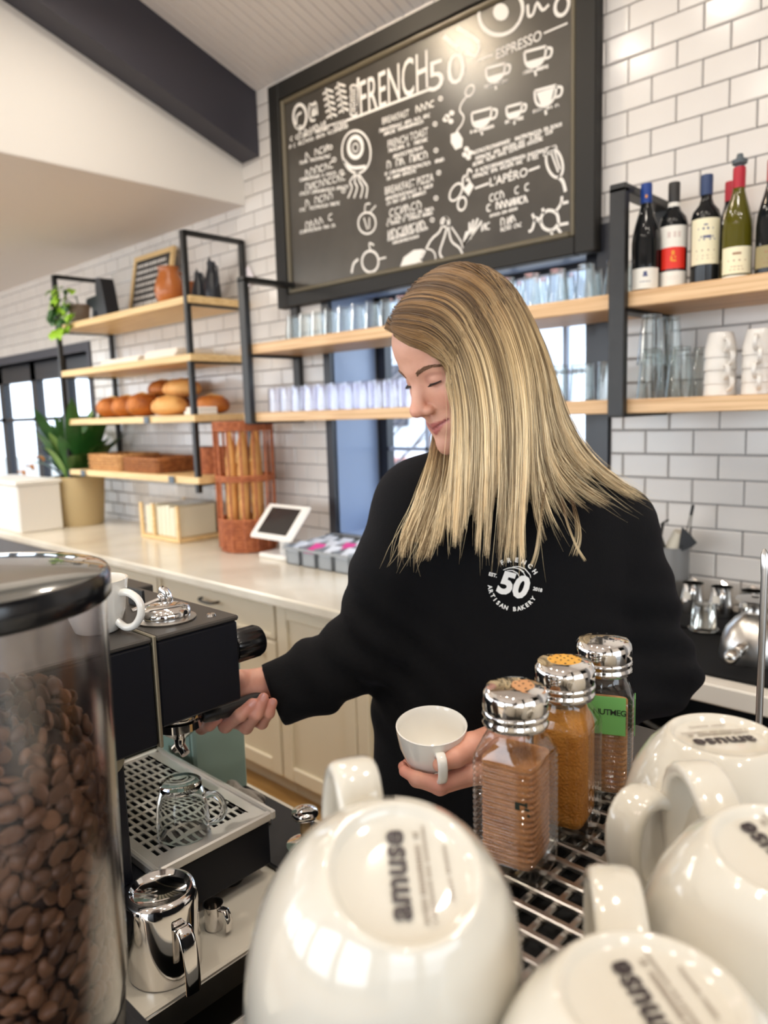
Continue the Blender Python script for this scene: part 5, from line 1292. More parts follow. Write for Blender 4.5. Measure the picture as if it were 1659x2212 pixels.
# ================================================================== second machine: cup warmer with shakers and mugs
GZ = 1.19
cw = thing('espresso_machine', 'second espresso machine whose top grid carries the mugs and shakers', 'espresso machine', (.05, .35, FZ))
wx0, wx1, wy0, wy1 = -.325, .42, -.02, .72
obj('machine_body', MB().box((wx0 + .01, wy0 + .01, FZ + .02), (wx1 - .01, wy1 - .01, GZ - .030), .006), body_black, cw)
for x in (wx0 + .06, wx1 - .06):
    for y in (wy0 + .06, wy1 - .06): obj('foot', MB().lathe([(0, 0), (.02, 0), (.018, .021), (0, .021)], 14, (x, y, FZ)), bkpl, cw)
m = MB()
for lo, hi in (((wx0, wy0, GZ - .03), (wx1, wy0 + .05, GZ - .004)), ((wx0, wy1 - .13, GZ - .03), (wx1, wy1, GZ - .004)), ((wx0, wy0 + .05, GZ - .03), (wx0 + .045, wy1 - .13, GZ - .004)), ((wx1 - .05, wy0 + .05, GZ - .03), (wx1, wy1 - .13, GZ - .004))): m.box(lo, hi, .003)
obj('top_plate', m, pbr('plate_steel', (.16, .155, .15, 1), .38, .9), cw)
obj('grid_well', MB().box((wx0 + .045, wy0 + .05, GZ - .0299), (wx1 - .05, wy1 - .13, GZ - .027)), dark_void, cw)
for k in range(19): xx = wx0 + .048 + k * .0185 * 1.9 / 1.85; obj('grid_bar', MB().box((xx - .0028, wy0 + .048, GZ - .009), (xx + .0028, wy1 - .128, GZ - .004), .001), brushed, cw) if xx < wx1 - .05 else None
for k in range(28): yy = wy0 + .052 + k * .020; obj('grid_bar', MB().box((wx0 + .044, yy - .0028, GZ - .0045), (wx1 - .049, yy + .0028, GZ), .001), brushed, cw) if yy < wy1 - .13 else None
obj('rail_post', MB().tube([(-.198, .70, GZ - .02), (-.198, .70, 1.365), (-.198, .70, 1.372), (-.1985, .70, 1.385), (-.199, .70, 1.390)], [.0031, .0031, .0036, .0034, .001], 14), brushed, cw, 60)

# shakers
def squircle(mb, prof, o, rot, n=6.0, seg=64, rib=None):
    """square tumbler shape: (half width, z, exponent) rings; rib(face angle, z) pushes the wall in and out"""
    vs = []
    for hw, z, ex in prof:
        for i in range(seg):
            a = 2 * PI * i / seg; c, s = math.cos(a), math.sin(a)
            r = hw / (abs(c) ** ex + abs(s) ** ex) ** (1 / ex)
            if rib: r *= 1 + rib(a, z)
            x, y = r * c, r * s
            vs.append((o[0] + x * math.cos(rot) - y * math.sin(rot), o[1] + x * math.sin(rot) + y * math.cos(rot), o[2] + z))
    k = len(prof)
    mb.add(vs, [(j * seg + i, j * seg + (i + 1) % seg, (j + 1) * seg + (i + 1) % seg, (j + 1) * seg + i) for j in range(k - 1) for i in range(seg)] + [tuple(range(seg - 1, -1, -1)), tuple((k - 1) * seg + i for i in range(seg))])
    return mb
shaker_glass = clear('shaker_glass', (.95, .95, .93, 1), .04, gloss=2.2)
def shaker(x, y, rot, h_, label, powder, dust, vertical=False, fill_h=.088, lidmat=None):
    o = np.array([x, y, GZ + .0003]); t = thing('spice_shaker', label, 'shaker', o, 'spice shakers on the cup grid'); hw = .0245
    ex0 = 7.0
    zs = np.linspace(.010, .088, 142)
    def rib(a, z):
        if not (.014 < z < .086): return 0
        if vertical: return .022 * math.cos(a * 44)
        return .030 * math.cos(2 * PI * z / .0044)
    prof = [(hw * .93, 0, ex0), (hw * .98, .002, ex0), (hw * 1.0, .006, ex0)] + [(hw, z, ex0) for z in zs] + [(hw * .97, .091, 5), (hw * .86, .099, 3.2), (hw * .80, .103, 2.2), (hw * .79, .112, 2)]
    obj('glass_jar', squircle(MB(), prof, o, rot, rib=rib), shaker_glass, t, 50)
    ip = [(hw * .74, .010, 6), (hw * .79, .013, 6)] + [(hw * .81, z, 6) for z in np.linspace(.015, min(fill_h, .086), 120)]
    if fill_h > .09: ip += [(hw * .78, .091, 4.5), (hw * .70, .098, 2.6), (hw * .66, .103, 2)]
    def rib2(a, z): return (.012 * math.cos(a * 44) if vertical else .014 * math.cos(2 * PI * z / .0044)) if .014 < z < .086 else 0
    obj('spice', squircle(MB(), ip, o, rot, rib=rib2), powder, t, 60)
    L = .0235
    pr = [(.0200, .1085), (L * .97, .109), (L * 1.0, .1105), (L * 1.0, .1125), (L * .955, .1142), (L * .955, .1152), (L * 1.0, .1168), (L * 1.0, .1185), (L * .965, .1200), (L * .985, .1215), (L * .985, .1290), (L * .95, .1330), (L * .86, .1357), (L * .6, .1372), (0, .138)]
    obj('lid', MB().lathe(pr, 44, o), lidmat or chrome, t, 35)
    m = MB()
    for r, n in ((0, 1), (.0055, 6), (.011, 9)):
        for i in range(n):
            a = 2 * PI * i / n + r * 100; m.lathe([(0, .0006 + .138 - (r / L) ** 2 * .0024), (.0009, .0005 + .138 - (r / L) ** 2 * .0024)], 8, o + np.array([r * math.cos(a), r * math.sin(a), 0]))
    tag(obj('shaker_holes', m, dark_void, t), kind='stuff')
    if dust is not None:
        mt, rr, off = dust
        m = MB(); n = 28; vs = [(off[0], off[1])] + [(off[0] + rr * math.cos(2 * PI * i / n) * (1 + .08 * math.sin(i * 2.3)), off[1] + rr * math.sin(2 * PI * i / n) * (1 + .08 * math.cos(i * 3.1))) for i in range(n)]
        rim = [(a * .55, b * .55) for a, b in vs[1:]]; al = vs[1:] + rim + vs[:1]
        hh = lambda a, b: .1383 - ((math.hypot(a, b) / L) ** 2) * .0024 - max(0, math.hypot(a, b) / L - .6) * .004
        m.add([(o[0] + a, o[1] + b, o[2] + hh(a, b)) for a, b in al], [(i, (i + 1) % n, n + (i + 1) % n, n + i) for i in range(n)] + [(n + i, n + (i + 1) % n, 2 * n) for i in range(n)])
        obj('spice_dust', m, mt, t)
    return t, o
def powder(nm, a, b): return pbr(nm, a, .85, noise=(60, b, .35, .65), bump=(500, .5))
sp1 = powder('cinnamon', srgb(204, 142, 90), srgb(172, 112, 64)); sp2 = powder('turmeric_tone', srgb(222, 152, 66), srgb(198, 128, 46)); sp3 = powder('nutmeg_tone', srgb(196, 140, 86), srgb(164, 110, 62))
ds1 = powder('dust_tan', srgb(202, 150, 104), srgb(186, 132, 88)); ds2 = powder('dust_yellow', srgb(222, 168, 74), srgb(206, 148, 56))
base_rot = math.radians(10)
s1, o1 = shaker(-.279, .424, base_rot, .139, 'nearest glass shaker, filled with light brown spice, black mark on it', sp1, (ds1, .012, (.009, .003)))
s2, o2 = shaker(-.279, .492, base_rot + .02, .139, 'middle glass shaker with orange spice and a yellow dusted lid', sp2, (ds2, .019, (0, 0)), vertical=True, fill_h=.098)
s3, o3 = shaker(-.281, .560, math.radians(24), .139, 'farthest glass shaker, with a green paper label', sp3, None, fill_h=.080)
# label on the far shaker, marks on the near one
def face_frame(o, rot, k, z, off):
    a = rot + k * PI / 2; nrm = np.array([math.cos(a), math.sin(a), 0]); u = np.array([-math.sin(a), math.cos(a), 0])
    return o + nrm * off + np.array([0, 0, z]), u, np.array([0, 0, 1.0]), nrm
green = pbr('label_green', srgb(120, 190, 104), .7); ink = pbr('ink', srgb(28, 40, 28), .6)
c, u, w, nr = face_frame(o3, math.radians(24), 3, .080, .0256)
m = MB(); R_ = np.array([u, w, nr]).T
m.box((-.017, -.016, 0), (.019, .016, .0005), 0, R_, c)
lab = obj('paper_label', m, green, s3)
c2, u2, w2, n2 = face_frame(o3, math.radians(24), 0, .080, .0256)
obj('label_flap', MB().box((-.0255, -.015, 0), (-.012, .016, .0005), 0, np.array([u2, w2, n2]).T, c2), green, s3)
text_mesh('label_writing', 'NUTMEG', .0068, (c + nr * .0009 + w * .003 + u * .0066, u, w), ink, s3, bold=.0001, spacing=.9)
c, u, w, nr = face_frame(o1, base_rot, 3, .062, .0256)
m = MB()
for (a, b, cx, cz) in ((.0035, .0055, .012, .0), (.0045, .0016, .016, .002), (.0035, .0016, .019, -.001), (.0016, .0035, .0185, .002), (.002, .002, .020, -.005)): m.box((cx - a / 2, cz - b / 2, 0), (cx + a / 2, cz + b / 2, .0003), 0, np.array([u, w, nr]).T, c)
obj('ink_mark', m, ink, s1)

# big white mugs, upside down
MH = .118
def mug(P, nrm, hdir, tdir, label, text_off=(0, 0), H=MH, reach=1.0, lift=0.0):
    """P centre of the foot ring, nrm out of the base, hdir where the handle points, tdir reading direction of the print"""
    P, nrm = np.array(P, float), np.array(nrm, float) / np.linalg.norm(nrm)
    o = P - nrm * H
    t = thing('white_mug', label, 'mug', o, 'white mugs upside down on the cup grid')
    hd = np.array(hdir, float); hd -= nrm * (hd @ nrm); hd /= np.linalg.norm(hd); sd = np.cross(nrm, hd)
    R = np.array([hd, sd, nrm]).T
    pr = [(.0600, 0), (.0630, 0), (.0643, .003), (.0645, .02), (.0638, .045), (.0605, .070), (.0535, .092), (.0440, .108), (.0370, .1150), (.0345, .1180), (.0328, .1190), (.0308, .1186), (.0290, .1160), (.0275, .1150), (.015, .1154), (0, .1156)]
    k = H / .118
    inner = [(.0, .108), (.03, .107), (.044, .098), (.054, .080), (.0600, .045), (.0605, .01), (.0590, 0)]
    obj('mug_body', MB().lathe([(r, z * k) for r, z in pr[::-1]][::-1] if False else [(r, z * k) for r, z in inner + pr[1:]], 72, o, R=R), porcelain, t, 60)
    hp = [(.0545, .089), (.066, .096), (.077, .096), (.0855, .088), (.0885, .073), (.086, .055), (.077, .040), (.0625, .032)]
    hp = [(.0545 + (r - .0545) * reach, z + lift * max(0, (z - .05) / .046)) for r, z in hp]
    Q = []
    for i in range(len(hp) - 1):
        for s in (0, .5):
            p0, p1, p2, p3 = [np.array(hp[max(0, min(len(hp) - 1, i + d))]) for d in (-1, 0, 1, 2)]
            Q.append(.5 * (2 * p1 + (p2 - p0) * s + (2 * p0 - 5 * p1 + 4 * p2 - p3) * s * s + (3 * p1 - p0 - 3 * p2 + p3) * s ** 3))
    Q.append(np.array(hp[-1]))
    obj('handle', MB().tube([o + R @ np.array([r, 0, z * k]) for r, z in Q], .006, 16, flat=(sd, .0118, .0052)), porcelain, t, 60)
    td = np.array(tdir, float); td -= nrm * (td @ nrm); td /= np.linalg.norm(td); yd = np.cross(nrm, td)
    c = o + nrm * (.1163 * k) + td * text_off[0] + yd * text_off[1]
    text_mesh('printed_name', 'amuse', .0150, (c, td, yd), print_dark, t, bold=.00050, spacing=1.05)
    m = MB(); rg = random.Random(3)
    for (ln, y0_, hgt, dens) in ((-1, -.0105, .0024, .0), (-1, -.0140, .0016, 0), (.6, -.0225, .0016, 0)):
        x = -.0215 if ln < 0 else -.012; xe = .0215 if ln < 0 else .013
        while x < xe:
            w_ = rg.uniform(.0007, .0013)
            if rg.random() > .12: m.add([c + td * x + yd * (y0_ - hgt / 2), c + td * (x + w_) + yd * (y0_ - hgt / 2), c + td * (x + w_) + yd * (y0_ + hgt / 2 * rg.uniform(.4, 1)), c + td * x + yd * (y0_ + hgt / 2)], [(0, 1, 2, 3)])
            x += w_ + .0004
    tag(obj('small_print', m, print_grey, t), kind='stuff')
    return t
FAR = np.array([-.681, .720, 0]); FAR /= np.linalg.norm(FAR); LEFT = np.array([-.726, -.687, 0]); UP = np.array([0, 0, 1.0])
def tilted(deg, side=0.0): return UP * math.cos(math.radians(deg)) - FAR * math.sin(math.radians(deg)) + LEFT * side
P1 = at(872, 1880, .310); P2 = at(1402, 2132, .267); P3 = at(1700, 1840, .335); P4 = at(1560, 1595, .475)
mug(P1, tilted(24, -.14), FAR * .95 + LEFT * .32, FAR + LEFT * .12, 'biggest white mug at the centre of the foreground, tipped towards the camera', (0, .003), reach=.74)
P2[2] = GZ + MH + .0005; P3[2] = max(P3[2], GZ + MH + .008); P4[2] = GZ + MH + .0005
mug(P2, UP, FAR * 1.0 - LEFT * .16, FAR + LEFT * .16, 'white mug cut off by the bottom edge of the photo', (0, .003), reach=1.45, lift=.010)
mug(P3, tilted(7), FAR * .97 + LEFT * .05, FAR + LEFT * .25, 'white mug cut off by the right edge of the photo', (0.004, .004), reach=1.35, lift=.008)
mug(P4, UP, LEFT * .9 - FAR * .5, LEFT - FAR * .08, 'white mug farthest back, right behind the green labelled shaker', (0, .004))
# ================================================================== the woman
# distance-field sculpting: smooth unions of tapered limbs, meshed by surface nets
def cap(a, b, ra, rb=None):
    a, b = np.array(a, float), np.array(b, float); rb = ra if rb is None else rb; ab = b - a; L2 = ab @ ab + 1e-12
    def f(P):
        t = np.clip(((P - a) @ ab) / L2, 0, 1); return np.linalg.norm(P - a - t[:, None] * ab, axis=1) - (ra + (rb - ra) * t)
    return f
def ell(c, R, rad):
    c, R, rad = np.array(c, float), np.array(R, float), np.array(rad, float)
    def f(P):
        q = (P - c) @ R.T; k0 = np.linalg.norm(q / rad, axis=1); k1 = np.linalg.norm(q / rad ** 2, axis=1); return k0 * (k0 - 1) / (k1 + 1e-9)
    return f
def smin(a, b, k):
    h = np.clip(.5 + .5 * (b - a) / k, 0, 1); return b + (a - b) * h - k * h * (1 - h)
def smax(a, b, k): return -smin(-a, -b, k)
def union(fs, k):
    def f(P):
        d = fs[0](P)
        for g in fs[1:]: d = smin(d, g(P), k)
        return d
    return f
def nets(f, lo, hi, h):
    """surface nets on a grid of step h, evaluated finely only near the surface"""
    lo, hi = np.array(lo, float), np.array(hi, float); n = (np.ceil((hi - lo) / h / 4).astype(int) + 1) * 4
    c = n // 4 + 1
    G = np.stack(np.meshgrid(*[lo[i] + np.arange(c[i]) * 4 * h for i in range(3)], indexing='ij'), -1).reshape(-1, 3)
    D = np.concatenate([f(G[i:i + 200000]) for i in range(0, len(G), 200000)]).reshape(c)
    near = np.abs(D) < 4 * h * 2.2
    blk = np.zeros(n // 4, bool)
    for dx in (0, 1):
        for dy in (0, 1):
            for dz in (0, 1): blk |= near[dx:dx + n[0] // 4, dy:dy + n[1] // 4, dz:dz + n[2] // 4]
    V = np.repeat(np.repeat(np.repeat(D[:-1, :-1, :-1], 4, 0), 4, 1), 4, 2)
    V = np.pad(V, ((0, 1),) * 3, mode='edge')
    fine = np.repeat(np.repeat(np.repeat(blk, 4, 0), 4, 1), 4, 2); fine = np.pad(fine, ((0, 1),) * 3, mode='edge')
    fine[1:] |= fine[:-1].copy(); fine[:, 1:] |= fine[:, :-1].copy(); fine[:, :, 1:] |= fine[:, :, :-1].copy()
    I = np.argwhere(fine); Pf = lo + I * h
    V[fine] = np.concatenate([f(Pf[i:i + 200000]) for i in range(0, len(Pf), 200000)])
    S = V < 0
    A = np.zeros(np.array(V.shape) - 1, int)
    for dx in (0, 1):
        for dy in (0, 1):
            for dz in (0, 1): A += S[dx:dx + A.shape[0], dy:dy + A.shape[1], dz:dz + A.shape[2]]
    cells = np.argwhere((A > 0) & (A < 8)); idx = -np.ones(A.shape, int); idx[tuple(cells.T)] = np.arange(len(cells))
    acc = np.zeros((len(cells), 3)); cnt = np.zeros(len(cells))
    cor = [np.array([x, y, z]) for x in (0, 1) for y in (0, 1) for z in (0, 1)]
    for i, p in enumerate(cor):
        for q in cor[i + 1:]:
            if abs(p - q).sum() != 1: continue
            va, vb = V[tuple((cells + p).T)], V[tuple((cells + q).T)]; m = (va < 0) != (vb < 0)
            t = np.where(m, va / (va - vb + 1e-20), 0); acc += np.where(m[:, None], p + (q - p) * t[:, None], 0); cnt += m
    verts = lo + (cells + acc / cnt[:, None]) * h
    faces = []
    for ax in range(3):
        u, w = (ax + 1) % 3, (ax + 2) % 3
        sl0 = [slice(None)] * 3; sl1 = [slice(None)] * 3; sl0[ax] = slice(0, -1); sl1[ax] = slice(1, None)
        E = S[tuple(sl0)] != S[tuple(sl1)]; e = np.argwhere(E)
        e = e[(e[:, u] > 0) & (e[:, w] > 0) & (e[:, u] < A.shape[u]) & (e[:, w] < A.shape[w]) & (e[:, ax] < A.shape[ax])]
        du = np.zeros(3, int); du[u] = 1; dw = np.zeros(3, int); dw[w] = 1
        q = np.stack([idx[tuple((e - du - dw).T)], idx[tuple((e - dw).T)], idx[tuple(e.T)], idx[tuple((e - du).T)]], 1)
        flip = ~S[tuple(e.T)]; q[flip] = q[flip][:, ::-1]
        faces.append(q)
    F_ = np.concatenate(faces); F_ = F_[(F_ >= 0).all(1)]
    return verts, F_
def join(parts):
    vs, fs, k = [], [], 0
    for v, f in parts: vs.append(v); fs.append(f + k); k += len(v)
    return np.concatenate(vs), np.concatenate(fs)
def np_obj(name, v, f, mat, parent, smooth=180):
    me = bpy.data.meshes.new(name); me.from_pydata((v - np.array(wl(parent))).tolist(), [], f.tolist()); me.update()
    return link(name, me, mat, parent, smooth)

BX = np.array([.729, .684, 0]); BX /= np.linalg.norm(BX)          # her left (towards the right of the photo)
BF = np.array([.684, -.729, 0]); BF /= np.linalg.norm(BF)         # the way her chest faces
BR = np.array([BX, BF, [0, 0, 1.0]])
root_p = at(1095, 1640, 1.11); root_p[2] = 0
woman = thing('person', 'woman with long blonde hair in a black sweatshirt working at the espresso machine', 'person', root_p)

# ---- head frame
HS = .914
HA = np.array([[0.95566, -0.29413, 0.01422], [-0.2623, -0.87222, -0.41282], [-0.13383, -0.39079, 0.9107]])   # her left, forward, up
HC = np.array([-0.63829, 0.84014, 1.59232])
def hw(l, f, u): return HC + (np.array([l, f, u]) * HS) @ HA
def toh(P): return ((P - HC) @ HA.T) / HS
def head_local(Q):
    L = np.abs(Q[:, 0]); Qm = np.c_[L, Q[:, 1], Q[:, 2]]; I3 = np.eye(3)
    d = ell((0, -.012, .040), I3, (.0745, .096, .082))(Qm)
    d = smin(d, ell((0, .040, .040), I3, (.060, .052, .052))(Qm), .030)
    d = smin(d, ell((0, .026, -.030), I3, (.060, .062, .088))(Qm), .025)
    d = smin(d, cap((.050, -.005, -.055), (.030, .050, -.095), .016, .014)(Qm), .025)
    d = smin(d, cap((.030, .050, -.095), (0, .076, -.106), .014, .016)(Qm), .020)
    d = smin(d, ell((.038, .054, -.030), I3, (.025, .026, .026))(Qm), .020)
    d = smin(d, cap((.040, .070, .016), (0, .085, .014), .010, .010)(Qm), .014)
    d = smin(d, ell((0, .070, -.074), I3, (.036, .0205, .024))(Qm), .018)
    d = smin(d, ell((0, .074, -.107), I3, (.019, .019, .017))(Qm), .014)
    # eye sockets and lids
    d = smax(d, -ell((.032, .097, -.003), I3, (.016, .0135, .0105))(Qm), .012)
    d = smin(d, ell((.031, .0705, -.003), I3, (.0155, .0135, .0125))(Qm), .0035)
    # nose
    d = smin(d, cap((0, .0835, .006), (0, .1035, -.035), .0085, .0108)(Qm), .010)
    d = smin(d, ell((0, .1075, -.038), I3, (.0105, .0105, .0098))(Qm), .006)
    d = smin(d, ell((.0115, .0955, -.043), I3, (.0078, .0095, .0072))(Qm), .005)
    d = smax(d, -ell((.0065, .102, -.0505), I3, (.0036, .0052, .0035))(Qm), .003)
    d = smin(d, cap((0, .098, -.0475), (0, .093, -.060), .0045, .004)(Qm), .006)
    # lips with a faint smile
    d = smin(d, cap((0, .0895, -.0680), (.0275, .0785, -.0640), .0045, .0024)(Qm), .004)
    d = smin(d, cap((0, .0885, -.0790), (.0265, .0785, -.0675), .0058, .0028)(Qm), .004)
    d = smax(d, -cap((0, .0965, -.0736), (.031, .0812, -.0645), .0014, .0012)(Qm), .0018)
    return d
neck_b = at(1095, 1045, 1.13)
neck = union([cap(hw(0, -.028, -.045), neck_b, .050, .056), cap(hw(0, .030, -.085), at(1070, 1010, 1.09), .030, .045)], .03)
def head_f(P): return smin(head_local(toh(P)) * HS, neck(P), .022)
hv, hf = nets(head_f, HC - .17, HC + np.array([.16, .17, .15]), .0024)

FWD = CAM[:, 2]; RGT = CAM[:, 0]
# ---- arms and hands
SHR, SHL = at(908, 1094, 1.09), at(1318, 1142, 1.13)
ELR, ELL = at(796, 1392, 1.07), at(1414, 1450, 1.10)
WRR, WRL = at(566, 1481, 1.045), at(1105, 1585, .955)
def chain(pts, rs): return [cap(pts[i], pts[i + 1], rs[i], rs[i + 1]) for i in range(len(pts) - 1)]
C0 = lambda y, dx, dz: PF0 + hdv * ((y - PF0[1]) / hdv[1]) + np.array([dx, 0, dz])
nails = []
right = [cap(at(650, 1466, 1.045), WRR, .030, .0245), cap(WRR, at(505, 1484, 1.04), .0240, .0235), cap(at(505, 1484, 1.04), at(470, 1500, 1.03), .0225, .018)]
FING = (((452, 1525, 1.025), (436, 1572, 1.010), (452, 1566, .992), (471, 1552, .986), .0078),
        ((478, 1548, 1.035), (487, 1568, 1.005), (519, 1545, .982), (545, 1520, .983), .0084),
        ((512, 1556, 1.038), (532, 1571, 1.010), (554, 1543, .986), (569, 1508, .984), .0081),
        ((545, 1552, 1.040), (566, 1562, 1.020), (581, 1540, .996), (589, 1518, .990), .0073))
for m_, p_, d_, t_, r in FING:
    m_, p_, d_, t_ = at(*m_), at(*p_), at(*d_), at(*t_)
    right += chain([at(520, 1490, 1.045), m_], [.019, .0115]) + chain([m_, p_, d_, t_], [.0105, r * 1.08, r, r * .88])
    nails.append((t_ - FWD * r * .70 + np.array([0, 0, .001]), (t_ - d_) / np.linalg.norm(t_ - d_), -FWD + np.array([0, 0, .25])))
th = [at(520, 1470, 1.03), at(480, 1490, 1.015), at(445, 1505, 1.0)]
right += chain(th, [.015, .0110, .0090])
rf = union(right, .0042)
allp = np.array([WRR, *[n[0] for n in nails], at(650, 1466, 1.045)])
rv, rfc = nets(rf, allp.min(0) - np.array([.075, .06, .06]), allp.max(0) + np.array([.04, .05, .05]), .0018)
# left hand under the cup
CUPC = at(932, 1566, .905)
cup_up = np.array([0.10, -.13, 1.0]); cup_up /= np.linalg.norm(cup_up)
CUPB = CUPC - cup_up * .063
left = [cap(at(1150, 1560, .99), WRL, .031, .026), cap(WRL, at(1052, 1622, .93), .026, .022)]
mcp = [at(1020, 1668, .885), at(1030, 1672, .905), at(1040, 1672, .928), at(1046, 1668, .95)]
pip = [at(952, 1692, .876), at(950, 1700, .897), at(952, 1698, .920), at(960, 1692, .942)]
dip = [at(905, 1682, .883), at(900, 1684, .906), at(906, 1680, .930), at(920, 1676, .952)]
tipL = [at(874, 1666, .895), at(872, 1656, .918), at(880, 1650, .942), at(896, 1648, .962)]
for j in range(4):
    left += chain([at(1075, 1630, .935), mcp[j]], [.022, .0125]); left += chain([mcp[j], pip[j], dip[j], tipL[j]], [.0115, .0095, .0086, .0070])
thl = [at(1066, 1600, .925), at(1020, 1612, .892), at(985, 1636, .872), at(950, 1652, .866)]
left += chain(thl, [.020, .0165, .0115, .0085])
lf = union(left, .0045)
def lf2(P): return smax(lf(P), -(cap(CUPC + cup_up * .02, CUPC - cup_up * .030, .0440, .0400)(P)), .002)
allp = np.array([WRL, *tipL, *pip, *thl, at(1150, 1560, .99)])
lv, lfc = nets(lf2, allp.min(0) - .045, allp.max(0) + .045, .0018)

# ---- torso, arms and legs under the clothes (one coarse body the head and hands grow out of)
CH_ = at(1092, 1270, 1.115); BE = at(1090, 1560, 1.115); HI = at(1088, 1830, 1.12)
hipL, hipR = root_p + BX * .09, root_p - BX * .09
core = [ell(CH_, BR, (.165, .095, .19)), ell(BE, BR, (.15, .09, .2)), ell(HI, BR, (.165, .105, .16)), cap(neck_b, CH_ + np.array([0, 0, .10]), .05, .08),
        cap(SHR, CH_ + np.array([0, 0, .10]), .042, .06), cap(SHL, CH_ + np.array([0, 0, .10]), .042, .06), cap(SHR, ELR, .042, .034), cap(ELR, at(650, 1466, 1.045), .034, .030), cap(SHL, ELL, .042, .034), cap(ELL, at(1150, 1560, .99), .034, .031)]
for hp_ in (hipL, hipR): core += [cap(hp_ + np.array([0, 0, .86]), hp_ + np.array([0, 0, .47]), .078, .052), cap(hp_ + np.array([0, 0, .47]), hp_ + np.array([0, 0, .09]), .050, .034), cap(hp_ + np.array([0, 0, .05]), hp_ + BF * .13 + np.array([0, 0, .035]), .032, .028)]
cf = union(core, .03)
cv, cfc = nets(cf, np.array([root_p[0] - .42, root_p[1] - .50, 0.0]), np.array([root_p[0] + .42, root_p[1] + .34, 1.56]), .012)
bv_, bf_ = join([(hv, hf), (rv, rfc), (lv, lfc), (cv, cfc)])

def skin_material():
    m = pbr('skin', srgb(224, 172, 148), .46, sss=.12); n, l = m.node_tree.nodes, m.node_tree.links
    a = n.new('ShaderNodeVertexColor'); a.layer_name = 'complexion'
    tc_ = n.new('ShaderNodeTexCoord'); nz = n.new('ShaderNodeTexNoise'); nz.inputs['Scale'].default_value = 70; nz.inputs['Detail'].default_value = 4
    mx = n.new('ShaderNodeMixRGB'); mx.blend_type = 'MULTIPLY'; mx.inputs[0].default_value = .5
    r = n.new('ShaderNodeValToRGB'); r.color_ramp.elements[0].position = .3; r.color_ramp.elements[0].color = (.86, .80, .78, 1); r.color_ramp.elements[1].position = .65; r.color_ramp.elements[1].color = (1, 1, 1, 1)
    l.new(tc_.outputs['Object'], nz.inputs['Vector']); l.new(nz.outputs['Fac'], r.inputs[0]); l.new(a.outputs['Color'], mx.inputs[1]); l.new(r.outputs[0], mx.inputs[2]); l.new(mx.outputs[0], n['Principled BSDF'].inputs['Base Color'])
    bp = n.new('ShaderNodeBump'); bp.inputs['Strength'].default_value = .12; bp.inputs['Distance'].default_value = .001; n2 = n.new('ShaderNodeTexNoise'); n2.inputs['Scale'].default_value = 900
    l.new(tc_.outputs['Object'], n2.inputs['Vector']); l.new(n2.outputs['Fac'], bp.inputs['Height']); l.new(bp.outputs[0], n['Principled BSDF'].inputs['Normal'])
    return m
body = np_obj('body', bv_, bf_, skin_material(), woman)
Q = toh(bv_); Qm = np.c_[np.abs(Q[:, 0]), Q[:, 1], Q[:, 2]]
base = np.array(srgb(218, 165, 142)[:3]); lip = np.array(srgb(186, 112, 106)[:3]); blush = np.array(srgb(214, 140, 120)[:3]); lid = np.array(srgb(196, 142, 126)[:3]); rosy = np.array(srgb(214, 142, 124)[:3])
colr = np.tile(base, (len(bv_), 1))
def mixin(c, w): colr[:] = colr * (1 - w[:, None]) + c * w[:, None]
ss = lambda d, a, b: np.clip((b - d) / (b - a), 0, 1)
mixin(blush, .55 * ss(np.linalg.norm((Qm - np.array([.045, .062, -.034])) / np.array([1, 1, 1]), axis=1), .006, .034))
mixin(blush, .35 * ss(np.linalg.norm(Qm - np.array([0, .112, -.040]), axis=1), .006, .018))
mixin(lid, .6 * ss(np.abs(ell((.031, .0725, -.001), np.eye(3), (.018, .014, .014))(Qm)), .001, .004))
dl = np.minimum(cap((0, .0932, -.0695), (.0285, .0805, -.0645), .0036, .0022)(Qm), cap((0, .0925, -.0788), (.0275, .0805, -.0672), .0052, .0026)(Qm))
mixin(lip, ss(dl, .0003, .0016) * (Q[:, 1] > .07))
mixin(np.array(srgb(120, 52, 52)[:3]), .85 * ss(cap((0, .0945, -.0736), (.030, .0805, -.0648), .0012, .0010)(Qm), .0002, .0014) * (Q[:, 1] > .07))
hand = (np.arange(len(bv_)) >= len(hv)) & (np.arange(len(bv_)) < len(hv) + len(rv) + len(lv))
tipset = np.array([n[0] for n in nails] + tipL + list(pip) )
dt = np.min(np.linalg.norm(bv_[:, None, :] - tipset[None], axis=2), axis=1) if len(bv_) < 400000 else np.full(len(bv_), 1.0)
mixin(rosy, np.where(hand, .30 + .55 * ss(dt, .006, .022), 0))
att = body.data.color_attributes.new('complexion', 'FLOAT_COLOR', 'POINT')
att.data.foreach_set('color', np.c_[colr, np.ones(len(colr))].astype(np.float32).ravel())
# nails
nail_m = pbr('nail', srgb(222, 160, 148), .25, coat=.4)
for c, ax, out in nails:
    out = out - ax * (out @ ax); out /= np.linalg.norm(out); sd = np.cross(ax, out)
    m = MB(); vs = []
    for i in range(7):
        for j in range(5):
            s, w = (i / 6 - .5) * .0105, (j / 4 - .5) * .0082 * (1 - .25 * abs(i / 6 - .5) * 2)
            vs.append(c + ax * (s + .002) + sd * w + out * (.0018 - (w / .0041) ** 2 * .0016 - abs(s) * .05))
    m.add(vs, [(i * 5 + j, i * 5 + j + 1, (i + 1) * 5 + j + 1, (i + 1) * 5 + j) for i in range(6) for j in range(4)]); obj('fingernail', m, nail_m, woman, 180)
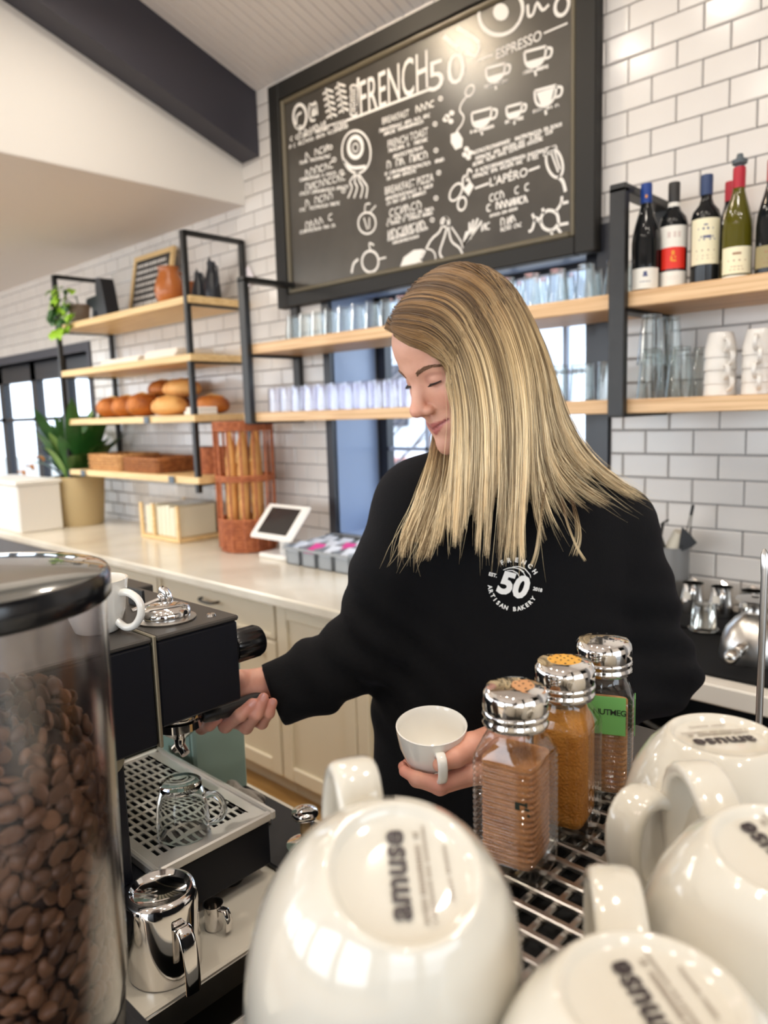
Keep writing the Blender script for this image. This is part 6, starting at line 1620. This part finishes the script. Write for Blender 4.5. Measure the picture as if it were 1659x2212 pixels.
# eyelashes along the lowered lids, eyebrows
lash = pbr('lash', srgb(38, 26, 22), .6); brow = pbr('brow', srgb(112, 80, 58), .7)
for s in (1, -1):
    m = MB(); pts = []
    for i in range(15):
        a = -1.05 + 2.1 * i / 14; q = np.array([.031 + .0166 * math.sin(a), .0705 + .0140 * math.cos(a) * .98, -.0072 - .0012 * math.cos(a) + .0022 * (i / 14)]); pts.append(hw(s * q[0], q[1], q[2]))
    m.tube(pts, [.0004 + .0008 * math.sin(PI * i / 14) for i in range(15)], 6)
    for i in range(1, 15):
        for jj in (0, .5):
            a = -1.05 + 2.1 * (i - jj) / 14; q = np.array([.031 + .0166 * math.sin(a), .0705 + .0140 * math.cos(a), -.0077 + .0022 * (i / 14)]); d = np.array([math.sin(a) * .6, math.cos(a) * .8, -.42]) * .0065
            m.tube([hw(s * q[0], q[1], q[2]), hw(s * (q[0] + d[0] * .6), q[1] + d[1] * .6, q[2] + d[2] * .8), hw(s * (q[0] + d[0]), q[1] + d[1], q[2] + d[2] * .9)], [.0003, .00025, .0001], 4)
    tag(obj('eyelashes', m, lash, woman, 180), kind='stuff')
    m = MB(); rg = random.Random(4)
    for i in range(170):
        t = rg.random(); l_ = .0095 + .044 * t; u_ = .0125 + .0062 * math.sin(PI * min(1, t * 1.0)) - .006 * max(0, t - .6) + rg.uniform(-1, 1) * .0030 * (1 - t * .75)
        f_ = .0905 - .0006 * l_ * 1000 * .28 - .0000105 * (l_ * 1000) ** 2
        p0 = hw(s * l_, f_, u_); P0 = p0
        for _ in range(6):   # settle on the brow surface
            g = float(head_f(P0[None])[0]); dirv = HA[1] * .75 + HA[0] * s * .66; P0 = P0 - dirv * g
        P0 = P0 + (HA[1] * .75 + HA[0] * s * .66) * .0004
        d = (HA[0] * s * (.8 + .2 * t) + HA[2] * (.55 - 1.0 * t) - HA[1] * .35) * .0075
        m.tube([P0, P0 + d * .5 + HA[1] * .0003, P0 + d], [.0006, .0005, .0002], 4)
    tag(obj('eyebrow', m, brow, woman, 180), kind='stuff')

# ---- clothes
def plane_cut(f, p, nrm):
    p, nrm = np.array(p, float), np.array(nrm, float) / np.linalg.norm(nrm)
    return lambda P: np.maximum(f(P), (P - p) @ nrm)
CFR, CFL = at(592, 1500, 1.045), at(1118, 1580, .962)
dR = (CFR - at(690, 1455, 1.055)); dL = CFL - at(1260, 1530, 1.02)
armR = union([cap(SHR, at(850, 1240, 1.07), .064, .057), cap(at(850, 1240, 1.07), ELR, .057, .052), cap(ELR, at(690, 1455, 1.055), .050, .044), plane_cut(cap(at(690, 1455, 1.055), CFR + dR * .5,   .046, .044), CFR, dR)], .03)
armL = union([cap(SHL, at(1362, 1290, 1.12), .068, .061), cap(at(1362, 1290, 1.12), ELL, .061, .056), cap(ELL, at(1260, 1530, 1.03), .056, .046), plane_cut(cap(at(1260, 1530, 1.03), CFL + dL * .5, .046, .042), CFL, dL)], .03)
torso = union([ell(CH_, BR, (.195, .118, .235)), ell(BE, BR, (.200, .122, .25)), ell(at(1088, 1790, 1.115), BR, (.200, .130, .20)), cap(SHR + np.array([0, 0, .0]), neck_b - np.array([0, 0, .022]), .060, .066), cap(SHL, neck_b - np.array([0, 0, .022]), .062, .066)], .05)
collar = lambda P: np.abs(cap(neck_b + np.array([0, 0, .012]), neck_b - np.array([0, 0, .05]), .064, .070)(P)) - .004
def shirt_f(P):
    a, b = armR(P), armL(P); t = torso(P)
    d = smin(smin(t, a, .030), b, .022)
    d = smin(d, collar(P), .012)
    x, y, z = P[:, 0], P[:, 1], P[:, 2]
    u = (P - root_p) @ BX
    fold = .0030 * np.sin(38 * z + 26 * u + 2.2 * np.sin(14 * u)) * np.exp(-((z - 1.08) / .12) ** 2)
    rE = np.linalg.norm(P - ELR, axis=1); lE = np.linalg.norm(P - ELL, axis=1)
    fold += .0050 * np.sin(((P - ELR) @ np.array([.55, .3, .78])) * 150) * np.exp(-(rE / .10) ** 2) + .0055 * np.sin(((P - ELL) @ np.array([-.3, .4, .85])) * 130) * np.exp(-(lE / .12) ** 2)
    cr, cl = np.linalg.norm(P - CFR, axis=1), np.linalg.norm(P - CFL, axis=1)
    ribs = .0028 * np.exp(-((((P - CFR) @ (-dR / np.linalg.norm(dR))) - .065) / .012) ** 2) * (cr < .12)
    seam = -.0024 * np.exp(-(((P - SHL) @ np.array([.42, -.5, .75]) + .035) / .005) ** 2) * (np.linalg.norm(P - SHL, axis=1) < .14)
    hemcut = .94 - z
    return np.maximum(d + fold - ribs - seam, hemcut)
sv, sf = nets(shirt_f, np.array([root_p[0] - .40, root_p[1] - .52, .93]), np.array([root_p[0] + .46, root_p[1] + .36, 1.60]), .0062)
def cloth_mat():
    m = pbr('black_fleece', srgb(9, 9, 11), .92, spec=.2, sheen=.05, bump=(700, .35)); m.node_tree.nodes['Principled BSDF'].inputs['Sheen Tint'].default_value = (.30, .30, .42, 1); return m
fleece = cloth_mat()
shirt = np_obj('sweatshirt', sv, sf, fleece, woman)
for hp_, nm in ((hipL, 1), (hipR, 2)): pass
tf = union([ell(HI, BR, (.178, .118, .17))] + [cap(hp_ + np.array([0, 0, .86]), hp_ + np.array([0, 0, .47]), .092, .068) for hp_ in (hipL, hipR)] + [cap(hp_ + np.array([0, 0, .47]), hp_ + np.array([0, 0, .10]), .068, .060) for hp_ in (hipL, hipR)], .02)
tv, tfc = nets(lambda P: np.maximum(np.maximum(tf(P), .085 - P[:, 2]), P[:, 2] - 1.02), np.array([root_p[0] - .32, root_p[1] - .32, .06]), np.array([root_p[0] + .32, root_p[1] + .32, 1.05]), .010)
np_obj('trousers', tv, tfc, pbr('denim_black', srgb(24, 24, 28), .85), woman)
for hp_ in (hipL, hipR):
    v_, f_ = nets(lambda P: np.maximum(union([cap(hp_ + np.array([0, 0, .055]) - BF * .03, hp_ + np.array([0, 0, .048]) + BF * .05, .048, .050), cap(hp_ + np.array([0, 0, .045]) + BF * .05, hp_ + np.array([0, 0, .035]) + BF * .17, .048, .036)], .02)(P), .001 - P[:, 2]), hp_ - np.array([.24, .24, .01]), hp_ + np.array([.24, .24, .13]), .008)
    np_obj('shoe', v_, f_, pbr('shoe_black', srgb(30, 30, 32), .6), woman)

# printed badge on the chest, laid onto the cloth
from mathutils.bvhtree import BVHTree
bvh = BVHTree.FromPolygons([tuple(v) for v in sv], [tuple(q) for q in sf])
LC = at(1116, 1272, .97); SCL = .97 / FPX
LX0, LY0 = BX.copy(), np.array([0, 0, 1.0]); ca, sa = math.cos(math.radians(-15.5)), math.sin(math.radians(-15.5))
LX = LX0 * ca + LY0 * sa; LY = -LX0 * sa + LY0 * ca
print_white = pbr('print_white', srgb(238, 236, 232), .7)
def on_shirt(v2):
    out = []
    for a, b in v2:
        p = LC + LX * a + LY * b + BF * .25
        hit, nr, _, _ = bvh.ray_cast(Vector(p), Vector(-BF))
        q = np.array(hit) if hit is not None else LC + LX * a + LY * b
        out.append(q + BF * .0016)
    return out
PRINT = {'n': 0}
def print_text(body_, size, cx, cy, ang=0.0, bold=.03, shear=0.0, sx=1.0):
    me = text_mesh('badge_lettering', body_, size, None, None, bold=bold * size, shear=shear)
    bmx = bmesh.new(); bmx.from_mesh(me); bmesh.ops.triangulate(bmx, faces=bmx.faces[:])
    v = np.array([x.co[:2] for x in bmx.verts]); bmx.to_mesh(me); bmx.free()
    mid = (v.min(0) + v.max(0)) / 2; v = (v - mid) * np.array([sx, 1])
    c, s = math.cos(ang), math.sin(ang); w_ = np.c_[v[:, 0] * c - v[:, 1] * s + cx, v[:, 0] * s + v[:, 1] * c + cy]
    P = np.array(on_shirt(w_)) - np.array(wl(woman)); me.vertices.foreach_set('co', P.ravel()); me.update()
    link('badge_lettering', me, print_white, shirt); bpy.data.objects[-1] if False else None
    return me
def place_print(*a, **k):
    me = print_text(*a, **k)
px_ = SCL
place_print('50', 66 * px_, 0, 0, 0, bold=.045, shear=.12)
def arc(word, r, a0, a1, size, inward=False):
    n = len(word)
    for i, ch in enumerate(word):
        if ch == ' ': continue
        a = math.radians(a0 + (a1 - a0) * i / (n - 1)); rot = -a if not inward else PI - a
        place_print(ch, size, r * math.sin(a), r * math.cos(a), rot, bold=.04)
arc('FRENCH', 55 * px_, -41, 45, 13.5 * px_)
arc('ARTISAN BAKERY', 52 * px_, 250, 111, 12.5 * px_, True)
place_print('EST.', 10.5 * px_, -49 * px_, 10 * px_, 0, bold=.04); place_print('2018', 10.5 * px_, 54 * px_, 3 * px_, 0, bold=.04)
m = MB()
for pts in ([(-30, 26), (-20, 33), (-8, 37), (6, 37), (16, 33)], [(-12, 38), (2, 42), (16, 40), (30, 30), (33, 24)], [(-22, 27), (-10, 30), (2, 27), (8, 20)], [(2, 37), (14, 32), (22, 24)]):
    pt = []
    for i in range(len(pts) - 1):
        for s in np.linspace(0, 1, 5)[:-1]: pt.append(np.array(pts[i]) * (1 - s) + np.array(pts[i + 1]) * s)
    pt.append(np.array(pts[-1], float)); pt = np.array(pt) * px_; d = np.gradient(pt, axis=0); nn = np.c_[-d[:, 1], d[:, 0]] / np.linalg.norm(d, axis=1)[:, None]
    wv = (.55 + .5 * np.sin(np.linspace(0, PI, len(pt))))[:, None] * px_
    A_, B_ = on_shirt(pt + nn * wv), on_shirt(pt - nn * wv); k = len(pt)
    m.add(A_ + B_, [(i, i + 1, k + i + 1, k + i) for i in range(k - 1)])
tag(obj('badge_strokes', m, print_white, shirt), kind='stuff')

# ---- hair: sheets of guide strands
def seat(px, py, z):
    """depth of the scalp along the sight line, so that combed hair lies on the head"""
    if py > 830 or z > 1.046: return z
    t = .80
    for _ in range(60):
        p = at(px, py, t)[None]; d = min(float(head_local(toh(p))[0]) * HS, float(neck(p)[0])) - .006
        if d < .0004: return min(z, t)
        t += d * .9
        if t > 1.1: return z
    return z
def H(*pts): return [at(px, py, seat(px, py, z)) for px, py, z in pts]
A_guides = [H((861, 720, 1.04), (896, 738, .995), (934, 752, .968), (962, 786, .955), (980, 880, .953), (978, 980, .953), (968, 1090, .953), (964, 1168, .953)),
            H((857, 704, 1.04), (892, 710, .99), (936, 724, .962), (974, 772, .948), (998, 880, .945), (1000, 990, .945), (996, 1100, .947), (990, 1185, .948)),
            H((863, 678, 1.04), (908, 676, .98), (958, 696, .950), (1006, 762, .938), (1034, 880, .934), (1038, 1000, .935), (1034, 1110, .939), (1028, 1196, .942)),
            H((882, 648, 1.04), (936, 642, .975), (996, 674, .945), (1048, 760, .932), (1074, 880, .928), (1078, 1000, .929), (1074, 1120, .934), (1068, 1212, .938)),
            H((910, 617, 1.04), (978, 618, .98), (1042, 664, .948), (1090, 760, .934), (1112, 880, .929), (1114, 1010, .930), (1108, 1130, .935), (1100, 1236, .939)),
            H((946, 590, 1.045), (1022, 606, .99), (1082, 662, .957), (1124, 770, .942), (1140, 890, .936), (1138, 1010, .936), (1130, 1130, .939), (1134, 1232, .941))]
B_guides = [H((970, 579, 1.05), (1052, 608, 1.0), (1106, 670, .967), (1144, 780, .950), (1158, 900, .945), (1166, 1000, .948), (1190, 1080, .958), (1222, 1140, .965)),
            H((985, 575, 1.06), (1070, 608, 1.01), (1124, 674, .98), (1164, 790, .965), (1180, 900, .962), (1204, 985, .972), (1262, 1048, .99), (1330, 1086, 1.01)),
            H((998, 572, 1.075), (1084, 606, 1.03), (1138, 676, 1.005), (1182, 790, .995), (1206, 905, 1.0), (1252, 990, 1.013), (1312, 1046, 1.03), (1372, 1084, 1.045)),
            H((1006, 570, 1.09), (1094, 606, 1.06), (1144, 680, 1.045), (1190, 790, 1.04), (1224, 900, 1.05), (1274, 985, 1.06), (1336, 1040, 1.07), (1402, 1080, 1.075)),
            H((1010, 570, 1.10), (1090, 606, 1.10), (1138, 680, 1.105), (1178, 775, 1.11), (1210, 875, 1.115), (1256, 962, 1.12), (1312, 1026, 1.12), (1384, 1078, 1.10))]
C_guides = [H((1015, 570, 1.10), (1090, 640, 1.13), (1130, 760, 1.15), (1150, 880, 1.16), (1180, 980, 1.16), (1220, 1050, 1.15), (1260, 1090, 1.13)),
            H((985, 575, 1.11), (1010, 640, 1.15), (1030, 760, 1.17), (1040, 880, 1.17), (1050, 960, 1.17), (1060, 1020, 1.16), (1070, 1060, 1.15)),
            H((950, 590, 1.10), (930, 680, 1.13), (925, 780, 1.14), (935, 880, 1.14), (950, 960, 1.13), (970, 1030, 1.11), (980, 1080, 1.09))]
D_guides = [H((936, 870, 1.125), (936, 925, 1.085), (932, 970, 1.045), (917, 1030, 1.008), (897, 1095, .985), (874, 1155, .968), (870, 1204, .962)),
            H((950, 870, 1.125), (951, 925, 1.085), (948, 975, 1.040), (936, 1040, 1.0), (916, 1105, .978), (893, 1168, .960), (886, 1218, .955)),
            H((966, 870, 1.12), (966, 925, 1.08), (964, 985, 1.030), (956, 1045, .99), (938, 1112, .968), (920, 1176, .955), (905, 1216, .950)),
            H((980, 870, 1.10), (980, 925, 1.07), (978, 985, 1.020), (972, 1045, .98), (960, 1112, .960), (950, 1172, .951), (944, 1200, .950))]
F_guides = [H((861, 722, 1.03), (862, 712, 1.055), (880, 715, 1.09), (900, 740, 1.11), (915, 790, 1.12), (925, 850, 1.12), (932, 920, 1.10)),
            H((858, 702, 1.04), (866, 690, 1.07), (890, 700, 1.10), (908, 740, 1.12), (920, 800, 1.13), (930, 860, 1.13), (940, 920, 1.11)),
            H((880, 656, 1.04), (884, 660, 1.08), (898, 690, 1.11), (912, 740, 1.13), (925, 800, 1.14), (935, 860, 1.14), (945, 920, 1.12)),
            H((925, 612, 1.03), (915, 640, 1.08), (918, 690, 1.12), (925, 740, 1.14), (932, 800, 1.15), (940, 860, 1.15), (950, 920, 1.13))]
def cat(P, t):
    P = np.asarray(P); n = len(P) - 1; x = t * n; i = min(int(x), n - 1); s = x - i
    p0, p1, p2, p3 = P[max(i - 1, 0)], P[i], P[i + 1], P[min(i + 2, n)]
    return .5 * (2 * p1 + (p2 - p0) * s + (2 * p0 - 5 * p1 + 4 * p2 - p3) * s * s + (3 * p1 - p0 - 3 * p2 + p3) * s ** 3)
NP_ = 14
strands, radii, tones = [], [], []
hr = np.random.default_rng(21)
FWD = CAM[:, 2]; RGT = CAM[:, 0]
def sheet(guides, n, depth, ends=.10, clump=26, frizz=.0016, r0=.00034, tone0=.52, tone1=0.0):
    G = np.array([[cat(g, t) for t in np.linspace(0, 1, NP_)] for g in guides]); k = len(guides) - 1
    cl_u = hr.random(clump); cl_off = hr.normal(0, .0035, clump); cl_len = hr.uniform(1 - ends * 1.3, 1.0, clump)
    for s in range(n):
        u = hr.random(); c = int(np.argmin(np.abs(cl_u - u))); pull = hr.uniform(.25, .75)
        x = np.clip(u, 0, 1) * k; i = min(int(x), k - 1); f = x - i; P = G[i] * (1 - f) + G[i + 1] * f
        xc = cl_u[c] * k; ic = min(int(xc), k - 1); fc_ = xc - ic; Pc = G[ic] * (1 - fc_) + G[ic + 1] * fc_
        tt = np.linspace(0, 1, NP_)[:, None]
        P = P * (1 - pull * tt ** 1.3) + (Pc + RGT * cl_off[c]) * (pull * tt ** 1.3)
        dep = depth * hr.random() ** 1.3
        P = P + FWD * dep * (.25 + .75 * np.sin(PI * np.clip(tt * .9 + .05, 0, 1)))
        P = P + hr.normal(0, frizz, 3) * tt + RGT * (frizz * 1.2 * np.sin(tt * hr.uniform(4, 12) + hr.random() * 6)) * tt
        ln = cl_len[c] * hr.uniform(1 - ends, 1.02); q = np.linspace(0, min(ln, 1), NP_)
        P = np.array([cat(P, a) for a in q])
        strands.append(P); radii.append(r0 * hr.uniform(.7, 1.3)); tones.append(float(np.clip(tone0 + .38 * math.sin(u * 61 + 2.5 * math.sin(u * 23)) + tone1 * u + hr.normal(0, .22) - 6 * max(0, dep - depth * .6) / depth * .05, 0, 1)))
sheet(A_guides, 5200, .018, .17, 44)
sheet(B_guides, 3000, .020, .20, 26, .003, tone0=.28, tone1=.34)  # inner strands darker: brown lowlights plus the shadow between sheets, put into the tone
sheet([A_guides[4], A_guides[5], B_guides[0], B_guides[1]], 1200, .022, .2, 16)
sheet(C_guides, 700, .02, .1, 14)
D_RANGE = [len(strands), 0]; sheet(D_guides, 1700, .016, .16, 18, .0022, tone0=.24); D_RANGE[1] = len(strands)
sheet(F_guides, 500, .010, .04, 10, .0008)
# loose single hairs
for s in range(110):
    g = [A_guides, B_guides, B_guides, D_guides][s % 4]; gi = g[hr.integers(len(g))]
    P = np.array([cat(gi, t) for t in np.linspace(0, 1, NP_)]); tt = np.linspace(0, 1, NP_)[:, None]
    P = P + (RGT * hr.normal(0, .016) + np.array([0, 0, 1]) * hr.normal(-.006, .010) - FWD * abs(hr.normal(0, .006))) * tt ** 2 + RGT * .002 * np.sin(tt * 9 + s)
    strands.append(P); radii.append(.00016); tones.append(.8)
for (pts) in (H((1180, 1040, .955), (1168, 1120, .950), (1158, 1190, .948), (1146, 1225, .948)), H((1215, 1075, .965), (1226, 1130, .962), (1246, 1180, .958), (1266, 1212, .956)), H((1235, 1080, .97), (1246, 1120, .965), (1250, 1160, .96), (1240, 1200, .955))):
    for s in range(14):
        P = np.array([cat(pts, t) for t in np.linspace(0, 1, NP_)]); strands.append(P + hr.normal(0, .0012, 3) + RGT * hr.normal(0, .002) * np.linspace(0, 1, NP_)[:, None]); radii.append(.00022); tones.append(.45)
def off_skull(P, margin):
    """lift points that would lie inside the skull out to the given margin"""
    P = np.array(P, float); margin = np.broadcast_to(margin, (len(P),)).astype(float)
    f = lambda X: np.minimum(head_local(toh(X)) * HS, neck(X))
    near = np.where(np.linalg.norm(P - HC, axis=1) < .20)[0]
    for _ in range(4):
        X = P[near]; d = f(X); e = 5e-4
        g = np.stack([f(X + np.eye(3)[k] * e) - d for k in range(3)], 1) / e; g /= np.linalg.norm(g, axis=1)[:, None] + 1e-9
        P[near] = X + g * np.clip(margin[near] - d, 0, .05)[:, None]
    return P
_S = np.array(strands); _m = np.repeat(hr.uniform(.004, .013, len(strands)), NP_)
_S = off_skull(_S.reshape(-1, 3), _m).reshape(-1, NP_, 3)
_S[D_RANGE[0]:D_RANGE[1]] = np.array(strands)[D_RANGE[0]:D_RANGE[1]]
strands = list(_S)
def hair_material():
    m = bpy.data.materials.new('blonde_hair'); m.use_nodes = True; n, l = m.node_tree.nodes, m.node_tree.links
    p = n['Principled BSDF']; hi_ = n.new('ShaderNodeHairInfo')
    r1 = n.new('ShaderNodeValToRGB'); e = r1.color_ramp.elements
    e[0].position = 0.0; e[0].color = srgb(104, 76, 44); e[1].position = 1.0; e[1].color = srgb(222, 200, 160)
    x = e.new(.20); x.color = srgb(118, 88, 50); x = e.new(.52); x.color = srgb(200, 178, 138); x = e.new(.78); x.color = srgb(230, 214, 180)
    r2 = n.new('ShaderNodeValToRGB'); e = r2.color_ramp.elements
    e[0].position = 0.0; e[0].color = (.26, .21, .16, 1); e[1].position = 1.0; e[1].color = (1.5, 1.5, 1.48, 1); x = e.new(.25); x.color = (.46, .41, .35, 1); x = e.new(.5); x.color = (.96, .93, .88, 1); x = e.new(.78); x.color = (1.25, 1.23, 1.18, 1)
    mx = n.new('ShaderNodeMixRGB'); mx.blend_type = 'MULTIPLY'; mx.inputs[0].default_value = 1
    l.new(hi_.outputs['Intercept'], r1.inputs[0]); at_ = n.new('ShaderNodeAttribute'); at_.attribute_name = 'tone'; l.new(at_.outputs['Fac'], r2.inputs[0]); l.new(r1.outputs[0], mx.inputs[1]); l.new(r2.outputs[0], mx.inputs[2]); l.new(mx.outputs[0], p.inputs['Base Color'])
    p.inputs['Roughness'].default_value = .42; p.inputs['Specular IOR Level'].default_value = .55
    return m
blond = hair_material()
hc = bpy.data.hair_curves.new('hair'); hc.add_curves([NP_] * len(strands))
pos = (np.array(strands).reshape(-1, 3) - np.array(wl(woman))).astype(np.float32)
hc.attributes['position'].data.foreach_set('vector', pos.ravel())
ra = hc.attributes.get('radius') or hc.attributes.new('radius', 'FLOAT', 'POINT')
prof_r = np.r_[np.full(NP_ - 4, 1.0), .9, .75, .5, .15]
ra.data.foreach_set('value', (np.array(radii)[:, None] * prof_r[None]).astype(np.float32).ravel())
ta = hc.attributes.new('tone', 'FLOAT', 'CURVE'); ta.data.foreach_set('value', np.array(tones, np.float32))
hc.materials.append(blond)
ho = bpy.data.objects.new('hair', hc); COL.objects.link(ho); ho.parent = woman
# under-layer that closes the gaps between strands
under = pbr('hair_under', srgb(150, 118, 72), .7, noise=(30, srgb(104, 76, 42), .35, .65), stretch=(3, 3, .25))
mu = MB()
for guides, off, tmax in ((A_guides, .019, .80), (B_guides, .021, .76), (C_guides, .01, .9), (D_guides, .012, .84), (F_guides, .008, .95)):
    nu = (len(guides) - 1) * 4 + 1; vs = []
    for a in range(nu):
        x = a / 4; i = min(int(x), len(guides) - 2); f = x - i
        for t in np.linspace(0.0, tmax, 12): vs.append(cat(guides[i], t) * (1 - f) + cat(guides[i + 1], t) * f + FWD * off)
    mu.add(vs, [(a * 12 + b, a * 12 + b + 1, (a + 1) * 12 + b + 1, (a + 1) * 12 + b) for a in range(nu - 1) for b in range(11)])
_k = 4 * 5 + 1
_nD = [((len(g) - 1) * 4 + 1) * 12 for g in (A_guides, B_guides, C_guides, D_guides)]
_u = off_skull(np.array(mu.v), .0035); _a = sum(_nD[:3]); _u[_a:_a + _nD[3]] = np.array(mu.v)[_a:_a + _nD[3]]
mu.v = [tuple(p) for p in _u]
obj('hair_underlayer', mu, under, woman, 180)

# ---- the cup in her left hand
held = thing('white_cup', 'white cup held in the left hand of the woman', 'cup', CUPB)
z_ = cup_up; x_ = np.cross(z_, FWD); x_ /= np.linalg.norm(x_); y_ = np.cross(z_, x_); CR = np.array([x_, y_, z_]).T
obj('cup_body', MB().lathe([(0, .003), (.021, .003), (.0225, 0), (.0245, .001), (.026, .004), (.0345, .020), (.0405, .038), (.0432, .056), (.0437, .063), (.0425, .0638), (.0414, .0625), (.0405, .055), (.038, .038), (.031, .020), (.018, .009), (0, .008)], 48, CUPB, R=CR), cup_white, held, 60)
hd_ = at(955, 1630, .85) - CUPB; hd_ -= z_ * (hd_ @ z_); hd_ /= np.linalg.norm(hd_); sd_ = np.cross(z_, hd_)
hp = [(.041, .049), (.050, .054), (.058, .051), (.0610, .041), (.058, .028), (.050, .019), (.036, .018)]
obj('handle', MB().tube([CUPB + hd_ * r + z_ * z for r, z in hp], .004, 14, flat=(sd_, .0058, .0032)), cup_white, held, 60)
